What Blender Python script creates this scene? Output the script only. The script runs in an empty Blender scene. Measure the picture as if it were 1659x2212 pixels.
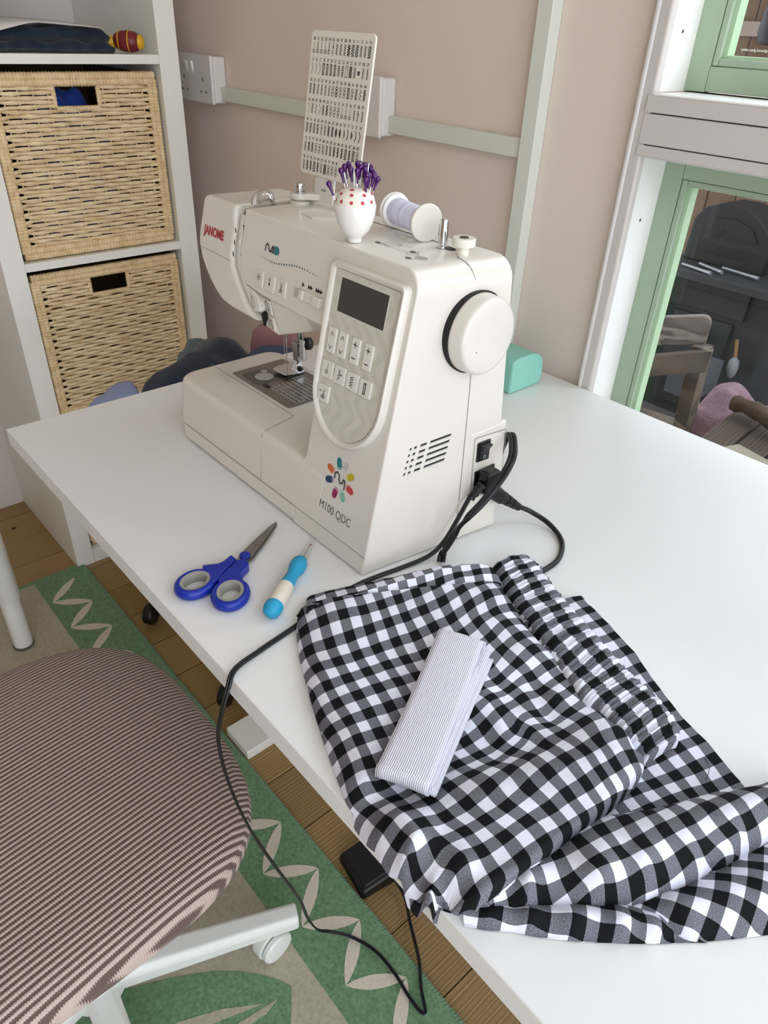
import bpy, bmesh, math, random
import numpy as np
from mathutils import Vector, Matrix

random.seed(7)
SC = bpy.context.scene
COL = SC.collection
R = math.radians

# ------------------------------------------------------------------ camera
cam = bpy.data.cameras.new('camera')
cam.sensor_fit = 'VERTICAL'
cam.sensor_height = 36.0
cam.sensor_width = 27.0
cam.lens = 36.0 * 1556.61 / 2212.0
cam.clip_start = 0.02
cam_o = bpy.data.objects.new('camera', cam)
COL.objects.link(cam_o)
yaw, pit, rol = 0.824431, 0.599923, 0.048097
cy, sy, cp, sp, cr, sr = math.cos(yaw), math.sin(yaw), math.cos(pit), math.sin(pit), math.cos(rol), math.sin(rol)
fw = Vector((-sy * cp, cy * cp, -sp))
rt = Vector((cy, sy, 0.0))
up = rt.cross(fw)
rt2 = rt * cr + up * sr
up2 = up * cr - rt * sr
M = Matrix(((rt2.x, up2.x, -fw.x, 1.19399), (rt2.y, up2.y, -fw.y, -0.24808), (rt2.z, up2.z, -fw.z, 1.17042), (0, 0, 0, 1)))
cam_o.matrix_world = M
SC.camera = cam_o

# ------------------------------------------------------------------ light
w = bpy.data.worlds.new('overcast_sky')
SC.world = w
w.use_nodes = True
nt = w.node_tree
bg = nt.nodes['Background']
tc = nt.nodes.new('ShaderNodeTexCoord')
sx = nt.nodes.new('ShaderNodeSeparateXYZ')
rmp = nt.nodes.new('ShaderNodeValToRGB')
nt.links.new(tc.outputs['Generated'], sx.inputs[0])
nt.links.new(sx.outputs['Z'], rmp.inputs[0])
rmp.color_ramp.elements[0].position = 0.0
rmp.color_ramp.elements[0].color = (0.93, 0.955, 1.0, 1)
rmp.color_ramp.elements[1].position = 0.8
rmp.color_ramp.elements[1].color = (0.80, 0.90, 1.0, 1)
nt.links.new(rmp.outputs[0], bg.inputs['Color'])
bg.inputs['Strength'].default_value = 4.1

SC.view_settings.view_transform = 'Standard'
SC.view_settings.look = 'None'
SC.view_settings.exposure = 0.0
SC.view_settings.gamma = 1.0
SC.view_settings.use_curve_mapping = False
try:
    SC.cycles.use_denoising = True
    SC.cycles.max_bounces = 10
    SC.cycles.diffuse_bounces = 6
    SC.cycles.caustics_reflective = False
    SC.cycles.caustics_refractive = False
    SC.cycles.sample_clamp_indirect = 6.0
except Exception:
    pass


# ------------------------------------------------------------------ helpers
def lin(hexs):
    hexs = hexs.lstrip('#')
    o = []
    for i in (0, 2, 4):
        v = int(hexs[i:i + 2], 16) / 255.0
        o.append(v / 12.92 if v <= 0.04045 else ((v + 0.055) / 1.055) ** 2.4)
    return (o[0], o[1], o[2], 1.0)


MATS = {}


def mat(name, col='#ffffff', rough=0.5, metal=0.0, spec=0.5, coat=0.0, bump=None, noise=None, sheen=0.0, trans=0.0, ior=1.45, emit=None):
    if name in MATS:
        return MATS[name]
    m = bpy.data.materials.new(name)
    m.use_nodes = True
    t = m.node_tree
    b = t.nodes['Principled BSDF']
    b.inputs['Base Color'].default_value = lin(col) if isinstance(col, str) else col
    b.inputs['Roughness'].default_value = rough
    b.inputs['Metallic'].default_value = metal
    b.inputs['Specular IOR Level'].default_value = spec
    b.inputs['Coat Weight'].default_value = coat
    b.inputs['Sheen Weight'].default_value = sheen
    b.inputs['Transmission Weight'].default_value = trans
    b.inputs['IOR'].default_value = ior
    co = None
    if noise or bump:
        co = t.nodes.new('ShaderNodeTexCoord')
    if noise:   # (colour2, scale, (sx,sy,sz) stretch, contrast)
        mp = t.nodes.new('ShaderNodeMapping')
        mp.inputs['Scale'].default_value = noise[2]
        n = t.nodes.new('ShaderNodeTexNoise')
        n.inputs['Scale'].default_value = noise[1]
        n.inputs['Detail'].default_value = 4
        r = t.nodes.new('ShaderNodeValToRGB')
        r.color_ramp.elements[0].position = 0.5 - noise[3]
        r.color_ramp.elements[1].position = 0.5 + noise[3]
        r.color_ramp.elements[0].color = lin(col)
        r.color_ramp.elements[1].color = lin(noise[0])
        t.links.new(co.outputs['Object'], mp.inputs[0])
        t.links.new(mp.outputs[0], n.inputs['Vector'])
        t.links.new(n.outputs['Fac'], r.inputs[0])
        t.links.new(r.outputs[0], b.inputs['Base Color'])
    if bump:    # (scale, strength, distance)
        n2 = t.nodes.new('ShaderNodeTexNoise')
        n2.inputs['Scale'].default_value = bump[0]
        bp = t.nodes.new('ShaderNodeBump')
        bp.inputs['Strength'].default_value = bump[1]
        bp.inputs['Distance'].default_value = bump[2]
        t.links.new(co.outputs['Object'], n2.inputs['Vector'])
        t.links.new(n2.outputs['Fac'], bp.inputs['Height'])
        t.links.new(bp.outputs[0], b.inputs['Normal'])
    MATS[name] = m
    return m


def glass_mat(name, tint=(0.97, 0.972, 0.98, 1), dirt=0.0):
    if name in MATS:
        return MATS[name]
    m = bpy.data.materials.new(name)
    m.use_nodes = True
    t = m.node_tree
    t.nodes.remove(t.nodes['Principled BSDF'])
    out = t.nodes['Material Output']
    tr = t.nodes.new('ShaderNodeBsdfTransparent')
    tr.inputs[0].default_value = tint
    gl = t.nodes.new('ShaderNodeBsdfGlossy')
    gl.inputs['Roughness'].default_value = 0.02
    fr = t.nodes.new('ShaderNodeFresnel')
    fr.inputs[0].default_value = 1.5
    mx = t.nodes.new('ShaderNodeMixShader')
    ge = t.nodes.new('ShaderNodeNewGeometry')
    fm_ = t.nodes.new('ShaderNodeMath')
    fm_.operation = 'MULTIPLY_ADD'
    t.links.new(ge.outputs['Backfacing'], fm_.inputs[0])
    fm_.inputs[1].default_value = -1.0
    fm_.inputs[2].default_value = 1.0
    f2_ = t.nodes.new('ShaderNodeMath')
    f2_.operation = 'MULTIPLY'
    t.links.new(fm_.outputs[0], f2_.inputs[0])
    t.links.new(fr.outputs[0], f2_.inputs[1])
    t.links.new(f2_.outputs[0], mx.inputs[0])
    t.links.new(tr.outputs[0], mx.inputs[1])
    t.links.new(gl.outputs[0], mx.inputs[2])
    last = mx.outputs[0]
    if dirt:
        df = t.nodes.new('ShaderNodeBsdfDiffuse')
        df.inputs[0].default_value = (0.8, 0.8, 0.8, 1)
        co = t.nodes.new('ShaderNodeTexCoord')
        n = t.nodes.new('ShaderNodeTexNoise')
        n.inputs['Scale'].default_value = 260
        n.inputs['Detail'].default_value = 3
        r = t.nodes.new('ShaderNodeValToRGB')
        r.color_ramp.elements[0].position = 0.66
        r.color_ramp.elements[0].color = (0, 0, 0, 1)
        r.color_ramp.elements[1].position = 0.8
        r.color_ramp.elements[1].color = (dirt, dirt, dirt, 1)
        m2 = t.nodes.new('ShaderNodeMixShader')
        t.links.new(co.outputs['Object'], n.inputs['Vector'])
        t.links.new(n.outputs['Fac'], r.inputs[0])
        t.links.new(r.outputs[0], m2.inputs[0])
        t.links.new(last, m2.inputs[1])
        t.links.new(df.outputs[0], m2.inputs[2])
        last = m2.outputs[0]
    t.links.new(last, out.inputs[0])
    MATS[name] = m
    return m


def root_loc(p):
    while p is not None and p.parent is not None:
        p = p.parent
    return Vector(p.location) if p is not None else Vector((0, 0, 0))


class MB:
    """collects shapes in world coordinates, links them as one mesh"""

    def __init__(self):
        self.v, self.f, self.mi, self.uv = [], [], [], None
        self.cur = 0

    def add(self, vs, fs):
        b = len(self.v)
        self.v += [tuple(map(float, q)) for q in vs]
        for q in fs:
            self.f.append(tuple(b + i for i in q))
            self.mi.append(self.cur)
        return self

    def box(self, a, b, rz=0.0, piv=None):
        x0, y0, z0 = a
        x1, y1, z1 = b
        vs = [(x0, y0, z0), (x1, y0, z0), (x1, y1, z0), (x0, y1, z0), (x0, y0, z1), (x1, y0, z1), (x1, y1, z1), (x0, y1, z1)]
        if rz:
            px, py = piv if piv else ((x0 + x1) / 2, (y0 + y1) / 2)
            c, s = math.cos(rz), math.sin(rz)
            vs = [(px + (q[0] - px) * c - (q[1] - py) * s, py + (q[0] - px) * s + (q[1] - py) * c, q[2]) for q in vs]
        return self.add(vs, [(0, 3, 2, 1), (4, 5, 6, 7), (0, 1, 5, 4), (1, 2, 6, 5), (2, 3, 7, 6), (3, 0, 4, 7)])

    def hexa(self, p8):
        return self.add(p8, [(0, 3, 2, 1), (4, 5, 6, 7), (0, 1, 5, 4), (1, 2, 6, 5), (2, 3, 7, 6), (3, 0, 4, 7)])

    def beam(self, p, q, w, t, upv=(0, 0, 1)):
        """a bar from p to q, w wide along upv, t thick"""
        p, q = Vector(p), Vector(q)
        d = (q - p).normalized()
        u = Vector(upv)
        s = d.cross(u).normalized()
        u = s.cross(d).normalized()
        c = [(-1, -1), (1, -1), (1, 1), (-1, 1)]
        vs = [p + s * (t / 2 * a) + u * (w / 2 * b) for a, b in c] + [q + s * (t / 2 * a) + u * (w / 2 * b) for a, b in c]
        return self.add(vs, [(0, 1, 2, 3), (7, 6, 5, 4), (0, 4, 5, 1), (1, 5, 6, 2), (2, 6, 7, 3), (3, 7, 4, 0)])

    def prism(self, front, back):
        n = len(front)
        fs = [tuple(range(n)), tuple(range(2 * n - 1, n - 1, -1))]
        for i in range(n):
            j = (i + 1) % n
            fs.append((j, i, n + i, n + j))
        return self.add(list(front) + list(back), fs)

    def tube(self, pts, r, n=8, cap=True, flat=1.0, tw=None):
        """sweep a circle (or an oval: flat) along pts; r a number or a list"""
        P = [Vector(p) for p in pts]
        N = len(P)
        rr = r if isinstance(r, (list, tuple)) else [r] * N
        vs, fs = [], []
        u = None
        for i in range(N):
            d = (P[min(i + 1, N - 1)] - P[max(i - 1, 0)]).normalized()
            if u is None:
                u = Vector((0, 0, 1)) if abs(d.z) < 0.9 else Vector((1, 0, 0))
            u = (u - d * u.dot(d)).normalized()
            s = d.cross(u)
            for k in range(n):
                a = 2 * math.pi * k / n
                vs.append(P[i] + u * (math.sin(a) * rr[i]) + s * (math.cos(a) * rr[i] * flat))
        for i in range(N - 1):
            for k in range(n):
                k2 = (k + 1) % n
                fs.append((i * n + k, i * n + k2, (i + 1) * n + k2, (i + 1) * n + k))
        if cap:
            fs.append(tuple(range(n - 1, -1, -1)))
            fs.append(tuple((N - 1) * n + k for k in range(n)))
        return self.add(vs, fs)

    def lathe(self, prof, cen=(0, 0, 0), axis=(0, 0, 1), n=32, close=True):
        """prof: list of (radius, distance along the axis)"""
        ax = Vector(axis).normalized()
        u = Vector((1, 0, 0)) if abs(ax.x) < 0.9 else Vector((0, 1, 0))
        u = (u - ax * u.dot(ax)).normalized()
        s = ax.cross(u)
        c0 = Vector(cen)
        vs, fs = [], []
        for r, z in prof:
            r = max(r, 1e-5)
            for k in range(n):
                a = 2 * math.pi * k / n
                vs.append(c0 + ax * z + u * (r * math.cos(a)) + s * (r * math.sin(a)))
        m = len(prof)
        for i in range(m - 1):
            for k in range(n):
                k2 = (k + 1) % n
                fs.append((i * n + k, i * n + k2, (i + 1) * n + k2, (i + 1) * n + k))
        if close:
            fs.append(tuple(range(n - 1, -1, -1)))
            fs.append(tuple((m - 1) * n + k for k in range(n)))
        return self.add(vs, fs)

    def sphere(self, c, r, n=14, m=8, sc=(1, 1, 1)):
        vs, fs = [], []
        for i in range(m + 1):
            th = math.pi * i / m
            for k in range(n):
                a = 2 * math.pi * k / n
                vs.append((c[0] + r * sc[0] * math.sin(th) * math.cos(a), c[1] + r * sc[1] * math.sin(th) * math.sin(a), c[2] - r * sc[2] * math.cos(th)))
        for i in range(m):
            for k in range(n):
                k2 = (k + 1) % n
                fs.append((i * n + k, i * n + k2, (i + 1) * n + k2, (i + 1) * n + k))
        return self.add(vs, fs)

    def strip(self, pts, w, f, closed=False):
        """flat printed line of width w along 2D pts, mapped by f(u,v)->world"""
        P = [Vector((p[0], p[1])) for p in pts]
        if closed:
            P.append(P[0])
        for a, b in zip(P[:-1], P[1:]):
            d = b - a
            if d.length < 1e-7:
                continue
            d.normalize()
            nn = Vector((-d.y, d.x)) * (w / 2)
            e = d * (w / 2)
            q = [a - e - nn, b + e - nn, b + e + nn, a - e + nn]
            self.add([f(x.x, x.y) for x in q], [(0, 1, 2, 3)])
        return self

    def poly(self, pts, f):
        return self.add([f(*p) for p in pts], [tuple(range(len(pts)))])

    def build(self, name, m, parent=None, smooth=None, bevel=None, seg=2, subsurf=0):
        L = root_loc(parent)
        me = bpy.data.meshes.new(name)
        me.from_pydata([(a - L.x, b - L.y, c - L.z) for a, b, c in self.v], [], self.f)
        ms = m if isinstance(m, (list, tuple)) else [m]
        for k in ms:
            me.materials.append(k)
        if len(ms) > 1:
            me.polygons.foreach_set('material_index', self.mi)
        if self.uv is not None:
            lay = me.uv_layers.new(name='UVMap')
            li = [0] * len(me.loops)
            me.loops.foreach_get('vertex_index', li)
            lay.data.foreach_set('uv', np.array(self.uv, dtype=float)[li].ravel())
        bm = bmesh.new()
        bm.from_mesh(me)
        bmesh.ops.recalc_face_normals(bm, faces=bm.faces)
        bm.to_mesh(me)
        bm.free()
        o = bpy.data.objects.new(name, me)
        COL.objects.link(o)
        if parent is not None:
            o.parent = parent
        if bevel:
            b = o.modifiers.new('bevel', 'BEVEL')
            b.width = bevel
            b.segments = seg
            b.limit_method = 'ANGLE'
            b.angle_limit = R(32)
            b.harden_normals = True
            smooth = smooth or 45
        if subsurf:
            s = o.modifiers.new('sub', 'SUBSURF')
            s.levels = s.render_levels = subsurf
            smooth = smooth or 60
        if smooth:
            me.polygons.foreach_set('use_smooth', [True] * len(me.polygons))
            me.set_sharp_from_angle(angle=R(smooth))
        return o


def thing(name, label, cat, loc, group=None):
    o = bpy.data.objects.new(name, None)
    o.empty_display_size = 0.05
    COL.objects.link(o)
    o.location = loc
    o['label'] = label
    o['category'] = cat
    if group:
        o['group'] = group
    return o


def tag(o, label, cat, group=None):
    o['label'] = label
    o['category'] = cat
    if group:
        o['group'] = group
    return o


def struct(o):
    o['kind'] = 'structure'
    return o


def copy_tree(o, parent=None):
    c = o.copy()
    COL.objects.link(c)
    if parent is not None:
        c.parent = parent
    for ch in list(o.children):
        copy_tree(ch, c)
    return c


_tc = {}


def text_geo(body, size=1.0, bold=0.0, align='CENTER', sx=1.0):
    """outline of a word in 2D: verts (u,v), faces"""
    key = (body, bold, align)
    if key not in _tc:
        cu = bpy.data.curves.new('tmp_text', 'FONT')
        cu.body = body
        cu.size = 1.0
        cu.align_x = align
        cu.align_y = 'CENTER'
        cu.offset = bold
        cu.resolution_u = 3
        ob = bpy.data.objects.new('tmp_text', cu)
        COL.objects.link(ob)
        dg = bpy.context.evaluated_depsgraph_get()
        me = ob.evaluated_get(dg).to_mesh()
        _tc[key] = ([(v.co.x, v.co.y) for v in me.vertices], [tuple(p.vertices) for p in me.polygons])
        ob.evaluated_get(dg).to_mesh_clear()
        bpy.data.objects.remove(ob)
        bpy.data.curves.remove(cu)
    vs, fs = _tc[key]
    return [(a * size * sx, b * size) for a, b in vs], fs


def put_text(mb, body, f, u, v, size, bold=0.0, align='CENTER', sx=1.0):
    vs, fs = text_geo(body, size, bold, align, sx)
    mb.add([f(u + a, v + b) for a, b in vs], fs)


def arc(cx, cyy, r, a0, a1, n):
    return [(cx + r * math.cos(R(a0 + (a1 - a0) * i / n)), cyy + r * math.sin(R(a0 + (a1 - a0) * i / n))) for i in range(n + 1)]


def rrect(x0, y0, x1, y1, r, n=4):
    return arc(x1 - r, y1 - r, r, 0, 90, n) + arc(x0 + r, y1 - r, r, 90, 180, n) + arc(x0 + r, y0 + r, r, 180, 270, n) + arc(x1 - r, y0 + r, r, 270, 360, n)


def spline(pts, k=6):
    """Catmull-Rom through 3D points"""
    P = [Vector(p) for p in pts]
    out = []
    for i in range(len(P) - 1):
        p0, p1, p2, p3 = P[max(i - 1, 0)], P[i], P[i + 1], P[min(i + 2, len(P) - 1)]
        for j in range(k):
            t = j / k
            out.append(0.5 * ((2 * p1) + (p2 - p0) * t + (2 * p0 - 5 * p1 + 4 * p2 - p3) * t * t + (3 * p1 - p0 - 3 * p2 + p3) * t ** 3))
    out.append(P[-1])
    return out


ZT = 0.7174      # table top
SA_ = -85.0
SPER_ = 0.0058
YW = 0.68        # window wall plane

# ------------------------------------------------------------------ materials of the room
def wood_board_mat(name, c1, c2, dark, along='Y', rough=0.5):
    m = bpy.data.materials.new(name)
    m.use_nodes = True
    t = m.node_tree
    b = t.nodes['Principled BSDF']
    b.inputs['Roughness'].default_value = rough
    co = t.nodes.new('ShaderNodeTexCoord')
    oi = t.nodes.new('ShaderNodeObjectInfo')
    ad = t.nodes.new('ShaderNodeVectorMath')
    ad.operation = 'ADD'
    cmb = t.nodes.new('ShaderNodeCombineXYZ')
    mul = t.nodes.new('ShaderNodeMath')
    mul.operation = 'MULTIPLY'
    mul.inputs[1].default_value = 37.0
    t.links.new(oi.outputs['Random'], mul.inputs[0])
    for k in range(3):
        t.links.new(mul.outputs[0], cmb.inputs[k])
    t.links.new(co.outputs['Object'], ad.inputs[0])
    t.links.new(cmb.outputs[0], ad.inputs[1])
    mp = t.nodes.new('ShaderNodeMapping')
    st = {'Y': (26, 1.6, 26), 'X': (1.6, 26, 26), 'Z': (26, 26, 1.6)}[along]
    mp.inputs['Scale'].default_value = st
    t.links.new(ad.outputs[0], mp.inputs[0])
    wv = t.nodes.new('ShaderNodeTexWave')
    wv.inputs['Scale'].default_value = 0.9
    wv.inputs['Distortion'].default_value = 5.0
    wv.inputs['Detail'].default_value = 2.0
    wv.inputs['Detail Scale'].default_value = 0.8
    t.links.new(mp.outputs[0], wv.inputs['Vector'])
    r = t.nodes.new('ShaderNodeValToRGB')
    r.color_ramp.elements[0].color = lin(c1)
    r.color_ramp.elements[1].color = lin(c2)
    e = r.color_ramp.elements.new(0.9)
    e.color = lin(dark)
    r.color_ramp.elements[0].position = 0.1
    t.links.new(wv.outputs['Fac'], r.inputs[0])
    n = t.nodes.new('ShaderNodeTexNoise')
    n.inputs['Scale'].default_value = 0.35
    t.links.new(mp.outputs[0], n.inputs['Vector'])
    mx = t.nodes.new('ShaderNodeMixRGB')
    mx.blend_type = 'MULTIPLY'
    mx.inputs[0].default_value = 0.35
    t.links.new(r.outputs[0], mx.inputs[1])
    t.links.new(n.outputs['Color'], mx.inputs[2])
    hs = t.nodes.new('ShaderNodeHueSaturation')
    vv = t.nodes.new('ShaderNodeMapRange')
    vv.inputs['To Min'].default_value = 0.85
    vv.inputs['To Max'].default_value = 1.15
    t.links.new(oi.outputs['Random'], vv.inputs['Value'])
    t.links.new(vv.outputs[0], hs.inputs['Value'])
    t.links.new(r.outputs[0], hs.inputs['Color'])
    t.links.new(hs.outputs[0], b.inputs['Base Color'])
    MATS[name] = m
    return m


m_wall = mat('pale_taupe_wall_paint', '#dfd1c8', 0.75, bump=(180, 0.06, 0.002))
m_wallw = mat('off_white_paint', '#ddd4d0', 0.7)
m_trim = mat('greenish_white_trim_paint', '#d5d8cd', 0.45)
m_frame_g = mat('grey_white_gloss_paint', '#cbc5c0', 0.45, bump=(60, 0.15, 0.002))
m_reveal = mat('white_reveal_paint', '#f0efec', 0.5)
m_green = mat('sage_green_window_paint', '#98aa93', 0.5, noise=('#a3b49d', 9, (1, 1, 1), 0.25), bump=(50, 0.1, 0.002))
m_green_l = mat('pale_green_bead_paint', '#b4cfac', 0.45)
m_ceil = mat('ceiling_paint', '#e6dccb', 0.8)
m_dark = mat('near_black', '#0b0b0c', 0.6)
m_floorboard = wood_board_mat('pine_floor_board', '#9a7d50', '#b3966a', '#80643b', 'Y', 0.45)
m_gap = mat('dark_floor_gap', '#2a1c0d', 0.9)
m_glass = glass_mat('window_glass', dirt=0.05)

XL, XR, YB, ZC = -0.734, 2.05, -2.3, 2.3   # room

# ------------------------------------------------------------------ setting
fl = struct(MB().box((XL, YB, -0.04), (XR, YW, -0.004)).build('floor', m_gap))
BW = 0.1145
x = -0.672 - BW
k = 0
while x < XR:
    a, b = max(x, XL), min(x + BW, XR)
    if b - a > 0.01:
        MB().box((a + 0.0006, YB, -0.012), (b - 0.0006, YW, 0.0)).build('floor_board', m_floorboard, fl, bevel=0.0012, seg=1)
    x += BW
kn = MB()
kn.lathe([(0.007, 0.0002), (0.0001, 0.0004)], (-0.617, 0.075, 0), (0, 0, 1), 12)
kn.build('knot', mat('dark_knot', '#3a2713', 0.6), fl)

# window wall, built round the openings
wb = MB()
yb = YW + 0.12
O = [(0.643, 1.28, 0.50, 1.038), (0.643, 1.28, 1.108, 2.02), (1.36, 1.96, 0.50, 1.038), (1.36, 1.96, 1.108, 2.02)]
xs = [XL - 0.1, 0.643, 1.28, 1.36, 1.96, XR + 0.1]
zs = [-0.04, 0.50, 1.038, 1.108, 2.02, ZC]
for i in range(5):
    for j in range(5):
        if i in (1, 3) and j in (1, 3):
            continue
        wb.box((xs[i], YW, zs[j]), (xs[i + 1], yb, zs[j + 1]))
struct(wb.build('wall_window_side', m_wall))
struct(MB().box((XL - 0.1, YB - 0.1, -0.04), (XL, YW, ZC)).build('wall_left', m_wallw))
wr = MB()    # right wall, unseen glazed door opening widened to let more daylight in
wr.box((XR, YB - 0.1, -0.04), (XR + 0.1, YW, 0.04)).box((XR, YB - 0.1, 2.15), (XR + 0.1, YW, ZC))
wr.box((XR, YB - 0.1, 0.04), (XR + 0.1, -1.5, 2.15)).box((XR, 0.56, 0.04), (XR + 0.1, YW, 2.15))
struct(wr.build('wall_right', m_wallw))
struct(MB().box((XL - 0.1, YB - 0.1, -0.04), (XR + 0.1, YB, ZC)).build('wall_back', mat('warm_back_wall_paint', '#c0ab90', 0.8)))
cl = MB()    # ceiling; its unseen roof window is added to brighten seat and near floor
RLX0, RLX1, RLY0, RLY1 = 1.15, 1.90, -1.40, -0.60
cl.box((XL - 0.1, YB - 0.1, ZC), (RLX0, yb, ZC + 0.08)).box((RLX1, YB - 0.1, ZC), (XR + 0.1, yb, ZC + 0.08))
cl.box((RLX0, YB - 0.1, ZC), (RLX1, RLY0, ZC + 0.08)).box((RLX0, RLY1, ZC), (RLX1, yb, ZC + 0.08))
struct(cl.build('ceiling', m_ceil))
rw_ = MB()
rw_.box((RLX0 + 0.001, RLY0 + 0.001, ZC + 0.03), (RLX0 + 0.04, RLY1 - 0.001, ZC + 0.09)).box((RLX1 - 0.04, RLY0 + 0.001, ZC + 0.03), (RLX1 - 0.001, RLY1 - 0.001, ZC + 0.09))
rw_.box((RLX0 + 0.04, RLY0 + 0.001, ZC + 0.03), (RLX1 - 0.04, RLY0 + 0.04, ZC + 0.09)).box((RLX0 + 0.04, RLY1 - 0.04, ZC + 0.03), (RLX1 - 0.04, RLY1 - 0.001, ZC + 0.09))
w5b = struct(rw_.build('window_5', m_reveal))
MB().box((RLX0 + 0.035, RLY0 + 0.035, ZC + 0.055), (RLX1 - 0.035, RLY1 - 0.035, ZC + 0.06)).build('pane', m_glass, w5b)
wf = MB()
for y0 in (-1.5, -0.49, 0.52):
    wf.box((XR + 0.02, y0, 0.04), (XR + 0.07, y0 + 0.04, 2.15))
wf.box((XR + 0.021, -1.5, 0.04), (XR + 0.069, 0.56, 0.09)).box((XR + 0.021, -1.5, 2.10), (XR + 0.069, 0.56, 2.15))
w5 = struct(wf.build('unseen_door_1', m_green))
MB().box((XR + 0.04, -1.48, 0.06), (XR + 0.045, 0.54, 2.13)).build('pane', m_glass, w5)

# raised casing and mid beam of the visible window pair (each board its own object)
tr = MB().box((0.634, YW - 0.014, -0.0), (0.6525, YW - 0.0005, ZC - 0.005))
t1 = struct(tr.build('trim_1', m_frame_g, bevel=0.004, seg=3))
rg = MB().box((0.630, YW - 0.016, 0.0), (0.637, YW - 0.0002, ZC - 0.006))
rg.build('edge_bead', mat('casing_edge_paint', '#d6d2ce', 0.4, bump=(40, 0.3, 0.002)), t1, bevel=0.003, seg=3)
struct(MB().box((0.6452, YW - 0.0162, 1.0882), (2.04, YW - 0.001, 1.1065)).build('trim_2', m_frame_g, bevel=0.0015))
struct(MB().box((0.6448, YW - 0.0150, 1.0532), (2.04, YW - 0.0012, 1.0870)).build('trim_3', m_frame_g, bevel=0.0015))
struct(MB().box((0.6448, YW - 0.0156, 1.0395), (2.04, YW - 0.0014, 1.0522)).build('trim_4', m_frame_g, bevel=0.0015))
m_crack = mat('dark_joint', '#1c1a19', 0.9)
struct(MB().box((0.6448, YW - 0.0108, 1.05), (2.04, YW - 0.0016, 1.09)).build('trim_5', m_crack))

# window sill plate of the upper window
struct(MB().box((0.6535, YW - 0.0155, 1.1066), (1.28, YW + 0.064, 1.1085)).build('trim_6', m_reveal))


def reveal(x0, x1, z0, z1, n):
    b = MB()
    b.box((x0, YW - 0.008, z0), (x0 + 0.0008, YW + 0.115, z1))
    b.box((x0 + 0.0008, YW - 0.008, z1 - 0.0008), (x1, YW + 0.115, z1))
    return struct(b.build('trim_%d' % n, m_reveal))


reveal(0.6433, 1.28, 0.50, 1.0385, 7)
reveal(0.6536 - 0.0103, 1.28, 1.1087, 2.02, 8)
sc_ = MB()
for xx, yy, zz in ((0.6443, YW + 0.034, 1.172), (0.6443, YW + 0.035, 0.955)):
    sc_.lathe([(0.0022, 0.0), (0.0014, 0.0006), (0.0002, 0.0004)], (xx, yy, zz), (1, 0, 0), 10)
struct(sc_.build('trim_9', mat('nail_hole', '#55504a', 0.8)))


def window(n, x0, x1, z0, z1):
    """sage green casement: stiles, rails, bead, pane"""
    yf, yk = YW + 0.068, YW + 0.108
    st = 0.029
    w_ = bpy.data.objects.new('window_%d' % n, None)
    COL.objects.link(w_)
    w_.location = ((x0 + x1) / 2, yf, z0)
    w_['kind'] = 'structure'
    hb = 0.038 if n % 2 == 0 else 0.034
    for a, b in ((x0 + 0.001, x0 + st), (x1 - st, x1 - 0.001)):
        MB().box((a, yf, z0 + 0.001), (b, yk, z1 - 0.001)).build('stile', m_green, w_, bevel=0.001)
    for a, b in ((z0 + 0.002, z0 + st), (z1 - st, z1 - 0.002)):
        MB().box((x0 + st + 0.0004, yf + 0.0003, a), (x1 - st - 0.0004, yk, b)).build('rail', m_green, w_, bevel=0.001)
    g = 0.0085
    for a, b in ((x0 + st + 0.0008, x0 + st + g), (x1 - st - g, x1 - st - 0.0008)):
        MB().box((a, yf + 0.002, z0 + st + 0.0006), (b, yk - 0.014, z1 - st - 0.0006)).build('bead', m_green, w_, bevel=0.001)
    for a, b in ((z0 + st + 0.0008, z0 + st + g), (z1 - st - g, z1 - st - 0.0008)):
        MB().box((x0 + st + g + 0.0004, yf + 0.0025, a), (x1 - st - g - 0.0004, yk - 0.014, b)).build('bead', m_green, w_, bevel=0.001)
    # pale inner putty line on the left and the bottom
    MB().box((x0 + st + g, yf + 0.010, z0 + st + g), (x0 + st + g + 0.005, yk - 0.012, z1 - st - g)).build('putty_line', m_green_l, w_)
    MB().box((x0 + st + g + 0.005, yf + 0.010, z0 + st + g), (x1 - st - g, yk - 0.012, z0 + st + g + 0.0035)).build('putty_line', m_green_l, w_)
    MB().box((x0 + st + g + 0.004, yk - 0.011, z0 + st + g), (x1 - st - g, yk - 0.007, z1 - st - g)).build('pane', m_glass, w_)
    return w_


window(1, 0.643, 1.28, 0.50, 1.038)
w2 = window(2, 0.643, 1.28, 1.1086, 2.02)
window(3, 1.36, 1.96, 0.50, 1.038)
window(4, 1.36, 1.96, 1.108, 2.02)
gt = MB()
put_text(gt, 'toughened glass safety', lambda u, v: (0.694 - u, YW + 0.0962, 1.1565 + v), -0.036, 0, 0.0042, 0.01, 'LEFT')
gt2 = MB()
gt2.add([(0.694 + (0.742 - a), b, c) for a, b, c in [(q[0], q[1], q[2]) for q in gt.v]], gt.f) if False else None
gt.build('etched_text', mat('etched_white', '#f4f4f4', 0.6), w2)

# vertical batten and cable trunking on the wall
struct(MB().box((0.4615, YW - 0.022, 0.0), (0.487, YW - 0.0004, ZC - 0.004)).build('trim_10', m_trim, bevel=0.0015))
struct(MB().box((-0.372, YW - 0.016, 1.0105), (0.158, YW - 0.0004, 1.0365)).build('trim_11', m_trim, bevel=0.0015))
struct(MB().box((0.170, YW - 0.016, 1.0105), (0.4612, YW - 0.0004, 1.0365)).build('trim_12', m_trim, bevel=0.0015))

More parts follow.
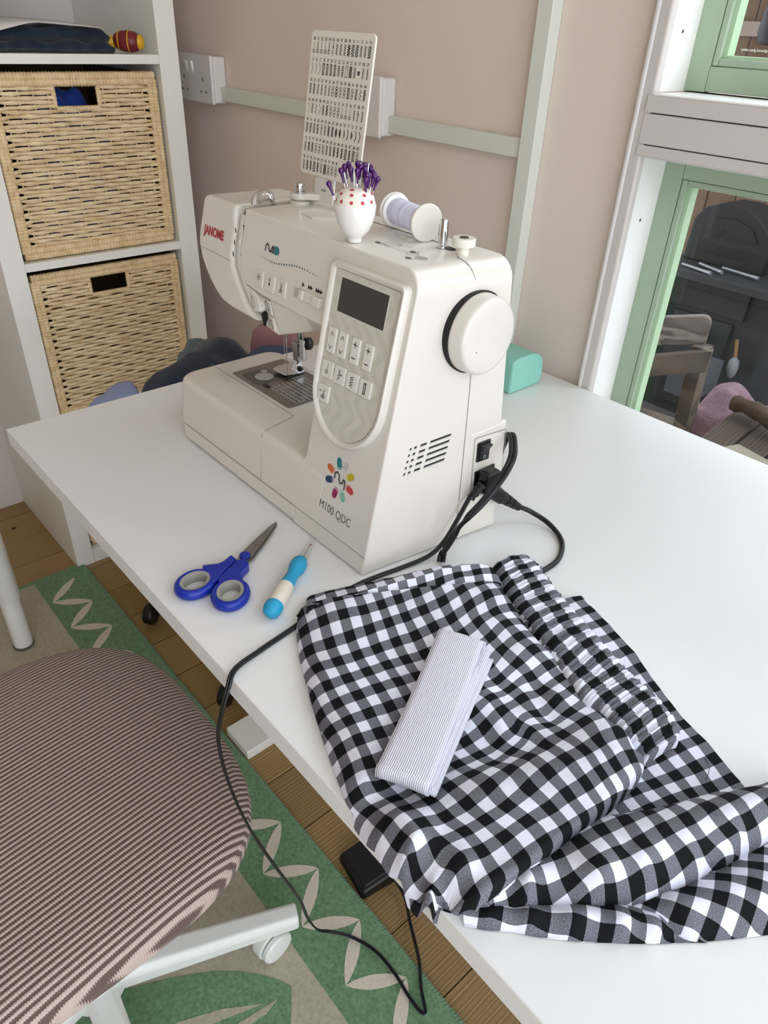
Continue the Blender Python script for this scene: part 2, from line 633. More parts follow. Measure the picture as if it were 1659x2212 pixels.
m_plastic_sw = mat('white_switch_plastic', '#dcd8d4', 0.35)
sk = thing('double_socket', 'white double wall socket with two rocker switches, beside the shelf unit', 'socket', (-0.436, YW, 1.046))
MB().box((-0.508, YW - 0.030, 1.005), (-0.368, YW - 0.0005, 1.091)).build('back_box', m_plastic_sw, sk, bevel=0.004, seg=3)
MB().box((-0.510, YW - 0.038, 1.003), (-0.366, YW - 0.0302, 1.093)).build('face_plate', m_plastic_sw, sk, bevel=0.003, seg=3)
for xx in (-0.4665, -0.4455):
    MB().hexa([(xx - 0.006, YW - 0.0381, 1.0575), (xx + 0.006, YW - 0.0381, 1.0575), (xx + 0.006, YW - 0.0378, 1.0575), (xx - 0.006, YW - 0.0378, 1.0575),
               (xx - 0.006, YW - 0.043, 1.0795), (xx + 0.006, YW - 0.043, 1.0795), (xx + 0.006, YW - 0.0378, 1.0795), (xx - 0.006, YW - 0.0378, 1.0795)]).build('rocker_switch', mat('rocker_white', '#f0ece8', 0.3), sk, bevel=0.001)
hb_ = MB()
for xx in (-0.482, -0.402):
    hb_.box((xx - 0.002, YW - 0.0384, 1.045), (xx + 0.002, YW - 0.0378, 1.053))
    for dx in (-0.0105, 0.0105):
        hb_.box((xx + dx - 0.003, YW - 0.0384, 1.023), (xx + dx + 0.003, YW - 0.0378, 1.027))
hb_.build('pin_holes', mat('socket_holes', '#6a625c', 0.8), sk)['kind'] = 'stuff'
sk2 = thing('blank_wall_box', 'white wall socket box half hidden behind the stitch chart', 'socket', (0.10, YW, 1.046))
MB().box((0.026, YW - 0.030, 1.005), (0.172, YW - 0.0005, 1.091)).build('back_box', m_plastic_sw, sk2, bevel=0.004, seg=3)
MB().box((0.024, YW - 0.038, 1.003), (0.174, YW - 0.0302, 1.093)).build('face_plate', m_plastic_sw, sk2, bevel=0.003, seg=3)

# ------------------------------------------------------------------ shelf unit
m_mel = mat('white_foil_board', '#ebeae2', 0.35)
XS, YS = -0.3436, 0.1405
XD = -0.7325
su = thing('shelf_unit', 'tall white cube shelf unit holding two wicker baskets against the left wall', 'shelf', (XS - 0.19, YS + 0.21, 0))
MB().box((XD, YS, 0.0005), (XS, YS + 0.042, 1.47)).build('side_panel', m_mel, su, bevel=0.001)
MB().box((XD, YS + 0.378, 0.0005), (XS, YS + 0.42, 1.47)).build('side_panel', m_mel, su, bevel=0.001)
MB().box((XD, YS + 0.0422, 0.0005), (XS, YS + 0.3778, 0.042)).build('bottom_panel', m_mel, su, bevel=0.001)
MB().box((XD, YS + 0.0422, 1.43), (XS, YS + 0.3778, 1.4695)).build('top_panel', m_mel, su, bevel=0.001)
for z in (0.377, 0.728, 1.079):
    MB().box((XD, YS + 0.0422, z), (XS, YS + 0.3778, z + 0.016)).build('shelf', m_mel, su, bevel=0.001)

# wicker baskets
m_wick = mat('rattan', '#d2b88d', 0.6, noise=('#efddb8', 55, (1, 0.35, 1), 0.22))
m_wick2 = mat('wrapped_rattan', '#cdae80', 0.6, noise=('#ecd6ac', 70, (1, 1, 1), 0.25))


def rib_bar(mb, a, b, r, pitch, sq=1.0):
    """a bar wrapped with cane: bumps along its length"""
    a, b = Vector(a), Vector(b)
    L = (b - a).length
    n = max(2, int(L / pitch))
    pts, rr = [], []
    for i in range(n):
        for t, q in ((0.08, 0.86), (0.3, 1.0), (0.7, 1.0), (0.92, 0.86)):
            pts.append(a + (b - a) * ((i + t) / n))
            rr.append(r * q * (1 + random.uniform(-0.03, 0.03)))
    mb.tube(pts, rr, 8, True)


def basket(z0, label, content, h=0.321):
    xf = XS - 0.006
    y0, y1 = YS + 0.0465, YS + 0.3735
    zb, zt_ = z0 + 0.003, z0 + h
    t = thing('wicker_basket', label, 'basket', (xf - 0.17, (y0 + y1) / 2, z0), 'wicker baskets in the shelf unit')
    rim = MB()
    rw = 0.0105
    for zz in (zt_ - rw, zb + rw):
        for k in (-0.005, 0.005):
            rib_bar(rim, (xf - rw, y0 + 0.004, zz + k), (xf - rw, y1 - 0.004, zz + k), rw * 0.72, 0.0062)
    rim.build('wrapped_rim', m_wick2, t, smooth=50)['kind'] = 'stuff'
    sid = MB()
    for yy in (y0 + rw, y1 - rw):
        for k in (-0.004, 0.004):
            rib_bar(sid, (xf - rw, yy + k, zb + 0.012), (xf - rw, yy + k, zt_ - 0.012), rw * 0.68, 0.0062)
    sid.build('wrapped_corner', m_wick2, t, smooth=50)['kind'] = 'stuff'
    # the weave: strands in rows over upright stakes, a handle hole near the top
    ym = (y0 + y1) / 2
    hy0, hy1, hz0, hz1 = ym - 0.039, ym + 0.037, zt_ - 0.0535, zt_ - 0.0215
    ya, yb_ = y0 + 0.018, y1 - 0.018
    za, zz1 = zb + 0.021, zt_ - 0.0205
    ns = 11
    stx = [ya + (yb_ - ya) * (i + 0.5) / ns for i in range(ns)]
    wv = MB()
    rows = 37
    pitch = (zz1 - za) / rows
    for j in range(rows):
        z = za + pitch * (j + 0.5)
        segs = [(ya - 0.006, yb_ + 0.006)]
        if hz0 - 0.006 < z < hz1 + 0.004:
            segs = [(ya - 0.006, hy0 - 0.004), (hy1 + 0.004, yb_ + 0.006)]
        ph = (j // 1) % 2
        for s0, s1 in segs:
            n = int((s1 - s0) / 0.0042)
            pts, rr = [], []
            for i in range(n + 1):
                y = s0 + (s1 - s0) * i / n
                q = (y - ya) / (yb_ - ya) * ns
                d = math.cos(math.pi * (q + ph))
                edge = min(y - (ya - 0.006), (yb_ + 0.006) - y)
                pinch = min(1.0, max(0.0, edge / 0.022))
                pair = (1 if j % 2 else -1) * (1 - pinch) * pitch * 0.32
                pts.append((xf - 0.0115 + 0.0028 * d, y, z + pair + 0.0006 * math.sin(j * 2.1 + q)))
                rr.append(pitch * (0.44 + 0.13 * max(0.0, d) + 0.04 * random.random()) * (0.7 + 0.3 * pinch))
            wv.tube(pts, rr, 6, True)
    for y in stx:
        top = zz1 if not (hy0 - 0.006 < y < hy1 + 0.006) else hz0 - 0.004
        wv.tube([(xf - 0.0125, y, za - 0.01), (xf - 0.0125, y, top)], 0.0016, 5)
    wv.build('woven_strands', m_wick, t, smooth=60)['kind'] = 'stuff'
    hr = MB()
    rib_bar(hr, (xf - 0.010, hy0 - 0.004, hz0 - 0.0045), (xf - 0.010, hy1 + 0.004, hz0 - 0.0045), 0.0048, 0.006)
    rib_bar(hr, (xf - 0.010, hy0 - 0.0045, hz0 - 0.003), (xf - 0.010, hy0 - 0.0045, hz1 + 0.004), 0.0048, 0.006)
    rib_bar(hr, (xf - 0.010, hy1 + 0.0045, hz0 - 0.003), (xf - 0.010, hy1 + 0.0045, hz1 + 0.004), 0.0048, 0.006)
    hr.build('handle_rim', m_wick2, t, smooth=50)['kind'] = 'stuff'
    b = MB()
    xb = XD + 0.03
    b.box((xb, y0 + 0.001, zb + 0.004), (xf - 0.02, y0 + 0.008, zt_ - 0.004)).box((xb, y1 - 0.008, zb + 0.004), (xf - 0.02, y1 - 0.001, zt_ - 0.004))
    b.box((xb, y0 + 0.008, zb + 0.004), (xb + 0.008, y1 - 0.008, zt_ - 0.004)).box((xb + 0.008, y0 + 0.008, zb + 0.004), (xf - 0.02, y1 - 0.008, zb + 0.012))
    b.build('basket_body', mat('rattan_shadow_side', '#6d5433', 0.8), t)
    return t


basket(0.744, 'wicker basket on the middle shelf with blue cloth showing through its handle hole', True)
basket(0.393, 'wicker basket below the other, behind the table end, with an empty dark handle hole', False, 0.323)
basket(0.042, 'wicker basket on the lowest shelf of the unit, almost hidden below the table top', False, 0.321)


def cloth_lump(name, cx, cy_, z0, sx_, sy_, h, m, seed, label, cat, rough=0.25, n=26):
    rnd = random.Random(seed)
    ph = [rnd.uniform(0, 6.28) for _ in range(8)]
    mb = MB()
    vs, fs = [], []
    for i in range(n + 1):
        for j in range(n + 1):
            u, v = i / n * 2 - 1, j / n * 2 - 1
            e = (1 - u ** 6) * (1 - v ** 6)
            hh = h * max(0, e) ** 0.35 * (1 - rough / 2 + rough * 0.5 * (math.sin(4 * u + 3 * v + ph[0]) + math.sin(7 * u - 2 * v + ph[1]) * 0.6 + math.sin(9 * v + ph[2]) * 0.5))
            vs.append((cx + u * sx_ / 2 * (1 + 0.04 * math.sin(5 * v + ph[3])), cy_ + v * sy_ / 2 * (1 + 0.04 * math.sin(4 * u + ph[4])), z0 + max(hh, 0.0)))
    for i in range(n):
        for j in range(n):
            a = i * (n + 1) + j
            fs.append((a, a + 1, a + n + 2, a + n + 1))
    mb.add(vs, fs)
    base = [i * (n + 1) for i in range(n + 1)]
    o = mb.build(name, m, None, smooth=70)
    return tag(o, label, cat)


m_blue = mat('royal_blue_cloth', '#1c3f9c', 0.85, sheen=0.2)
cloth_lump('blue_cloth', XS - 0.090, YS + 0.20, 0.762, 0.11, 0.16, 0.266, m_blue, 3, 'royal blue cloth stuffed in the middle wicker basket', 'cloth', 0.12)

# folded jeans, paper and toy on the shelf
m_denim = mat('dark_denim', '#141f30', 0.9, noise=('#1b2a3f', 120, (1, 1, 1), 0.3), sheen=0.15)
jn = thing('folded_jeans', 'dark navy folded jeans lying on the shelf above the upper basket', 'jeans', (XS - 0.17, YS + 0.17, 1.0952))
for i, (z, dx, dy, hh) in enumerate(((1.0955, 0.0, 0.0, 0.019), (1.1130, -0.010, -0.006, 0.021))):
    y0, y1 = YS + 0.046 + dy * 0, YS + 0.300 + dy
    n = 26
    vs = []
    for k in range(n + 1):
        y = y0 + (y1 - y0) * k / n
        bulge = 0.006 * math.sin(k * 0.5 + i) + 0.003 * math.sin(k * 1.7 + 2 * i)
        ex = math.sqrt(max(0, 1 - max(0, (k / n - 0.9) / 0.1) ** 2))
        top = z + hh * (0.35 + 0.65 * ex) + 0.003 * math.sin(k * 0.8)
        xfw = XS - 0.020 + dx + bulge
        vs.append([(xfw - 0.30, y, z), (xfw - 0.01, y, z), (xfw + 0.004 * ex, y, z + 0.35 * hh), (xfw, y, z + 0.75 * (top - z)), (xfw - 0.014, y, top), (xfw - 0.30, y, top)])
    mb = MB()
    flat = [q for r_ in vs for q in r_]
    fs = []
    for k in range(n):
        for c_ in range(6):
            c2 = (c_ + 1) % 6
            fs.append((k * 6 + c_, k * 6 + c2, (k + 1) * 6 + c2, (k + 1) * 6 + c_))
    fs.append(tuple(range(6)))
    fs.append(tuple(n * 6 + c_ for c_ in range(6)))
    mb.add(flat, fs)
    mb.build('denim_fold', m_denim, jn, smooth=50)
m_paper = mat('white_pattern_paper', '#d6d2d0', 0.8)
pp = MB()
n = 12
vs, fs = [], []
for i in range(n + 1):
    for j in range(5):
        t_ = i / n
        y = YS + 0.044 + 0.235 * t_
        xx = XS - 0.002 - 0.006 * t_ - (0.10 + 0.14 * t_) * j / 4 * (1 - 0.55 * t_)
        z = 1.1375 + 0.0055 * math.sin(t_ * 3.0) - 0.004 * t_ + 0.001 * j - 0.022 * max(0, 1 - t_ * 2.2) * (1 if j == 0 else 0.25 if j == 1 else 0)
        z = max(z, 1.1390 if j > 1 else 1.112)
        vs.append((xx, y, z))
for i in range(n):
    for j in range(4):
        a = i * 5 + j
        fs.append((a, a + 1, a + 6, a + 5))
pp.add(vs, fs)
o = pp.build('pattern_sheet', m_paper, None, smooth=60)
sd = o.modifiers.new('thick', 'SOLIDIFY')
sd.thickness = 0.0008
sd.offset = 1
tag(o, 'white paper pattern sheet draped over the folded jeans on the shelf', 'paper')
ty = thing('wooden_toy', 'small maroon and yellow barrel-shaped toy lying on the shelf', 'toy', (XS - 0.03, YS + 0.335, 1.095))
AX = Vector((0.62, 0.72, -0.02)).normalized()
c0 = Vector((XS - 0.047, YS + 0.313, 1.1152))
MB().lathe([(0.0100, 0.0), (0.0150, 0.007), (0.0175, 0.018), (0.0182, 0.028), (0.0165, 0.040), (0.0130, 0.046)], c0, AX, 28).build('barrel', mat('maroon_lacquer', '#6e1f26', 0.35), ty, smooth=60)
MB().lathe([(0.0122, 0.0455), (0.0125, 0.0500), (0.0100, 0.0535), (0.0055, 0.0555), (0.0001, 0.056)], c0, AX, 24).build('end_cap', mat('yellow_lacquer', '#d9a91f', 0.35), ty, smooth=60)
st = MB()
for z_, r_ in ((0.010, 0.0159), (0.029, 0.0183)):
    st.lathe([(r_ - 0.001, z_ - 0.0012), (r_ + 0.0004, z_ - 0.0008), (r_ + 0.0004, z_ + 0.0008), (r_ - 0.001, z_ + 0.0012)], c0, AX, 28)
st.build('stripe', MATS['yellow_lacquer'], ty, smooth=60)
MB().lathe([(0.0001, -0.028), (0.009, -0.026), (0.0125, -0.020), (0.0125, -0.012), (0.010, -0.004), (0.0085, 0.001)], c0 + Vector((0, 0, -0.0035)), AX, 24).build('handle', MATS['yellow_lacquer'], ty, smooth=60)

# ------------------------------------------------------------------ table
m_table = mat('white_melamine', '#e0dfdd', 0.32, bump=(900, 0.03, 0.0005))
m_edge = mat('white_edge_band', '#dcd9d2', 0.4)
AXT, AYT, TH = 0.268, -0.058, 0.0232
tb = thing('sewing_table', 'white sewing table with square edges under the window', 'table', (0.95, 0.31, 0))
mb = MB().box((AXT, AYT, ZT - TH), (1.93, YW - 0.0175, ZT))
mb.build('tabletop', m_table, tb, bevel=0.0012, seg=2)
for xx in (0.332, 1.76):
    MB().box((xx, 0.160, 0.0008), (xx + 0.075, 0.60, 0.024)).build('foot_plate', m_mel, tb, bevel=0.002)
    MB().box((xx + 0.018, 0.33, 0.0242), (xx + 0.057, 0.41, ZT - TH - 0.03)).build('leg', m_mel, tb, bevel=0.002)
    MB().box((xx + 0.010, 0.06, ZT - TH - 0.0298), (xx + 0.065, 0.58, ZT - TH - 0.0004)).build('bearer', m_mel, tb, bevel=0.002)

# ------------------------------------------------------------------ sewing machine
S_, Y0 = 0.213, 0.1095
NL = math.sqrt(1 + S_ * S_)


def FP(x, h, off=0.0):
    """a point of the sloping front face; off = outwards"""
    return (x, Y0 + S_ * h - off / NL, ZT + h + off * S_ / NL)


def BK(h):
    return 0.2795 - 0.03 * h


def SP(y, h, off=0.0):
    """a point of the right-hand side face"""
    return (0.7805 - 0.05 * h + 0.13 * (y - 0.118) + off, y, ZT + h)


m_sm = mat('white_machine_plastic', '#d6d0c6', 0.22, coat=0.15)
m_sm2 = mat('white_matt_plastic', '#d4cec4', 0.38)
m_seam = mat('grey_seam', '#8f8c86', 0.6)
m_ink = mat('black_ink', '#151515', 0.5)
m_grey_ink = mat('grey_ink', '#4a4947', 0.5)
m_chrome = mat('chrome', '#d5d7da', 0.12, metal=1.0)
m_steel = mat('brushed_steel', '#9d9c98', 0.32, metal=1.0)
m_black = mat('black_plastic', '#0c0c0d', 0.4)
m_clear = glass_mat('clear_plastic', (0.93, 0.94, 0.93, 1))

sm = thing('sewing_machine', 'white computerised sewing machine with grey control panel standing on the table', 'sewing machine', (0.60, 0.20, ZT))

# base tray and bed
MB().prism([FP(*q) for q in [(0.428, 0.002), (0.664, 0.002), (0.664, 0.0196), (0.4165, 0.0196)]],
           [(0.428, 0.268, ZT + 0.002), (0.664, 0.268, ZT + 0.002), (0.664, 0.268, ZT + 0.0196), (0.4165, 0.268, ZT + 0.0196)]).build('base_tray', m_sm2, sm, bevel=0.004, seg=3)


def bed_loop(inset, h, y0):
    x0, x1, y1 = 0.3935 + inset, 0.70, 0.270 - inset * 0.4
    return [(x, y, ZT + h) for x, y in arc(x0 + 0.020, y1 - 0.020, 0.020, 90, 180, 6) + arc(x0 + 0.020, y0 + 0.020, 0.020, 180, 270, 6) + [(x1, y0), (x1, y1)]]


bed = MB()
loops = [bed_loop(0.0115, 0.0205, 0.1140), bed_loop(0.0070, 0.0265, 0.1150), bed_loop(0.0020, 0.066, 0.1228), bed_loop(0.0028, 0.0708, 0.1246), bed_loop(0.0052, 0.0735, 0.1270), bed_loop(0.0085, 0.0745, 0.1305)]
nv = len(loops[0])
vs = [q for l in loops for q in l]
fs = []
for i in range(len(loops) - 1):
    for k in range(nv):
        k2 = (k + 1) % nv
        fs.append((i * nv + k, i * nv + k2, (i + 1) * nv + k2, (i + 1) * nv + k))
fs.append(tuple(range(nv)))
fs.append(tuple((len(loops) - 1) * nv + k for k in range(nv)))
bed.add(vs, fs)
bed.build('bed', m_sm, sm, smooth=40)
# seams of the accessory box
sl = MB()
e_ = 0.0003
sl.tube([FP(0.5975, 0.020, 0.0002), FP(0.588, 0.0705, 0.0003), (0.5885, 0.1295, ZT + 0.0747), (0.580, 0.1700, ZT + 0.0747), (0.5775, 0.1737, ZT + 0.0747), (0.573, 0.1742, ZT + 0.0747), (0.3950, 0.1740, ZT + 0.0747)], 0.00038, 5)
sl.tube([FP(0.42, 0.0201, 0.0003), FP(0.779, 0.0201, 0.0003)], 0.0003, 5)
sl.build('box_seam', m_seam, sm)

# column and arm: one shell, extruded from its front outline
out = [(0.7793, 0.0015), (0.7789, 0.0206), (0.7737, 0.2560)] + [(0.7537 + 0.0200 * math.cos(R(a)), 0.2650 + 0.0200 * math.sin(R(a))) for a in range(8, 91, 14)]
out += [(0.5085, 0.2850), (0.5085, 0.2645), (0.5067, 0.2485), (0.5093, 0.2300), (0.5150, 0.2215), (0.5232, 0.2142), (0.5400, 0.2120), (0.5549, 0.2105), (0.6640, 0.2080)]
out += [(0.6668, 0.2050), (0.6668, 0.0830), (0.6655, 0.0775), (0.6620, 0.0752), (0.6620, 0.0015)]
fr, bk = [], []
for x, h in out:
    fr.append(FP(x, h))
    yb = BK(h)
    yf = Y0 + S_ * h
    kx = 0.13 * (yb - yf) if x > 0.74 else 0.0
    bk.append((x + kx, yb, ZT + h))
MB().prism(fr, bk).build('arm_and_column', m_sm, sm, bevel=0.0055, seg=4)

# head cover on the left
hc = [(0.4985, 0.2860), (0.4900, 0.2852), (0.4901, 0.2735), (0.4925, 0.2636), (0.4915, 0.2506), (0.4908, 0.2356), (0.4950, 0.2246), (0.5070, 0.2121), (0.5300, 0.1930), (0.5530, 0.1825),
      (0.5300, 0.1828), (0.5024, 0.1832), (0.4800, 0.1865), (0.4660, 0.1925), (0.4530, 0.2000), (0.4420, 0.2085), (0.4310, 0.2190), (0.4225, 0.2317), (0.4200, 0.2420), (0.4200, 0.2480), (0.4215, 0.2600), (0.4237, 0.2800), (0.4262, 0.2848), (0.4320, 0.2860)]
fr, bk = [], []
for x, h in hc[1:]:
    fr.append(FP(x, h))
    t_ = min(1, max(0, (0.49 - x) / 0.07))
    bk.append((x + 0.012 * t_ * t_, 0.272 - 0.012 * t_ * t_, ZT + min(h, 0.2855)))
MB().prism(fr, bk).build('head_cover', m_sm, sm, bevel=0.0045, seg=4)
MB().tube([FP(0.4205, 0.2325, 0.0002), FP(0.4915, 0.2300, 0.0002)], 0.0003, 5).build('cover_seam', m_seam, sm)
# recessed channel between cover and arm
ch = [(0.4865, 0.2842), (0.5130, 0.2842), (0.5130, 0.2250), (0.5300, 0.2100), (0.5640, 0.2080), (0.5640, 0.1900), (0.5300, 0.1870), (0.4980, 0.2030), (0.4865, 0.2240)]
MB().prism([FP(x, h, -0.012) for x, h in ch], [(x, 0.270, ZT + h) for x, h in ch]).build('channel_wall', m_sm2, sm)
MB().prism([FP(x, h, -0.0118) for x, h in [(0.4895, 0.2815), (0.4945, 0.2815), (0.4950, 0.262), (0.4930, 0.262)]], [FP(x, h, -0.0120) for x, h in [(0.4895, 0.2815), (0.4945, 0.2815), (0.4950, 0.262), (0.4930, 0.262)]]).build('lever_slot', m_dark, sm)
gd = [(0.5000, 0.2790), (0.5065, 0.2790), (0.5050, 0.2481), (0.5075, 0.2300), (0.5235, 0.2135), (0.5300, 0.2130), (0.5412, 0.2105), (0.5480, 0.2060), (0.5540, 0.1965), (0.5530, 0.1930), (0.5436, 0.1912), (0.5330, 0.1985), (0.5150, 0.2140), (0.5020, 0.2290), (0.4975, 0.2480)]
MB().prism([FP(x, h, -0.0012) for x, h in gd], [FP(x, h, -0.0122) for x, h in gd]).build('thread_guide_cover', m_sm, sm, bevel=0.0012, seg=2)
MB().lathe([(0.0088, -0.0022), (0.0100, -0.001), (0.0100, 0.001), (0.0088, 0.0022)], FP(0.5035, 0.2525, -0.0100), (1, 0, 0), 36).build('tension_dial', m_sm2, sm, smooth=40)
tk = MB()
for hh, wd, tx in ((0.2640, 0.0026, ''), (0.2520, 0.0030, '00'), (0.2405, 0.0026, '')):
    tk.box((0.5018, Y0 + S_ * hh - 0.0052, ZT + hh - 0.0024), (0.5034, Y0 + S_ * hh - 0.0048, ZT + hh + 0.0024))
tk.box((0.4998, Y0 + S_ * 0.2665 + 0.0018, ZT + 0.2640), (0.5060, Y0 + S_ * 0.2665 + 0.0030, ZT + 0.2690))
tk.box((0.4998, Y0 + S_ * 0.2385 + 0.0018, ZT + 0.2360), (0.5060, Y0 + S_ * 0.2385 + 0.0030, ZT + 0.2400))
tk.build('dial_marks', m_grey_ink, sm)['kind'] = 'stuff'
gl = MB()
gl.strip([(0.5400, 0.1960), (0.5355, 0.2035), (0.5365, 0.2055), (0.5405, 0.2030), (0.5450, 0.1965), (0.5430, 0.1945)], 0.0005, lambda u, v: FP(u, v, -0.0009), True)
gl.strip([(0.5375, 0.1995), (0.5345, 0.2060), (0.5325, 0.2075)], 0.0004, lambda u, v: FP(u, v, -0.0009))
gl.build('guide_print', m_grey_ink, sm)
MB().prism([FP(x, h, -0.006) for x, h in [(0.5505, 0.1905), (0.5560, 0.1950), (0.5600, 0.1900), (0.5575, 0.1800)]], [FP(x, h, -0.0085) for x, h in [(0.5505, 0.1905), (0.5560, 0.1950), (0.5600, 0.1900), (0.5575, 0.1800)]]).build('lever_mouth', m_dark, sm)

# housing below the arm with the two stitch buttons
ho = [(0.5560, 0.2075), (0.6660, 0.2075), (0.6660, 0.1985), (0.6420, 0.1930), (0.6160, 0.1850), (0.5790, 0.1690), (0.5640, 0.1690), (0.5470, 0.1740), (0.5280, 0.1830), (0.5290, 0.2000)]
yh = lambda h: Y0 + S_ * h + 0.006
frh = [(0.5290, 0.1768, 0.2050), (0.5640, 0.1640, 0.2060), (0.5715, 0.1645, 0.2065), (0.6668, 0.1650, 0.2065)]
MB().hexa([(0.5760, 0.1600, ZT + 0.1720), (0.6175, 0.1720, ZT + 0.1860), (0.6200, 0.262, ZT + 0.1860), (0.5300, 0.262, ZT + 0.1720),
           (0.5640, 0.1570, ZT + 0.2095), (0.6190, 0.1590, ZT + 0.2095), (0.6200, 0.262, ZT + 0.2095), (0.5300, 0.262, ZT + 0.2095)]).build('needle_housing', m_sm2, sm, bevel=0.0035, seg=3)
MB().hexa([(0.6185, 0.1730, ZT + 0.1868), (0.6640, 0.1800, ZT + 0.1965), (0.6640, 0.262, ZT + 0.1965), (0.6205, 0.262, ZT + 0.1868),
           (0.6185, 0.1600, ZT + 0.2095), (0.6660, 0.1610, ZT + 0.2095), (0.6660, 0.262, ZT + 0.2095), (0.6205, 0.262, ZT + 0.2095)]).build('lamp_housing', m_sm2, sm, bevel=0.003, seg=3)
MB().hexa([(0.5480, 0.1620, ZT + 0.1735), (0.5745, 0.1610, ZT + 0.1705), (0.5745, 0.250, ZT + 0.1705), (0.5040, 0.250, ZT + 0.1835),
           (0.5400, 0.1625, ZT + 0.2100), (0.5645, 0.1600, ZT + 0.2100), (0.5645, 0.250, ZT + 0.2100), (0.5040, 0.250, ZT + 0.2100)]).build('button_panel', m_sm2, sm, bevel=0.003, seg=3)


def HB(u, v, off=0.0):      # u 0..1 across, v 0..1 up the button panel
    a = Vector((0.5480, 0.1620, ZT + 0.1735)).lerp(Vector((0.5745, 0.1610, ZT + 0.1705)), u)
    b = Vector((0.5400, 0.1625, ZT + 0.2100)).lerp(Vector((0.5645, 0.1600, ZT + 0.2100)), u)
    q = a.lerp(b, v)
    return (q.x, q.y - off, q.z)


for nm, v0, v1 in (('reverse_button', 0.52, 0.90), ('start_stop_button', 0.08, 0.46)):
    q = [(0.30, v0), (0.94, v0), (0.94, v1), (0.30, v1)]
    MB().prism([HB(u, v, 0.0022) for u, v in q], [HB(u, v, -0.001) for u, v in q]).build(nm, m_sm, sm, bevel=0.0012, seg=2)
pb = MB()
hm = lambda u, v: HB(u, v, 0.0024)
pb.strip([(0.50, 0.60), (0.52, 0.80), (0.62, 0.86), (0.74, 0.78), (0.72, 0.62)], 0.045, hm)
pb.poly([(0.64, 0.66), (0.80, 0.66), (0.72, 0.58)], hm)
put_text(pb, 'START', hm, 0.62, 0.33, 0.17)
put_text(pb, 'STOP', hm, 0.66, 0.19, 0.17)
pb.build('button_print', m_grey_ink, sm)

# flush buttons of the arm front, each a raised key with its print
for nm, x0, x1, h0, h1 in (('auto_lock_button', 0.5424, 0.5560, 0.2175, 0.2345), ('needle_button', 0.5613, 0.5767, 0.2172, 0.2338), ('cutter_button', 0.5820, 0.5965, 0.2172, 0.2338)):
    q = rrect(x0, h0, x1, h1, 0.0015, 3)
    MB().prism([FP(u, v, 0.0012) for u, v in q], [FP(u, v, -0.001) for u, v in q]).build(nm, m_sm, sm, bevel=0.0006, seg=2)
fm = lambda u, v: FP(u, v, 0.0014)
ki = MB()
ki.strip(arc(0.5484, 0.2272, 0.0028, 0, 360, 20), 0.0005, fm)
ki.poly(arc(0.5484, 0.2272, 0.0012, 0, 350, 12), fm)
ki.strip([(0.5665, 0.2282), (0.5683, 0.2312), (0.5702, 0.2282)], 0.0004, fm, True)
ki.poly([(0.5667, 0.2262), (0.5702, 0.2262), (0.5685, 0.2222)], fm)
ki.strip([(0.5868, 0.2312), (0.5898, 0.2248)], 0.0005, fm)
ki.strip([(0.5908, 0.2312), (0.5882, 0.2248)], 0.0005, fm)
ki.strip(arc(0.5878, 0.2232, 0.0014, 0, 360, 10), 0.0005, fm)
ki.strip(arc(0.5906, 0.2232, 0.0014, 0, 360, 10), 0.0005, fm)
ki.build('key_print', m_ink, sm)
# speed slider
q = rrect(0.6090, 0.2235, 0.6555, 0.2330, 0.0025, 4)
MB().prism([FP(u, v, 0.0003) for u, v in q], [FP(u, v, -0.002) for u, v in q]).build('slider_slot', mat('slot_shade', '#b9b4ac', 0.5), sm)
sk_ = MB()
for x0, x1, o_ in ((0.6215, 0.6275, 0.0040), (0.6275, 0.6440, 0.0022), (0.6440, 0.6550, 0.0046)):
    q = rrect(x0, 0.2238, x1, 0.2332, 0.0008, 2)
    sk_.prism([FP(u, v, o_) for u, v in q], [FP(u, v, -0.001) for u, v in q])
sk_.build('speed_slider', m_sm, sm, bevel=0.0008, seg=2)
ar = MB()
for k, x in enumerate((0.6210, 0.6305, 0.6340, 0.6425, 0.6460, 0.6495)):
    ar.poly([(x, 0.2355), (x, 0.2400), (x + 0.0040, 0.2377)], lambda u, v: FP(u, v, 0.0004))
ar.build('speed_arrows', m_ink, sm)

# printed logos on the arm front
fp = lambda u, v: FP(u, v, 0.00035)
lg = MB()
put_text(lg, 'JANOME', fp, 0.4525, 0.2510, 0.0128, 0.045, 'CENTER', 0.84)
lg.build('maker_logo', mat('red_ink', '#a8222c', 0.45), sm)
lm = MB()
wave = [(0.5530, 0.2548), (0.5532, 0.2590), (0.5552, 0.2612), (0.5580, 0.2600), (0.5592, 0.2570), (0.5606, 0.2550), (0.5630, 0.2556), (0.5642, 0.2590), (0.5660, 0.2606)]
lm.strip(wave, 0.0017, fp)
lm.poly([(0.5640, 0.2542), (0.5690, 0.2542), (0.5690, 0.2614), (0.5662, 0.2606)], fp)
lm.build('wave_logo', m_grey_ink, sm)
lt = MB()
lt.poly([(0.5694, 0.2538), (0.5730, 0.2538), (0.5758, 0.2548), (0.5772, 0.2565), (0.5772, 0.2590), (0.5758, 0.2608), (0.5730, 0.2618), (0.5694, 0.2618)], fp)
lt.build('logo_drop', mat('teal_ink', '#1d6f76', 0.45), sm)
dt = MB()
for k in range(28):
    t_ = k / 27
    x = 0.5375 + 0.1135 * t_
    h = 0.2483 - 0.0022 * math.sin(math.pi * min(1, t_ / 0.62)) + 0.0032 * max(0, math.sin(math.pi * (t_ - 0.30) / 0.75))
    r_ = 0.00025 + 0.00075 * math.sin(math.pi * t_) ** 0.8
    dt.poly([(x + r_ * math.cos(a) * 0.9, h + r_ * math.sin(a) * 1.15) for a in [2 * math.pi * i / 8 for i in range(8)]], fp)
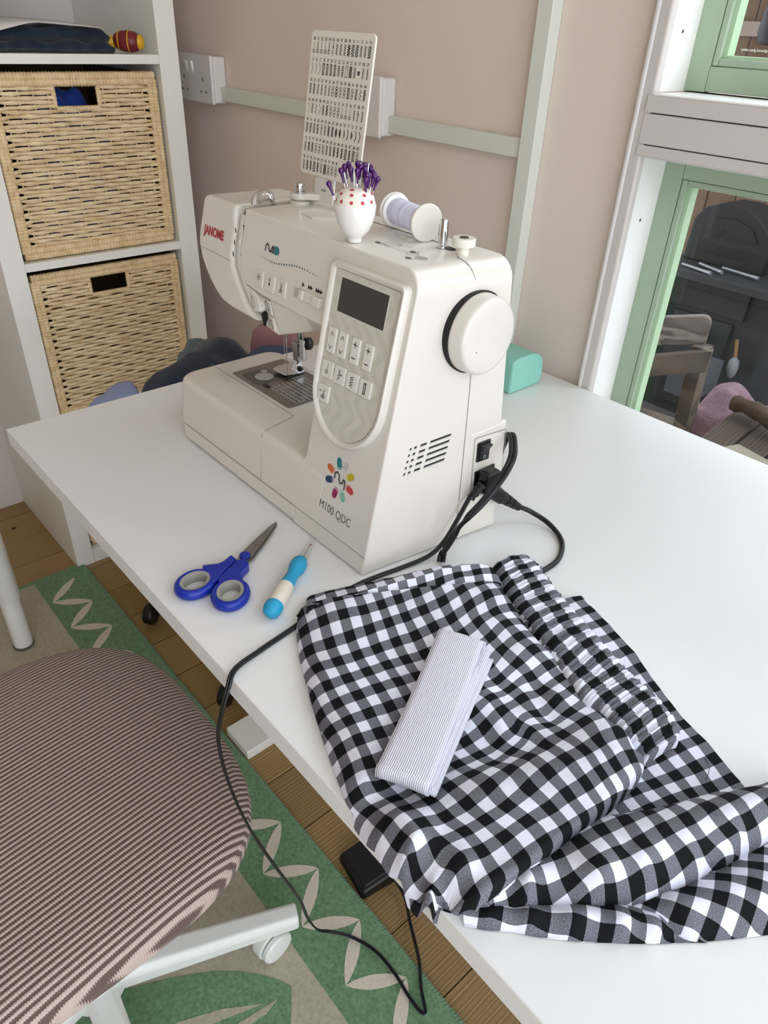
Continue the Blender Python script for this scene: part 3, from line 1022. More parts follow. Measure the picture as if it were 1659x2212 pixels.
dt.build('dotted_line', mat('petrol_ink', '#33555a', 0.5), sm)['kind'] = 'stuff'

# flower logo and model lettering low on the column
fl_c = (0.7237, 0.0785)
petal = [('#17727c', 107), ('#b9b8b4', 73), ('#b7ab1b', 33), ('#c03b40', -13), ('#7cb9a4', -62), ('#8f1f55', -103), ('#1c3560', -158), ('#c9652a', 160)]
pt = MB()
mats_p = []
for k, (cc, a) in enumerate(petal):
    for part in (0, 1):
        c_ = cc if part == 0 else '#%02x%02x%02x' % tuple(int(0.45 * int(cc[i:i + 2], 16) + 0.55 * 222) for i in (1, 3, 5))
        mats_p.append(mat('petal_ink_%s%s' % ('outer' if part == 0 else 'inner', cc[1:]), c_, 0.5))
        ca, sa = math.cos(R(a)), math.sin(R(a))
        pts = []
        rr = [(0.0125, -0.0034), (0.0175, -0.0036), (0.0205, -0.0030), (0.0222, -0.0012), (0.0222, 0.0012), (0.0205, 0.0030), (0.0175, 0.0036), (0.0125, 0.0034)] if part == 0 else [(0.0124, 0.0034), (0.0110, 0.0028), (0.0098, 0.0012), (0.0098, -0.0012), (0.0110, -0.0028), (0.0124, -0.0034)]
        pt.cur = k * 2 + part
        pt.poly([(fl_c[0] + r_ * ca - s_ * sa, fl_c[1] + 0.98 * (r_ * sa + s_ * ca)) for r_, s_ in rr], fp)
pt.build('flower_logo', mats_p, sm)
wv = MB()
wv.strip([(fl_c[0] - 0.0082, fl_c[1] - 0.001), (fl_c[0] - 0.0080, fl_c[1] + 0.0042), (fl_c[0] - 0.0050, fl_c[1] + 0.0062), (fl_c[0] - 0.0018, fl_c[1] + 0.0040), (fl_c[0] - 0.0012, fl_c[1] - 0.0008), (fl_c[0] + 0.0012, fl_c[1] - 0.0032), (fl_c[0] + 0.0040, fl_c[1] - 0.0016), (fl_c[0] + 0.0052, fl_c[1] + 0.0022), (fl_c[0] + 0.0074, fl_c[1] + 0.0016), (fl_c[0] + 0.0080, fl_c[1] - 0.0062)], 0.0018, fp)
wv.build('flower_wave', m_grey_ink, sm)
ml = MB()
put_text(ml, 'M100 QDC', fp, 0.7250, 0.0428, 0.0128, -0.004, 'CENTER', 0.82)
ml.build('model_lettering', mat('dark_grey_ink', '#55524e', 0.5), sm)

# control panel: raised frame, patterned plate, display, keys
def pan(inset):
    x0, x1, ht, hb = 0.6658 + inset, 0.7675 - inset, 0.2718 - inset, 0.1112 + inset
    r_ = 0.006 - inset * 0.5
    cx, rx = (x0 + x1) / 2, (x1 - x0) / 2
    pts = arc(x1 - r_, ht - r_, r_, 0, 90, 4) + arc(x0 + r_, ht - r_, r_, 90, 180, 4)
    ry = 0.052 - inset
    for i in range(0, 19):
        a = R(180 + 180 * i / 18)
        pts.append((cx + rx * math.cos(a), hb + ry + ry * math.sin(a)))
    return pts


po, pi_ = pan(0.0), pan(0.0068)
n = len(po)
fr_ = MB()
lv = [(pan(0.0), -0.002), (pan(0.0004), 0.0045), (pan(0.0022), 0.0072), (pan(0.0048), 0.0068), (pan(0.0068), 0.0042), (pan(0.0069), -0.002)]
vs = [FP(u, v, o_) for l, o_ in lv for u, v in l]
fs = []
for i in range(len(lv) - 1):
    for k in range(n):
        k2 = (k + 1) % n
        fs.append((i * n + k, i * n + k2, (i + 1) * n + k2, (i + 1) * n + k))
fr_.add(vs, fs)
fr_.build('panel_frame', m_sm, sm, smooth=50)
MB().prism([FP(u, v, 0.0044) for u, v in pan(0.0070)], [FP(u, v, -0.001) for u, v in pan(0.0070)]).build('panel_plate', mat('grey_panel_plate', '#cdc8bc', 0.45), sm)
dm = MB()
fq = lambda u, v: FP(u, v, 0.00455)
inside = pan(0.0082)


def in_poly(x, y, P):
    c_ = False
    j = len(P) - 1
    for i in range(len(P)):
        if (P[i][1] > y) != (P[j][1] > y) and x < (P[j][0] - P[i][0]) * (y - P[i][1]) / (P[j][1] - P[i][1]) + P[i][0]:
            c_ = not c_
        j = i
    return c_


def keep(u, v):
    return in_poly(u, v, inside) and not (0.6800 < u < 0.7490 and 0.2280 < v < 0.2612)


# dotted ribbons winding down the plate
for col in range(-2, 8):
    xb = 0.660 + col * 0.0165
    for lane in range(-2, 3):
        N = 190
        prev = None
        for i in range(N):
            t_ = i / N
            h = 0.2680 - 0.168 * t_
            ph = 2 * math.pi * h / 0.034
            amp = 0.0062
            x = xb + amp * math.sin(ph) + 0.10 * (0.27 - h)
            dx = amp * math.cos(ph) * 2 * math.pi / 0.034 + -0.10
            ln = math.sqrt(1 + dx * dx)
            u, v = x + lane * 0.0012 * (1 / ln) * 1.0, h - lane * 0.0012 * dx / ln * 1.0
            if prev and (u - prev[0]) ** 2 + (v - prev[1]) ** 2 < 0.0011 ** 2:
                continue
            prev = (u, v)
            if keep(u, v):
                r_ = 0.00033
                dm.poly([(u - r_, v), (u, v - r_), (u + r_, v), (u, v + r_)], fq)
dm.build('dot_pattern', mat('dot_grey', '#98958a', 0.6), sm)['kind'] = 'stuff'
q = [(0.6828, 0.2297), (0.7468, 0.2297), (0.7468, 0.2592), (0.6828, 0.2592)]
MB().prism([FP(u, v, 0.0047) for u, v in q], [FP(u, v, 0.003) for u, v in q]).build('display', mat('display_grey', '#3d3732', 0.25), sm)
q2 = rrect(0.6812, 0.2286, 0.7482, 0.2604, 0.002, 3)
MB().prism([FP(u, v, 0.0046) for u, v in q2], [FP(u, v, 0.003) for u, v in q2]).build('display_border', mat('pale_panel_plate', '#d2cec4', 0.4), sm)
fk = lambda u, v: FP(u, v, 0.00655)
m_key = mat('key_plastic', '#dcd8cf', 0.4)
pr = MB()
for k, (x0, x1) in enumerate(((0.6780, 0.6893), (0.6934, 0.7048), (0.7121, 0.7233), (0.7301, 0.7411))):
    q = rrect(x0, 0.1915, x1, 0.2145, 0.001, 2)
    MB().prism([FP(u, v, 0.0063) for u, v in q], [FP(u, v, 0.003) for u, v in q]).build('rocker_key', m_key, sm, bevel=0.0006, seg=2)
    c = (x0 + x1) / 2
    if k < 2:
        pr.strip([(c - 0.0020, 0.2075), (c, 0.2108), (c + 0.0020, 0.2075)], 0.0006, fk)
        pr.strip([(c - 0.0020, 0.1982), (c, 0.1950), (c + 0.0020, 0.1982)], 0.0006, fk)
    else:
        pr.strip([(c - 0.0024, 0.2087), (c + 0.0024, 0.2087)], 0.0008, fk)
        pr.strip([(c, 0.2063), (c, 0.2111)], 0.0008, fk)
        pr.strip([(c - 0.0022, 0.1967), (c + 0.0022, 0.1967)], 0.0009, fk)
for k, (x0, x1, h0, h1) in enumerate(((0.6766, 0.6925, 0.1678, 0.1838), (0.6953, 0.7107, 0.1678, 0.1840), (0.7134, 0.7292, 0.1680, 0.1840), (0.7319, 0.7475, 0.1681, 0.1838), (0.6765, 0.6922, 0.1447, 0.1606))):
    q = rrect(x0, h0, x1, h1, 0.001, 2)
    MB().prism([FP(u, v, 0.0063) for u, v in q], [FP(u, v, 0.003) for u, v in q]).build('square_key', m_key, sm, bevel=0.0006, seg=2)
    c, d = (x0 + x1) / 2, (h0 + h1) / 2
    if k == 0:
        pr.strip([(c + 0.0010, d + 0.0052), (c + 0.0006, d + 0.0028)], 0.0004, fk)
        pr.strip([(c + 0.0005, d + 0.0022), (c + 0.0002, d - 0.0001)], 0.0004, fk)
        pr.strip(rrect(c - 0.0022, d - 0.0034, c + 0.0018, d - 0.0012, 0.0008, 2), 0.0004, fk, True)
        pr.strip([(c - 0.0001, d), (c - 0.0004, d - 0.0052)], 0.0004, fk)
    elif k == 1:
        pr.strip([(c - 0.0016, d + 0.0052), (c + 0.0010, d + 0.0040), (c - 0.0014, d + 0.0026), (c + 0.0012, d + 0.0012), (c - 0.0014, d - 0.0004), (c + 0.0010, d - 0.0018), (c - 0.0018, d - 0.0034), (c - 0.0004, d - 0.0048)], 0.00055, fk)
        put_text(pr, 'M', fk, c + 0.0026, d + 0.0008, 0.0026, 0.03)
    elif k == 2:
        z_ = []
        for i in range(9):
            z_.append((c + (-0.0022 if i % 2 else 0.0020), d + 0.0050 - 0.00125 * i))
        pr.strip(z_, 0.0005, fk)
    elif k == 3:
        pr.strip([(c - 0.0011, d - 0.0048), (c + 0.0011, d - 0.0048), (c + 0.0011, d + 0.0048), (c - 0.0011, d + 0.0048)], 0.0010, fk, True)
    else:
        put_text(pr, 'M', fk, c - 0.0040, d + 0.0012, 0.0034)
        pr.strip([(c + 0.0030, d + 0.0040), (c - 0.0004, d - 0.0022)], 0.0005, fk)
        pr.strip([(c + 0.0002, d + 0.0042), (c + 0.0018, d - 0.0022)], 0.0005, fk)
        pr.strip(arc(c - 0.0008, d - 0.0034, 0.0013, 0, 360, 10), 0.0006, fk)
        pr.strip(arc(c + 0.0020, d - 0.0034, 0.0013, 0, 360, 10), 0.0006, fk)
pr.build('key_symbols', m_ink, sm)

# right-hand side: seam, wheel, vents, rear block with switch and sockets
sl = MB()
pts = [(0.7968, 0.2255, ZT + 0.003)] + [SP(0.2262 + 0.004 * min(1, i / 4), h, 0.0002) for i, h in enumerate((0.03, 0.06, 0.09, 0.13, 0.17))] + [SP(0.2296, 0.255, 0.0002)]
for a in (20, 40, 60, 80, 90):
    pts.append((0.7537 + 0.0202 * math.cos(R(a)) + 0.13 * 0.058, 0.2290 - 0.004 * a / 90, ZT + 0.2650 + 0.0203 * math.sin(R(a))))
pts += [(0.7585, 0.2275, ZT + 0.2852), (0.7570, 0.2290, ZT + 0.2851)]
sl.tube(pts, 0.00045, 5)
sl.tube([(0.7380, 0.2400, ZT + 0.2851), (0.7200, 0.2478, ZT + 0.2851), (0.60, 0.2480, ZT + 0.2851)], 0.0004, 5)
sl.build('shell_seam', m_seam, sm)
WC = (0.7840, 0.2318, ZT + 0.2242)
MB().lathe([(0.0374, -0.006), (0.0374, 0.0016), (0.0340, 0.0014), (0.0340, -0.006)], WC, (1, 0, 0), 48, False).build('wheel_gap_shade', m_dark, sm, smooth=40)  # black ring: shade in the gap round the wheel, put in as colour
MB().lathe([(0.0350, -0.004), (0.0362, 0.0010), (0.0360, 0.0030), (0.0352, 0.0120), (0.0345, 0.0150), (0.0333, 0.0168), (0.0310, 0.0176), (0.0200, 0.0180), (0.0001, 0.0181)], WC, (1, 0, 0), 64).build('handwheel', m_sm, sm, smooth=45)
MB().lathe([(0.0005, 0.0), (0.0005, 0.0003)], (WC[0] + 0.0181, WC[1] - 0.0165, WC[2] - 0.0095), (1, 0, 0), 8).build('wheel_mark', m_ink, sm)
vt = MB()
ve = MB()
for r_ in range(5):
    h = 0.1250 - 0.00615 * r_
    sh = -0.00162 * r_
    for y0, y1 in ((0.1632, 0.1652), (0.1684, 0.1712), (0.1755, 0.1825), (0.1868, 0.2112)):
        k_ = 0.0026 + 0.0002
        tl = lambda y: h + 0.06 * (y - 0.163)
        q = [(y0 + sh - 0.0006, tl(y0) - 0.0014), (y1 + sh - 0.0006, tl(y1) - 0.0014), (y1 + sh + 0.0004, tl(y1) + 0.0014), (y0 + sh + 0.0004, tl(y0) + 0.0014)]
        vt.prism([SP(y, h_, 0.00015) for y, h_ in q], [SP(y, h_, -0.001) for y, h_ in q])
        q = [(y0 + sh - 0.0006, tl(y0) - 0.0014), (y1 + sh - 0.0006, tl(y1) - 0.0014), (y1 + sh - 0.0002, tl(y1) - 0.0003), (y0 + sh - 0.0002, tl(y0) - 0.0003)]
        ve.poly(q, lambda a, b: SP(a, b, 0.0003))
vt.build('vent_slots', m_dark, sm)['kind'] = 'stuff'
ve.build('vent_edges', mat('vent_edge_grey', '#a5a29c', 0.5), sm)['kind'] = 'stuff'
# rear block that carries the switch and the sockets, with its foot
rb = MB()
q0 = [(0.762, 0.2385), (0.7946, 0.2400), (0.7985, 0.2745), (0.7960, 0.2840), (0.762, 0.2860)]
lv = [(0.0490, 0.0), (0.0560, 0.0), (0.1170, 0.0004), (0.1225, -0.0010), (0.1250, -0.006)]
rb.hexa([(0.762, 0.2350, ZT + 0.0450), (0.7950, 0.2365, ZT + 0.0450), (0.7985, 0.2850, ZT + 0.0450), (0.762, 0.2880, ZT + 0.0450),
         (0.762, 0.2330, ZT + 0.1220), (0.7902, 0.2345, ZT + 0.1220), (0.7962, 0.2835, ZT + 0.1265), (0.762, 0.2850, ZT + 0.1265)])
rb.hexa([(0.7700, 0.2506, ZT + 0.0006), (0.7966, 0.2542, ZT + 0.0006), (0.7957, 0.2810, ZT + 0.0006), (0.7700, 0.2840, ZT + 0.0006),
         (0.7700, 0.2440, ZT + 0.0500), (0.7962, 0.2440, ZT + 0.0500), (0.7984, 0.2846, ZT + 0.0500), (0.7700, 0.2868, ZT + 0.0500)])
rb.build('rear_block', m_sm, sm, bevel=0.0035, seg=3)
MB().prism([(0.7400, 0.2260, ZT + 0.012), (0.7955, 0.2262, ZT + 0.012), (0.7965, 0.2500, ZT + 0.028), (0.7400, 0.27, ZT + 0.028)],
           [(0.7400, 0.2260, ZT + 0.050), (0.7930, 0.2262, ZT + 0.050), (0.7945, 0.2500, ZT + 0.050), (0.7400, 0.27, ZT + 0.050)]).build('rear_skirt', m_sm, sm)
RB = lambda y, h, off=0.0: (0.7902 + (y - 0.2345) * 0.122 + (0.122 - h) * 0.050 + off, y, ZT + h)
q = rrect(0.2405, 0.0480, 0.2815, 0.1165, 0.002, 3)
pl_ = MB()
pl_.strip(q, 0.0007, lambda a, b: RB(a, b, 0.0012), True)
pl_.build('plate_seam', m_seam, sm)
sw = [(0.2445, 0.0890), (0.2600, 0.0895), (0.2610, 0.1110), (0.2450, 0.1100)]
MB().prism([RB(y, h, 0.0022) for y, h in sw], [RB(y, h, -0.002) for y, h in sw]).build('switch_frame', m_black, sm, bevel=0.0006)
rk = MB()
rk.prism([RB(0.2465, 0.0905, 0.0030), RB(0.2465, 0.1015, 0.0040), RB(0.2465, 0.1080, 0.0085), RB(0.2465, 0.1085, 0.0), RB(0.2465, 0.0905, 0.0)],
         [RB(0.2582, 0.0905, 0.0030), RB(0.2582, 0.1015, 0.0040), RB(0.2582, 0.1085, 0.0085), RB(0.2582, 0.1090, 0.0), RB(0.2582, 0.0905, 0.0)])
rk.build('rocker', mat('switch_black', '#17171a', 0.3), sm, bevel=0.0005)
om = MB()
om.strip(arc(0.2520, 0.0950, 0.0015, 0, 360, 12), 0.0004, lambda a, b: RB(a, b, 0.0040))
om.build('switch_mark', mat('white_ink', '#d8d8d8', 0.5), sm)
sq_ = [(0.2440, 0.0500), (0.2710, 0.0520), (0.2700, 0.0800), (0.2440, 0.0780)]
MB().prism([RB(y, h, 0.0016) for y, h in sq_], [RB(y, h, -0.002) for y, h in sq_]).build('socket_inlet', m_black, sm, bevel=0.0006)

# needle plate on the bed
h0 = 0.0745
bp = lambda u, v, o_=0.0004: (u, v, ZT + h0 + o_)
m_plate = mat('satin_needle_plate', '#8d8a84', 0.3, metal=0.9)
q = rrect(0.4345, 0.1800, 0.5600, 0.2585, 0.003, 3)
MB().prism([bp(u, v, 0.0009) for u, v in q], [bp(u, v, -0.001) for u, v in q]).build('needle_plate', m_plate, sm, bevel=0.0004)
mk = MB()
up1 = lambda u, v: bp(u, v, 0.00105)
for k in range(9):
    y = 0.2440 - 0.0062 * k
    mk.strip([(0.4990, y), (0.5180 + 0.002 * (k % 2), y)], 0.0007, up1)
    mk.strip([(0.5215, y), (0.5560, y)], 0.0007, up1)
for k in range(7):
    x = 0.5030 + 0.0085 * k
    mk.strip([(x, 0.1975), (x, 0.2160 if k % 2 else 0.2060)], 0.0007, up1)
for k in range(4):
    mk.strip([(0.4560 + 0.0055 * k, 0.1828), (0.4560 + 0.0055 * k, 0.1846)], 0.0008, up1)
mk.build('plate_marks', mat('pale_marking', '#d5d6d4', 0.4), sm)['kind'] = 'stuff'
MB().box((0.4890, 0.1895, ZT + h0 + 0.0009), (0.5010, 0.1960, ZT + h0 + 0.0012)).build('release_button', m_black, sm)
q = rrect(0.4460, 0.1855, 0.4880, 0.2225, 0.008, 4)
MB().prism([bp(u, v, 0.0014) for u, v in q], [bp(u, v, 0.0009) for u, v in q]).build('bobbin_cover', m_clear, sm)
MB().prism([bp(u, v, 0.00098) for u, v in q], [bp(u, v, 0.0009) for u, v in q]).build('bobbin_well', mat('dark_well', '#3c3a36', 0.4), sm)
bb = MB()
bb.lathe([(0.0115, 0.0), (0.0118, 0.0003), (0.0090, 0.00035), (0.0040, 0.0004), (0.0025, 0.0004)], (0.4690, 0.2060, ZT + h0 + 0.00098), (0, 0, 1), 24)
bb.lathe([(0.0045, 0.0), (0.0045, 0.0001)], (0.4545, 0.2155, ZT + h0 + 0.00098), (0, 0, 1), 12)
bb.build('bobbin', mat('pale_thread', '#b3b0aa', 0.5), sm)
fd = MB()
for k in range(4):
    fd.box((0.4700 + 0.007 * k, 0.2300, ZT + h0 + 0.0009), (0.4735 + 0.007 * k, 0.2500, ZT + h0 + 0.0018))
fd.build('feed_dog', m_steel, sm)['kind'] = 'stuff'

# presser bar, foot, needle clamp, needle
NX, NY = 0.484, 0.243
MB().tube([(NX + 0.0035, NY + 0.006, ZT + 0.100), (NX + 0.0035, NY + 0.006, ZT + 0.180)], 0.0035, 14).build('presser_bar', m_steel, sm, smooth=40)
MB().tube([(NX - 0.010, NY - 0.004, ZT + 0.122), (NX - 0.010, NY - 0.004, ZT + 0.178)], 0.0019, 10).build('needle_bar', m_steel, sm, smooth=40)
MB().tube([(NX - 0.0115, NY - 0.004, ZT + 0.076), (NX - 0.0115, NY - 0.004, ZT + 0.100), (NX - 0.0115, NY - 0.004, ZT + 0.125)], [0.0003, 0.0006, 0.0007], 8).build('needle', m_chrome, sm, smooth=40)
MB().tube([(NX - 0.021, NY - 0.006, ZT + 0.172), (NX - 0.014, NY - 0.006, ZT + 0.120), (NX - 0.0122, NY - 0.006, ZT + 0.080)], 0.00022, 5).build('thread', mat('white_thread', '#e5e2dd', 0.7), sm)
hd = MB()
hd.hexa([(NX - 0.001, NY - 0.002, ZT + 0.094), (NX + 0.010, NY - 0.002, ZT + 0.094), (NX + 0.010, NY + 0.012, ZT + 0.094), (NX - 0.001, NY + 0.012, ZT + 0.094),
         (NX - 0.002, NY - 0.003, ZT + 0.118), (NX + 0.009, NY - 0.003, ZT + 0.118), (NX + 0.009, NY + 0.012, ZT + 0.118), (NX - 0.002, NY + 0.012, ZT + 0.118)])
hd.build('foot_holder', m_steel, sm, bevel=0.001)
MB().box((NX + 0.012, NY - 0.001, ZT + 0.100), (NX + 0.0195, NY + 0.003, ZT + 0.124)).build('clamp_plate', mat('light_steel', '#c9c9c6', 0.3, metal=0.6), sm, bevel=0.0006)
MB().lathe([(0.0045, 0.0), (0.0078, 0.001), (0.0078, 0.008), (0.0055, 0.010)], (NX + 0.013, NY + 0.006, ZT + 0.118), (0.75, 0.55, 0.1), 10).build('clamp_screw', m_black, sm)
MB().lathe([(0.0022, 0.0), (0.0040, 0.001), (0.0040, 0.004), (0.002, 0.005)], (NX + 0.001, NY - 0.004, ZT + 0.168), (0.2, -1, 0), 12).build('bar_screw', m_chrome, sm, smooth=40)
ft = MB()
ft.prism([(x, y, ZT + 0.0800) for x, y in [(NX - 0.022, NY - 0.020), (NX - 0.012, NY - 0.022), (NX + 0.006, NY - 0.020), (NX + 0.010, NY - 0.008), (NX + 0.010, NY + 0.012), (NX - 0.024, NY + 0.012), (NX - 0.025, NY - 0.008)]],
         [(x, y, ZT + 0.0775) for x, y in [(NX - 0.019, NY - 0.016), (NX - 0.012, NY - 0.018), (NX + 0.004, NY - 0.017), (NX + 0.008, NY - 0.006), (NX + 0.008, NY + 0.012), (NX - 0.022, NY + 0.012), (NX - 0.023, NY - 0.006)]])
ft.build('presser_foot', m_chrome, sm, bevel=0.0006)
MB().hexa([(NX - 0.004, NY - 0.004, ZT + 0.080), (NX + 0.008, NY - 0.004, ZT + 0.080), (NX + 0.008, NY + 0.008, ZT + 0.080), (NX - 0.004, NY + 0.008, ZT + 0.080),
           (NX - 0.001, NY - 0.001, ZT + 0.090), (NX + 0.006, NY - 0.001, ZT + 0.090), (NX + 0.006, NY + 0.006, ZT + 0.094), (NX - 0.001, NY + 0.006, ZT + 0.094)]).build('foot_shank', m_chrome, sm, bevel=0.0006)
MB().lathe([(0.0022, 0.0), (0.0034, 0.0008), (0.0034, 0.005), (0.0022, 0.006)], (NX + 0.010, NY - 0.002, ZT + 0.0865), (1, 0.3, 0), 12).build('foot_lever', m_black, sm, smooth=40)

# top of the machine: guides, bobbin winder, seams, diagram
HT = 0.2850
tp = lambda u, v, o_=0.0003: (u, v, ZT + HT + o_)
for nm, L in (('lid_tab', [(0.5555, 0.2065), (0.5790, 0.2035), (0.5960, 0.2240), (0.5790, 0.2300)]), ('lid_tab', [(0.5925, 0.2440), (0.6130, 0.2370), (0.6230, 0.2440), (0.6060, 0.2540)]), ('lid_tab', [(0.6780, 0.2325), (0.6935, 0.2300), (0.7000, 0.2440), (0.6840, 0.2440)])):
    MB().prism([tp(u, v, 0.0012) for u, v in L], [tp(u, v, -0.001) for u, v in L]).build(nm, m_sm, sm, bevel=0.0004)
tg = MB()
tg.tube(spline([(0.4895, 0.1920, ZT + HT - 0.002), (0.4860, 0.1965, ZT + HT + 0.006), (0.4850, 0.2060, ZT + HT + 0.0085), (0.4870, 0.2150, ZT + HT + 0.0080), (0.4910, 0.2170, ZT + HT - 0.002)], 5), [0.0016] * 21, 8, True, 2.2)
tg.tube(spline([(0.4900, 0.1990, ZT + HT - 0.001), (0.4925, 0.2040, ZT + HT + 0.0030), (0.4945, 0.2100, ZT + HT + 0.0035), (0.4950, 0.2160, ZT + HT - 0.001)], 5), [0.0011] * 16, 8, True, 1.6)
tg.build('thread_guide', m_chrome, sm, smooth=60)
gv = MB()
gv.strip([(0.4995, 0.1730), (0.4990, 0.2500)], 0.0052, lambda u, v: tp(u, v, 0.0004))
gv.build('thread_groove', mat('groove_shade', '#c4c0b8', 0.5), sm)
# retractable bobbin thread arm
ta = MB()
ta.hexa([(0.5050, 0.2360, ZT + HT + 0.0040), (0.5200, 0.2345, ZT + HT + 0.0040), (0.5620, 0.2900, ZT + HT + 0.0040), (0.5500, 0.2930, ZT + HT + 0.0040),
         (0.5050, 0.2360, ZT + HT + 0.0105), (0.5200, 0.2345, ZT + HT + 0.0105), (0.5620, 0.2900, ZT + HT + 0.0105), (0.5500, 0.2930, ZT + HT + 0.0105)])
ta.lathe([(0.0100, 0.004), (0.0104, 0.0055), (0.0104, 0.0090), (0.0096, 0.0105), (0.0001, 0.0106)], (0.5120, 0.2370, ZT + HT), (0, 0, 1), 24)
ta.build('winder_arm', m_sm, sm, bevel=0.001, seg=2)
MB().lathe([(0.0108, -0.001), (0.0108, 0.0022), (0.0070, 0.0036)], (0.5120, 0.2370, ZT + HT), (0, 0, 1), 24).build('arm_boss', m_sm2, sm, smooth=40)
MB().lathe([(0.0060, 0.0104), (0.0062, 0.0120), (0.0050, 0.0126), (0.0050, 0.0140), (0.0066, 0.0148), (0.0066, 0.0164), (0.0052, 0.0172), (0.0060, 0.0184), (0.0058, 0.0198), (0.0030, 0.0204), (0.0001, 0.0205)], (0.5120, 0.2370, ZT + HT), (0, 0, 1), 20).build('tension_disc', m_chrome, sm, smooth=40)
MB().lathe([(0.0115, -0.003), (0.0128, -0.0015), (0.0128, 0.0015), (0.0115, 0.003), (0.0001, 0.003)], (0.5080, 0.2640, ZT + HT + 0.0105), (0.35, 0.93, 0), 28).build('guide_wheel', m_sm2, sm, smooth=40)
# spindle and stop
q = [(0.7215 + 0.0215 / 2 * (1 + math.cos(R(a))) * 1.0, 0.2405 + 0.0045 * math.sin(R(a)) + 0.0005) for a in range(0, 360, 20)]
MB().poly(q, lambda u, v: tp(u, v, 0.0003)).build('spindle_slot', m_dark, sm)
MB().lathe([(0.0052, 0.0), (0.0052, 0.0018), (0.0041, 0.0024), (0.0040, 0.0230), (0.0036, 0.0240), (0.0018, 0.0242), (0.0016, 0.0225)], (0.7285, 0.2385, ZT + HT), (0, 0, 1), 20).build('winder_spindle', m_chrome, sm, smooth=40)
MB().tube([(0.7247, 0.2370, ZT + HT + 0.020), (0.7244, 0.2366, ZT + HT + 0.012), (0.7247, 0.2370, ZT + HT + 0.006)], 0.0005, 6).build('spindle_spring', m_steel, sm)
MB().lathe([(0.0052, -0.001), (0.0050, 0.0075), (0.0100, 0.0078), (0.0104, 0.0086), (0.0104, 0.0136), (0.0098, 0.0144), (0.0001, 0.0145)], (0.7555, 0.2365, ZT + HT), (0, 0, 1), 28).build('winder_stop', mat('ivory_plastic', '#dedbce', 0.35), sm, smooth=35)
MB().lathe([(0.0042, 0.0), (0.0042, 0.0005)], (0.7555, 0.2365, ZT + HT + 0.0145), (0, 0, 1), 14).build('stop_screw', mat('dark_steel', '#4b4a48', 0.35, metal=0.8), sm)
# threading diagram
dg_ = MB()
w_ = 0.0005
dg_.strip([(0.6890, 0.2010), (0.6960, 0.2135), (0.7035, 0.2120), (0.6985, 0.2000)], w_, tp, True)
dg_.strip([(0.6870, 0.2040), (0.6880, 0.1985), (0.6930, 0.1975), (0.6965, 0.2000)], w_, tp)
for k in range(10):
    t_ = k / 10
    a, b = (0.6960 + 0.026 * t_, 0.1985 + 0.0015 * t_), (0.6960 + 0.026 * (t_ + 0.055), 0.1985 + 0.0015 * (t_ + 0.055))
    dg_.strip([a, b], w_, tp)
for k in range(6):
    t_ = k / 6
    a, b = (0.7010 + 0.014 * t_, 0.2090 + 0.006 * t_), (0.7010 + 0.014 * (t_ + 0.09), 0.2090 + 0.006 * (t_ + 0.09))
    dg_.strip([a, b], w_, tp)
dg_.strip([(0.7300 + 0.0062 * math.cos(a), 0.2000 + 0.0045 * math.sin(a)) for a in [2 * math.pi * i / 20 for i in range(20)]], w_, tp, True)
dg_.strip([(0.7290 + 0.0030 * math.cos(a), 0.2020 + 0.0022 * math.sin(a)) for a in [2 * math.pi * i / 14 for i in range(14)]], w_, tp, True)
for r_ in (0.0056, 0.0040, 0.0018):
    dg_.strip([(0.7440 + r_ * math.cos(a), 0.1975 + 0.75 * r_ * math.sin(a)) for a in [2 * math.pi * i / 18 for i in range(18)]], w_, tp, True)
dg_.strip([(0.7392, 0.1895), (0.7412, 0.1880), (0.7432, 0.1900), (0.7420, 0.1915), (0.7400, 0.1912)], w_, tp, True)
for u, v in ((0.6805, 0.1990), (0.7215, 0.2045), (0.7335, 0.1875)):
    dg_.poly([(u, v), (u + 0.0050, v - 0.0012), (u + 0.0068, v + 0.0022), (u + 0.0018, v + 0.0034)], tp)
dg_.poly([(0.7275, 0.2075), (0.7300, 0.2070), (0.7298, 0.2100)], tp)
dg_.build('threading_diagram', m_grey_ink, sm)
dn = MB()
for k, (u, v) in enumerate(((0.6839, 0.2001), (0.7249, 0.2056), (0.7369, 0.1886))):
    put_text(dn, str(k + 1), lambda a, b: tp(u + a - b * 0.3, v + b * 0.8 + 0.2 * a, 0.00045), 0, 0, 0.0030)
    dn.build('diagram_number', mat('white_print', '#e8e8e8', 0.5), sm)
    dn = MB()

# thread spool with its caps on the machine's spool pin
AXS = Vector((math.cos(R(12)), -math.sin(R(12)), 0))
SC0, SC1 = Vector((0.6560, 0.2480, ZT + 0.3018)), Vector((0.7060, 0.2385, ZT + 0.3018))
MB().lathe([(0.0155, -0.0016), (0.0165, -0.0008), (0.0166, 0.0008), (0.0158, 0.0015), (0.0001, 0.0016)], SC1, AXS, 40).build('spool_cap', m_sm, sm, smooth=40)
MB().lathe([(0.0150, -0.0016), (0.0160, -0.0008), (0.0160, 0.0008), (0.0150, 0.0015), (0.0001, 0.0016)], SC0 - AXS * 0.006, AXS, 40).build('spool_cap', m_sm, sm, smooth=40)
MB().tube([SC0 - AXS * 0.03, SC1], 0.0024, 10).build('spool_pin', m_sm2, sm)
tsp = thing('thread_spool', 'reel of white sewing thread held between two white discs on top of the machine', 'thread', (0.68, 0.244, ZT + 0.290))
prof = [(0.0001, -0.0042), (0.0142, -0.0040), (0.0150, -0.0034), (0.0150, -0.0020), (0.0142, -0.0016)]
MB().lathe(prof, SC0 + AXS * 0.001, AXS, 36).build('reel_flange', mat('reel_white', '#eeeeec', 0.4), tsp, smooth=40)
LT = (SC1 - SC0).dot(AXS) - 0.003
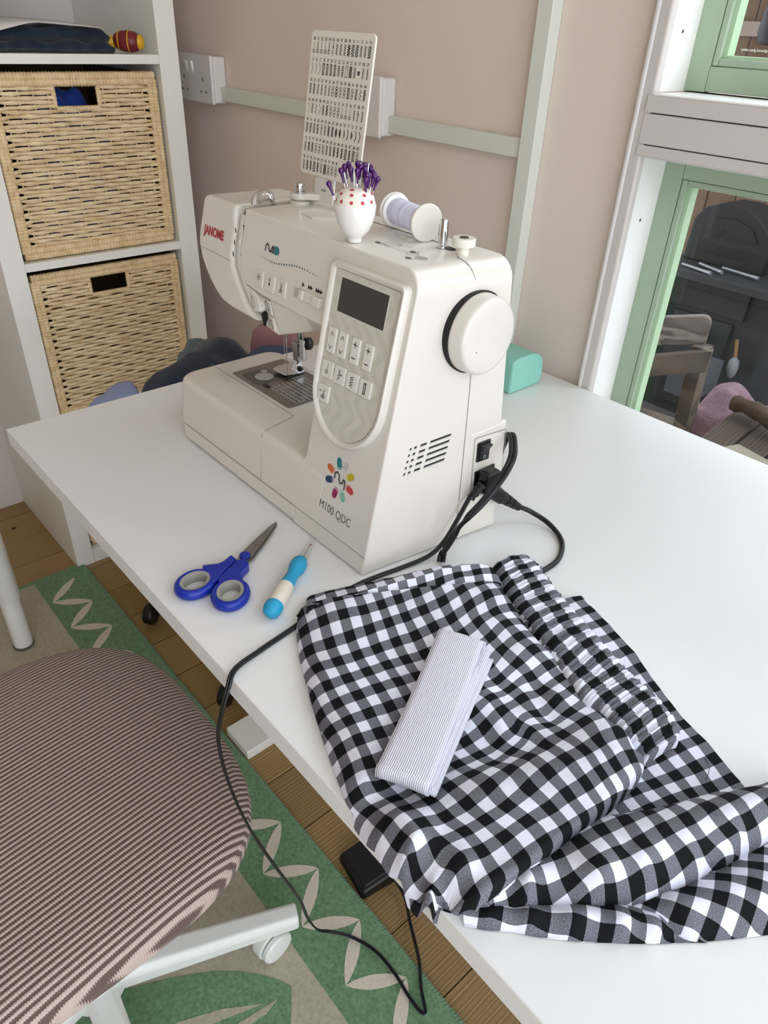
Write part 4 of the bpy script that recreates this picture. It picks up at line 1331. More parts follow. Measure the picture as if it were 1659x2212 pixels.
m_thr = mat('white_cotton_thread', '#d3d3e6', 0.75)
pf = [(0.0001, 0.0)]
nw = 46
for i in range(nw):
    for t_, q_ in ((0.1, 0.0), (0.5, 1.0), (0.9, 0.0)):
        z = (i + t_) / nw * LT
        pf.append((0.0119 - 0.0008 * z / LT + 0.00022 * q_ * (0.6 + 0.8 * random.random()), z))
pf.append((0.0001, LT))
MB().lathe(pf, SC0 + AXS * 0.001, AXS, 36).build('thread_winding', m_thr, tsp, smooth=60)

# stitch chart on its hinge at the back of the machine
m_chart = mat('cream_chart_plastic', '#dcd6cb', 0.4)
CW, CH, CX0, CZ0 = 0.0985, 0.1285, 0.4950, 1.0300


def CP(u, v, off=0.0):
    """u 0..CW across, v 0..CH up, on the leaning chart"""
    return (CX0 + u, 0.2500 + 0.15 * v - off, CZ0 + v + 0.15 * off)


cht = [(u, v) for u, v in rrect(0, 0, CW, CH, 0.005, 5)]
cb = MB().prism([CP(u, v, 0) for u, v in cht], [CP(u, v, -0.0022) for u, v in cht]).build('stitch_chart', m_chart, sm, bevel=0.0005, seg=2)
hg = MB()
hq = [(0.0250, -0.004), (0.0250, -0.026), (0.0580, -0.026), (0.0580, 0.002), (0.025, 0.002)]
hg.prism([CP(u, v, -0.0023) for u, v in hq], [CP(u, v, -0.0045) for u, v in hq])
hg.tube([CP(0.0180, -0.0265, -0.004), CP(0.0660, -0.0265, -0.004)], 0.0040, 12)
hg.build('chart_hinge', mat('frosted_plastic', '#d9d5cd', 0.35), sm, bevel=0.0006)
MB().lathe([(0.0055, -0.0025), (0.0065, 0.0), (0.0055, 0.0025), (0.0001, 0.003)], CP(0.0680, -0.0262, -0.004), (1, 0, 0), 20).build('hinge_knob', m_sm, sm, smooth=40)
MB().prism([CP(u, v, -0.0018) for u, v in [(0.0380, -0.0130), (0.0450, -0.0130), (0.0450, -0.0110), (0.0380, -0.0110)]], [CP(u, v, -0.0026) for u, v in [(0.0380, -0.0130), (0.0450, -0.0130), (0.0450, -0.0110), (0.0380, -0.0110)]]).build('hinge_clip', m_steel, sm)
num = MB()
sym = MB()
cf = lambda u, v: CP(u, v, 0.0003)
rows_n = [15, 15, 15, 15, 15, 15, 10]
rnd = random.Random(11)
cnt = 0
for r_, nn in enumerate(rows_n):
    vt_ = CH - 0.0072 - 0.01760 * r_
    for c_ in range(nn):
        u0 = 0.0060 + 0.00615 * c_
        put_text(num, '%02d' % cnt, cf, u0, vt_, 0.0040, 0.008, 'CENTER', 0.78)
        a, b, hw = vt_ - 0.0030, vt_ - 0.0120, 0.0017
        m_ = (a + b) / 2
        wd = 0.0004
        zig = lambda n_, wdt, w0=0.0: [(u0 + (wdt if i % 2 else -wdt), a + (b - a) * i / n_) for i in range(n_ + 1)]
        k = cnt
        if k in (0, 1, 2, 3, 4, 54, 55, 56):
            sym.strip([(u0, a), (u0, m_ - 0.0012)], wd * (2 if k in (1, 4) else 1), cf)
            sym.strip(rrect(u0 - 0.0018, b + 0.0006, u0 + 0.0018, b + 0.0028, 0.0006, 2), wd, cf, True)
            sym.strip([(u0, b + 0.0030), (u0, b - 0.0004)], wd, cf)
        elif k in (5, 64, 58):
            sym.strip([(u0, a), (u0, b)], wd * 2, cf)
            sym.strip([(u0, a - 0.003), (u0 + 0.0014, a - 0.003)], wd * 2, cf)
        elif k in (6, 7, 8, 9, 12, 13, 26, 43, 46, 47, 65, 66, 67, 75, 77, 90, 95):
            sym.strip(zig(9 if k not in (43, 47) else 5, 0.0013 if k != 9 else 0.0018), wd * (1.9 if k in (9, 66, 67, 77) else 1.2), cf)
        elif k in (18, 19, 20, 21):
            sym.strip(rrect(u0 - 0.0010, b, u0 + 0.0010, a, 0.0009 if k > 18 else 0.0002, 3), wd * 2.2, cf, True)
        elif k == 24:
            sym.strip([(u0 - 0.0016, b), (u0 + 0.0016, b), (u0 + 0.0016, a), (u0 - 0.0016, a)], wd, cf, True)
        elif k in (25, 96):
            for i in range(7):
                sym.strip([(u0 - 0.0018 + 0.0006 * i, a), (u0 - 0.0018 + 0.0006 * i, b)], wd, cf)
        elif k == 27:
            sym.strip(arc(u0, m_, 0.0012, 0, 360, 14), 0.0011, cf)
        elif k in (68, 69, 70):
            q = [(u0, a)] + [(u0 + 0.0015 * math.sin(math.pi * i / 8), a + (b - a) * i / 8) for i in range(1, 8)] + [(u0, b)]
            if k != 70:
                q += [(u0 - 0.0015 * math.sin(math.pi * i / 8), b + (a - b) * i / 8) for i in range(1, 8)]
            sym.poly(q, cf)
        elif k in (45, 71, 73, 74, 48, 16, 17, 15):
            q = [(u0 - 0.0010 + 0.0020 * math.sin(math.pi * i / 8), a + (b - a) * i / 8) for i in range(9)]
            sym.strip(q, wd * (2 if k > 70 else 1), cf)
        elif k == 72:
            sym.poly([(u0 - 0.0008, a), (u0 + 0.0018, m_), (u0 - 0.0008, b)], cf)
        elif k in (10, 11, 14, 40, 86, 88, 93):
            sym.strip([(u0 - 0.0016, b), (u0 + 0.0016, b), (u0 + 0.0016, a), (u0 - 0.0016, a)], wd, cf, True)
            sym.strip(zig(8, 0.0016), wd * 1.3, cf)
        elif k in (23, 22, 57, 59, 34, 35, 33, 28, 29, 30, 31, 32):
            sym.strip([(u0, a), (u0, b)], wd * 1.5, cf)
            for i in range(6):
                v = a + (b - a) * (i + 0.5) / 6
                sym.strip([(u0 - (0.0014 if k in (22, 23, 30, 31) else 0), v), (u0 + 0.0016, v)], wd * 1.2, cf)
        elif k in (37, 41, 51, 52, 53, 38, 39, 36, 78, 79, 80, 88, 89, 97, 98, 99):
            for i in range(3):
                v = a + (b - a) * (i + 0.5) / 3
                sym.strip([(u0 + 0.0015 * math.cos(t), v + 0.0014 * math.sin(t)) for t in [2 * math.pi * j / 8 for j in range(8)]], wd * (1.8 if k == 37 else 1.1), cf, True)
        elif k in (42, 49, 60, 61, 62, 63, 82, 81):
            for i in range(3):
                v = a + (b - a) * (i + 0.5) / 3
                sym.strip([(u0 - 0.0016, v + 0.0012), (u0 + 0.0014, v - 0.0012)], wd * 1.2, cf)
                sym.strip([(u0 + 0.0016, v + 0.0012), (u0 - 0.0014, v - 0.0012)], wd * 1.2, cf)
            sym.strip([(u0, a), (u0, b)], wd, cf)
        else:
            for i in range(5):
                v = a + (b - a) * (i + 0.5) / 5
                s_ = 1 if i % 2 else -1
                sym.strip([(u0 - 0.0014 * s_, v + 0.0009), (u0, v - 0.0002), (u0 + 0.0013 * s_, v + 0.0006)], wd * 1.5, cf)
                sym.strip([(u0, v + 0.001), (u0 + 0.0006 * s_, v - 0.0010)], wd * 1.5, cf)
        cnt += 1
num.build('printed_numbers', m_ink, sm)['kind'] = 'stuff'
sym.build('printed_stitches', m_ink, sm)['kind'] = 'stuff'

FAB = {"front_panel":{"uv":[[0.8149,0.0147,0,-2],[0.8213,0.0308,2,-2],[0.827,0.0485,4,-2],[0.8341,0.0661,6,-2],[0.837,0.0038,0,0],[0.8466,0.0186,2,0],[0.8521,0.0358,4,0],[0.8554,0.0549,6,0],[0.8591,0.0736,8,0],[0.8639,0.0893,10,0],[0.8681,0.1064,12,0],[0.861,-0.0053,0,2],[0.8693,0.0097,2,2],[0.873,0.0269,4,2],[0.8765,0.0453,6,2],[0.8804,0.0635,8,2],[0.8857,0.0807,10,2],[0.8761,-0.0233,-2,4],[0.8823,-0.0114,0,4],[0.8882,0.0043,2,4],[0.8914,0.022,4,4],[0.8951,0.0404,6,4],[0.8999,0.0564,8,4],[0.8955,-0.0291,-2,6],[0.9004,-0.0161,0,6],[0.9061,0.0001,2,6],[0.9097,0.018,4,6],[0.914,0.0356,6,6],[0.9146,-0.0339,-2,8],[0.9211,-0.0213,0,8],[0.9256,-0.0051,2,8],[0.9292,0.0125,4,8],[0.9335,-0.0391,-2,10],[0.939,-0.0267,0,10],[0.9514,-0.0461,-2,12],[0.9586,-0.0334,0,12],[0.9677,-0.053,-2,14],[0.9757,-0.0373,0,14],[0.9811,-0.0517,-2,16],[0.9868,-0.033,0,16],[1.001,-0.0561,-2,18],[1.0012,-0.0373,0,18],[1.0062,-0.0188,2,18],[1.0076,-0.003,4,18],[1.0174,-0.058,-2,20],[1.02,-0.0403,0,20],[1.0241,-0.0233,2,20],[1.0331,-0.0589,-2,22],[1.0358,-0.0412,0,22],[1.042,-0.0637,-4,24],[1.0488,-0.0584,-2,24],[1.053,-0.0421,0,24],[1.0548,-0.0606,-4,26],[1.0646,-0.0576,-2,26],[1.0566,-0.0253,2,24],[1.0602,-0.0078,4,24],[1.0632,0.01,6,24],[1.0674,0.0276,8,24],[1.0689,0.0446,10,24],[1.0722,0.0605,12,24],[1.0731,0.0764,14,24],[1.0753,0.0904,16,24],[1.0765,0.1119,18,24],[1.0402,-0.0224,2,22],[1.0447,-0.0085,4,22],[1.0488,0.0075,6,22],[1.0493,0.0291,8,22],[1.0487,0.0502,10,22],[1.0493,0.0702,12,22],[1.0534,0.0865,14,22],[1.0552,0.1007,16,22],[1.0586,0.1239,18,22],[1.0284,-0.0079,4,20],[1.0293,0.0115,6,20],[1.0264,0.0385,8,20],[1.0285,0.0779,12,20],[1.03,0.0948,14,20],[1.0335,0.1176,16,20],[1.0367,0.1414,18,20],[1.0114,0.0162,6,18],[1.0133,0.058,10,18],[1.0101,0.082,12,18],[0.8711,0.1276,14,0],[0.889,0.0988,12,2],[0.8924,0.1173,14,2],[0.8905,0.1423,16,2],[0.8915,0.1656,18,2],[0.9098,0.1329,16,4],[0.9105,0.1543,18,4],[0.9158,0.1734,20,4],[0.9306,0.1258,16,6],[0.9256,0.1527,18,6],[0.9506,0.1,14,8],[0.9457,0.1221,16,8],[0.945,0.1461,18,8],[0.9619,0.0762,12,10],[0.9658,0.0961,14,10],[0.9653,0.1192,16,10],[0.9634,0.1421,18,10],[0.9739,0.0788,12,12],[0.973,0.0588,10,12],[0.9798,0.1435,18,12],[0.9862,0.0769,12,14],[0.9866,0.1013,14,14],[0.9863,0.0579,10,14],[1.0032,0.0754,12,16],[1.0053,0.0944,14,16],[1.0077,0.1166,16,16],[1.0068,0.1409,18,16],[1.0024,0.0567,10,16]],"h":[[0.7878,0.0284,0.012],[0.8009,0.0164,0.01],[0.8472,-0.0096,0.01],[0.9011,-0.0335,0.01],[0.9406,-0.0488,0.009],[0.966,-0.0578,0.008],[0.9944,-0.0619,0.009],[1.02,-0.0643,0.01],[1.0323,-0.0631,0.004],[1.0442,-0.0634,-0.006],[1.0577,-0.0585,-0.022],[0.8144,0.0319,0.019],[0.8695,-0.005,0.02],[0.9262,-0.029,0.02],[0.9705,-0.0461,0.018],[0.8432,0.066,0.02],[0.8922,0.0244,0.019],[0.9437,0.0082,0.018],[0.978,-0.027,0.014],[0.8805,0.109,0.022],[0.9088,0.0708,0.018],[0.9648,0.0365,0.016],[0.9896,-0.0154,0.011],[0.9944,0.0264,0.011],[0.994,0.0569,0.012],[0.9735,-0.0484,0.012],[0.9863,-0.0298,0.01],[1.002,-0.0571,0.024],[1.0285,-0.0613,0.026],[1.0502,-0.0618,0.02],[1.0633,-0.0619,0.01],[1.0087,-0.0215,0.02],[1.0199,-0.0072,0.027],[1.0254,0.0184,0.03],[1.0304,0.0324,0.028],[1.0326,0.0551,0.026],[1.039,0.0902,0.024],[1.0475,0.1178,0.026],[1.065,0.1284,0.024],[1.0304,-0.035,0.026],[1.0497,-0.0302,0.03],[1.0553,0.002,0.034],[1.0603,0.0428,0.036],[1.0676,0.0742,0.036],[1.0744,0.1048,0.032],[1.0565,-0.0488,0.024],[1.065,-0.0258,0.03],[1.0689,0.0085,0.034],[1.0765,0.0462,0.036],[1.0816,0.0819,0.034],[1.0121,0.0467,0.012],[1.0096,0.0759,0.012],[1.0092,0.1038,0.014],[1.0158,0.13,0.015],[0.9245,0.1148,0.024],[0.9467,0.125,0.024],[0.9625,0.1414,0.026],[0.9755,0.1146,0.022],[0.9719,0.0798,0.022],[0.9067,0.1775,0.024],[0.9047,0.1488,0.022],[0.9882,0.1185,0.014],[0.9813,0.0922,0.016],[0.9973,0.1423,0.016],[1.0043,0.1195,0.022],[1.0035,0.0924,0.02],[0.9955,0.0645,0.018],[0.884,0.1939,0.018],[0.9238,0.1784,0.016],[0.9767,0.1607,0.014],[1.0075,0.1471,0.016],[1.0477,0.1386,0.018],[1.0803,0.1223,0.018]],"A":[[0.7878,0.0284],[0.801,0.0164],[0.8247,0.0014],[0.8473,-0.0097],[0.8761,-0.0229],[0.9011,-0.0335],[0.9227,-0.0422],[0.9426,-0.0496],[0.9561,-0.0544],[0.9659,-0.0577],[0.9796,-0.0595],[0.9946,-0.062],[1.0084,-0.0641],[1.02,-0.0643],[1.0269,-0.0639],[1.0331,-0.0636],[1.0391,-0.0638],[1.0442,-0.0635],[1.0509,-0.0622],[1.0578,-0.0588]],"B":[[0.8842,0.1937],[0.9039,0.181],[0.9221,0.1769],[0.9407,0.1702],[0.9605,0.1629],[0.9763,0.1618],[0.9979,0.1512],[1.0135,0.1466],[1.0288,0.1491],[1.0459,0.1381],[1.0562,0.1374],[1.0728,0.1285],[1.0801,0.1305],[1.0872,0.1129],[1.0894,0.0832],[1.0889,0.0479],[1.0849,0.0145],[1.0809,-0.0157],[1.0745,-0.0468],[1.0588,-0.0585]],"n":[90,80],
 "edge":[1,1,1,0],"gather":0},
"hem_fold":{"uv":[[0.7795,0.0469,0,0],[0.7816,0.0676,2,0],[0.7911,0.0848,4,0],[0.7935,0.0493,1,1],[0.7971,0.0703,3,1],[0.8045,0.0883,5,1],[0.8126,0.105,7,1],[0.8179,0.1239,9,1],[0.8245,0.1421,11,1],[0.828,0.1635,13,1],[0.8376,0.1796,15,1],[0.8479,0.1959,17,1]],"h":[[0.7799,0.0444,0.01],[0.7987,0.1042,0.01],[0.8147,0.1496,0.012],[0.837,0.1912,0.014],[0.8597,0.2095,0.014],[0.798,0.0442,0.017],[0.8154,0.0897,0.018],[0.8316,0.1329,0.02],[0.8484,0.178,0.022],[0.8624,0.1956,0.022]],"A":[[0.7769,0.045],[0.7728,0.0533],[0.7762,0.0659],[0.7798,0.077],[0.7837,0.0851],[0.7879,0.0948],[0.7908,0.1022],[0.7962,0.111],[0.7992,0.1214],[0.8043,0.1287],[0.8088,0.1398],[0.8116,0.1482],[0.8159,0.1566],[0.8188,0.1645],[0.8226,0.1736],[0.827,0.1821],[0.8336,0.1916],[0.8407,0.1993],[0.8489,0.2049],[0.8604,0.2084]],"B":[[0.8022,0.0266],[0.8008,0.0388],[0.8029,0.0483],[0.8041,0.0595],[0.8064,0.0702],[0.8094,0.0799],[0.813,0.0887],[0.8156,0.0978],[0.8203,0.1058],[0.8218,0.1157],[0.8255,0.1259],[0.8288,0.1344],[0.8316,0.1433],[0.8336,0.1522],[0.8347,0.1645],[0.8392,0.1721],[0.8421,0.183],[0.8474,0.1911],[0.8534,0.1987],[0.8617,0.2068]],"n":[80,14],
 "edge":[1,0,1,1],"gather":0},
"hem":{"uv":[[0.8063,0.0538,1,1],[0.8124,0.0721,3,1],[0.8203,0.0889,5,1],[0.8278,0.1068,7,1],[0.834,0.1246,9,1],[0.8213,0.0781,4,2],[0.8297,0.0945,6,2],[0.8379,0.1123,8,2],[0.8436,0.1295,10,2],[0.8488,0.1465,12,2],[0.8545,0.165,14,2],[0.8636,0.1817,16,2],[0.8715,0.1971,18,2],[0.8615,0.1388,12,4],[0.867,0.157,14,4],[0.8743,0.1761,16,4],[0.7937,0.0366,-1,1]],"h":[[0.7906,0.0289,0.012],[0.8005,0.0423,0.017],[0.8187,0.0868,0.019],[0.8373,0.1274,0.021],[0.8534,0.1725,0.024],[0.8723,0.1912,0.022],[0.8169,0.0666,0.011],[0.8528,0.1136,0.012],[0.8706,0.1559,0.014],[0.881,0.1959,0.015],[0.8646,0.1614,0.02],[0.7938,0.0317,0.011]],"A":[[0.7937,0.0325],[0.7986,0.0405],[0.8026,0.0485],[0.8054,0.0585],[0.8085,0.0685],[0.812,0.0777],[0.8159,0.0861],[0.8192,0.0946],[0.8233,0.103],[0.8259,0.1117],[0.8297,0.1217],[0.8328,0.1301],[0.8358,0.1388],[0.8384,0.1469],[0.8412,0.1571],[0.845,0.1652],[0.8488,0.1748],[0.854,0.1828],[0.86,0.1901],[0.8685,0.1975]],"B":[[0.7916,0.0235],[0.796,0.0343],[0.8016,0.0415],[0.8072,0.0503],[0.8123,0.0595],[0.8177,0.0687],[0.8243,0.0769],[0.8301,0.0841],[0.8365,0.0914],[0.8427,0.0989],[0.8486,0.106],[0.8536,0.1129],[0.858,0.1205],[0.8622,0.1294],[0.8661,0.1393],[0.8702,0.1503],[0.8741,0.1617],[0.8776,0.1737],[0.8801,0.1851],[0.8835,0.1973]],"n":[80,24],
 "edge":[0,0,1,1],"gather":0},
"elastic_waistband":{"uv":[[0.8662,0.2352,0,0],[0.8802,0.2302,0,2],[0.8912,0.2265,0,4],[0.9046,0.2208,0,6],[0.9215,0.2123,0,8],[0.9369,0.2098,0,10],[0.9498,0.2021,0,12],[0.9664,0.1968,0,14],[0.9831,0.1927,0,16],[1.0002,0.1877,0,18],[1.0171,0.1813,0,20],[1.0337,0.1756,0,22],[1.0484,0.1742,0,24],[1.0645,0.1685,0,26],[1.08,0.1563,0,28],[0.8611,0.2148,-2,0],[0.8755,0.206,-2,2],[0.8884,0.2013,-2,4],[0.902,0.1949,-2,6],[0.9176,0.1876,-2,8],[0.934,0.1819,-2,10],[0.9487,0.1734,-2,12],[0.9656,0.169,-2,14],[0.985,0.1632,-2,16],[1.0021,0.1574,-2,18],[1.0162,0.1557,-2,20],[1.0315,0.151,-2,22],[1.0475,0.1474,-2,24],[1.0627,0.1433,-2,26],[1.0768,0.1376,-2,28]],"h":[[0.8551,0.214,0.01],[0.8654,0.2555,0.012],[0.8647,0.2282,0.016],[0.9007,0.2204,0.014],[0.9307,0.2318,0.012],[0.9428,0.1875,0.016],[0.984,0.2145,0.012],[0.9955,0.1694,0.018],[1.0424,0.1943,0.014],[1.0386,0.1643,0.02],[1.0884,0.1629,0.018],[1.0753,0.1568,0.022],[1.0813,0.1258,0.016]],"A":[[0.8553,0.2138],[0.8716,0.2039],[0.8873,0.1956],[0.9068,0.1846],[0.9256,0.1762],[0.9451,0.1682],[0.9677,0.1586],[0.9875,0.1493],[1.0056,0.1422],[1.0198,0.1358],[1.0306,0.1376],[1.0411,0.1359],[1.0498,0.1341],[1.0617,0.1317],[1.072,0.1289],[1.0817,0.1252]],"B":[[0.8655,0.2553],[0.881,0.254],[0.8969,0.247],[0.9142,0.2392],[0.9312,0.2326],[0.9503,0.2253],[0.9675,0.2205],[0.9841,0.2145],[1.0005,0.2076],[1.0159,0.2015],[1.0297,0.1973],[1.0424,0.1942],[1.055,0.1901],[1.0717,0.1813],[1.0821,0.175],[1.0884,0.1629]],"n":[150,26],
 "edge":[1,1,1,1],"gather":1},
"back_panel":{"uv":[[0.9345,0.2477,0,0],[0.9521,0.2425,0,2],[0.9699,0.2376,0,4],[0.9876,0.232,0,6],[1.005,0.2253,0,8],[1.0247,0.2161,0,10],[1.0439,0.2079,0,12],[1.0808,0.1898,0,16],[1.0949,0.1854,0,18],[1.1121,0.1777,0,20],[1.129,0.1703,0,22],[1.0891,0.1646,-2,18],[1.0842,0.145,-4,18],[1.107,0.1585,-2,20],[1.1015,0.1395,-4,20],[1.0949,0.1211,-6,20],[1.0884,0.1046,-8,20],[1.0832,0.0883,-10,20],[1.1227,0.1504,-2,22],[1.1159,0.135,-4,22],[1.1099,0.1189,-6,22]],"h":[[0.9353,0.2543,0.004],[0.959,0.2462,0.004],[0.9777,0.2397,0.004],[0.9953,0.2332,0.004],[1.0115,0.2279,0.004],[1.0315,0.2165,0.004],[1.0562,0.2044,0.004],[1.0785,0.1944,0.004],[1.102,0.1874,0.004],[1.1214,0.1789,0.004],[1.1393,0.1729,0.004],[0.9198,0.22,0.004],[0.9473,0.2088,0.004],[0.973,0.1982,0.004],[0.9999,0.1877,0.004],[1.0251,0.1778,0.004],[1.052,0.1558,0.006],[1.0693,0.123,0.006],[1.0763,0.1006,0.006],[1.0807,0.077,0.006],[1.0809,0.0447,0.006],[1.0829,0.0219,0.006],[1.085,0.142,0.006],[1.1068,0.1435,0.006],[1.0977,0.1088,0.006]],"A":[[0.9198,0.22],[0.9473,0.2088],[0.973,0.1982],[0.9999,0.1877],[1.0251,0.1778],[1.052,0.1559],[1.0693,0.123],[1.0763,0.1006],[1.0807,0.077],[1.0809,0.0447],[1.0829,0.0219]],"B":[[0.9353,0.2543],[0.959,0.2462],[0.9777,0.2397],[0.9953,0.2332],[1.0115,0.2279],[1.0315,0.2165],[1.0562,0.2043],[1.0785,0.1943],[1.102,0.1874],[1.1214,0.1789],[1.1393,0.1729]],"n":[60,30],
 "edge":[0,0,0,0],"gather":0},
"leg_fold":{"uv":[[1.0967,0.0454,2,0],[1.102,0.0655,4,0],[1.107,0.086,6,0],[1.1094,0.0214,0,2],[1.1145,0.0377,2,2],[1.1196,0.0534,4,2],[1.124,0.0722,6,2],[1.1294,0.0902,8,2],[1.1332,0.1125,10,2],[1.1383,0.1331,12,2],[1.1442,0.1556,14,2],[1.1237,0.0214,0,4],[1.1303,0.0365,2,4],[1.1368,0.0535,4,4],[1.1412,0.0701,6,4],[1.1459,0.0881,8,4],[1.1504,0.1062,10,4],[1.1556,0.1243,12,4],[1.1151,0.008,-2,4],[1.1584,0.0985,8,6],[1.0922,0.0275,0,0],[1.0852,0.0143,-2,0],[1.0779,-0.0013,-4,0],[1.0725,-0.0188,-6,0],[1.1031,0.0063,-2,2],[1.096,-0.009,-4,2],[1.0875,-0.0235,-6,2]],"h":[[1.0669,-0.0375,0.012],[1.0693,-0.0142,0.012],[1.0707,0.0116,0.012],[1.0733,0.0377,0.012],[1.0799,0.0532,0.016],[1.0935,0.0766,0.016],[1.1076,0.1001,0.016],[1.1204,0.1267,0.016],[1.134,0.1534,0.016],[1.1447,0.1734,0.016],[1.1589,0.2014,0.016],[1.068,-0.0507,0.01],[1.0742,-0.0408,0.01],[1.0853,-0.028,0.01],[1.0965,-0.0151,0.01],[1.1073,-0.0018,0.01],[1.1203,0.0136,0.01],[1.1307,0.0278,0.01],[1.1383,0.0416,0.01],[1.1465,0.0603,0.01],[1.1546,0.0857,0.01],[1.1625,0.1135,0.01],[1.1763,0.1659,0.01],[1.0609,-0.0608,-0.012],[1.0742,-0.0381,0.018],[1.088,-0.013,0.026],[1.1,0.016,0.03],[1.1142,0.0433,0.034],[1.1283,0.0728,0.036],[1.1426,0.1049,0.036],[1.1553,0.1378,0.034],[1.1683,0.1643,0.034],[1.0879,0.0339,0.026],[1.1044,0.0599,0.03],[1.1194,0.0909,0.03],[1.135,0.123,0.03],[1.1512,0.1562,0.03],[1.0942,-0.0197,0.022],[1.1179,0.0161,0.026],[1.1325,0.0429,0.028],[1.1456,0.0746,0.028],[1.1576,0.1126,0.026]],"A":[[1.0609,-0.0609],[1.0648,-0.053],[1.0671,-0.0377],[1.0694,-0.0143],[1.0708,0.0116],[1.0734,0.0376],[1.0799,0.0532],[1.0936,0.0764],[1.1076,0.0998],[1.1204,0.1264],[1.134,0.1532],[1.1447,0.1726],[1.1589,0.2011]],"B":[[1.0623,-0.0603],[1.0679,-0.0505],[1.0743,-0.0411],[1.0854,-0.0281],[1.0966,-0.0155],[1.1073,-0.0018],[1.1203,0.0135],[1.1307,0.0278],[1.1383,0.0416],[1.1465,0.0603],[1.1547,0.0857],[1.1626,0.1133],[1.1763,0.1655]],"n":[90,40],
 "edge":[1,1,0,0],"gather":0},
"lower_fold":{"uv":[[1.14,0.0265,0,0],[1.1564,0.0359,2,0],[1.1236,0.0197,-2,0],[1.1329,0.0053,-2,2],[1.1202,-0.0047,-4,2],[1.1483,0.0179,0,2],[1.0763,-0.0407,-8.3,2]],"h":[[1.068,-0.0501,0.006],[1.0723,-0.0381,0.006],[1.083,-0.0245,0.006],[1.0942,-0.0112,0.006],[1.1053,0.0021,0.006],[1.1203,0.0199,0.006],[1.1323,0.032,0.006],[1.1419,0.0377,0.006],[1.1548,0.0427,0.006],[1.1672,0.0479,0.006],[1.1745,0.0511,0.006],[1.0734,-0.0537,0.003],[1.0832,-0.0454,0.003],[1.095,-0.0335,0.003],[1.1036,-0.0266,0.003],[1.1138,-0.0174,0.003],[1.1237,-0.0077,0.003],[1.133,0.0025,0.003],[1.146,0.0171,0.003],[1.1569,0.03,0.003],[1.1676,0.0435,0.003],[1.1751,0.0528,0.003],[1.0822,-0.0414,0.01],[1.1007,-0.0252,0.012],[1.1199,-0.006,0.014],[1.1386,0.0142,0.014],[1.1545,0.0296,0.012]],"A":[[1.068,-0.0501],[1.0724,-0.0382],[1.0831,-0.0246],[1.0942,-0.0113],[1.1054,0.002],[1.1203,0.0198],[1.1324,0.0319],[1.1419,0.0375],[1.1548,0.0424],[1.1672,0.0479],[1.1744,0.0519]],"B":[[1.0734,-0.0537],[1.0833,-0.0456],[1.095,-0.0336],[1.1037,-0.0268],[1.1138,-0.0174],[1.1237,-0.0079],[1.1331,0.0024],[1.1461,0.0169],[1.157,0.0297],[1.1676,0.0434],[1.1752,0.0521]],"n":[60,20],
 "edge":[0,1,1,1],"gather":0},
"lower_leg":{"uv":[[1.1561,0.0466,0,0],[1.1727,0.0566,2,0],[1.1676,0.0722,2,-2],[1.1824,0.0799,4,-2],[1.1403,0.0433,-2,0]],"h":[[1.127,0.03,0.006],[1.1367,0.046,0.006],[1.143,0.0627,0.006],[1.1495,0.0798,0.006],[1.1574,0.1011,0.006],[1.1635,0.1207,0.006],[1.169,0.1426,0.006],[1.1761,0.1696,0.006],[1.1746,0.0526,0.003],[1.1849,0.0672,0.003],[1.1968,0.0847,0.003],[1.2072,0.0996,0.003],[1.1295,0.0275,0.009],[1.1433,0.034,0.009],[1.1559,0.0393,0.009],[1.1681,0.0447,0.009],[1.1602,0.0551,0.016],[1.1736,0.0738,0.018],[1.1853,0.092,0.018],[1.1971,0.1105,0.018],[1.1493,0.048,0.014]],"A":[[1.127,0.0297],[1.1367,0.046],[1.143,0.0626],[1.1495,0.0797],[1.1574,0.1011],[1.1635,0.1207],[1.169,0.1426],[1.1761,0.1696]],"B":[[1.1294,0.028],[1.1433,0.034],[1.1559,0.0391],[1.1681,0.0448],[1.1746,0.0525],[1.1849,0.0672],[1.1968,0.0847],[1.2072,0.0996]],"n":[60,30],
 "edge":[0,1,0,0],"gather":0}}

# ------------------------------------------------------------------ pincushion
PCX, PCY, PZ = 0.6710, 0.1835, ZT + 0.2852
pc = thing('pincushion', 'white egg cup pincushion with a red-spotted pad on top of the machine', 'pincushion', (PCX, PCY, PZ))
MB().lathe([(0.0001, 0.0), (0.0060, 0.0), (0.0064, 0.0006), (0.0062, 0.0030), (0.0066, 0.0044), (0.0098, 0.0066), (0.0132, 0.0110), (0.0160, 0.0170), (0.0177, 0.0230), (0.0184, 0.0290), (0.0185, 0.0322), (0.0182, 0.0326), (0.0176, 0.0324), (0.0001, 0.0300)], (PCX, PCY, PZ), (0, 0, 1), 48).build('cup', mat('white_china', '#e8e6e1', 0.25, coat=0.3), pc, smooth=60)
dome = []
for i in range(12):
    a = R(90 * i / 11)
    dome.append((0.0178 * math.cos(a) ** 0.75, 0.0318 + 0.0148 * math.sin(a)))
m_pad = mat('cream_cotton', '#e6ded3', 0.9, bump=(500, 0.3, 0.0006))
MB().lathe([(0.0001, 0.0310)] + dome, (PCX, PCY, PZ), (0, 0, 1), 40).build('pad', m_pad, pc, smooth=70)
sp_ = MB()


def dome_pt(a, e, off=0.0):
    r_ = 0.0178 * math.cos(e) ** 0.75 + off
    return (PCX + r_ * math.cos(a), PCY + r_ * math.sin(a), PZ + 0.0318 + 0.0148 * math.sin(e) + off * 0.4)


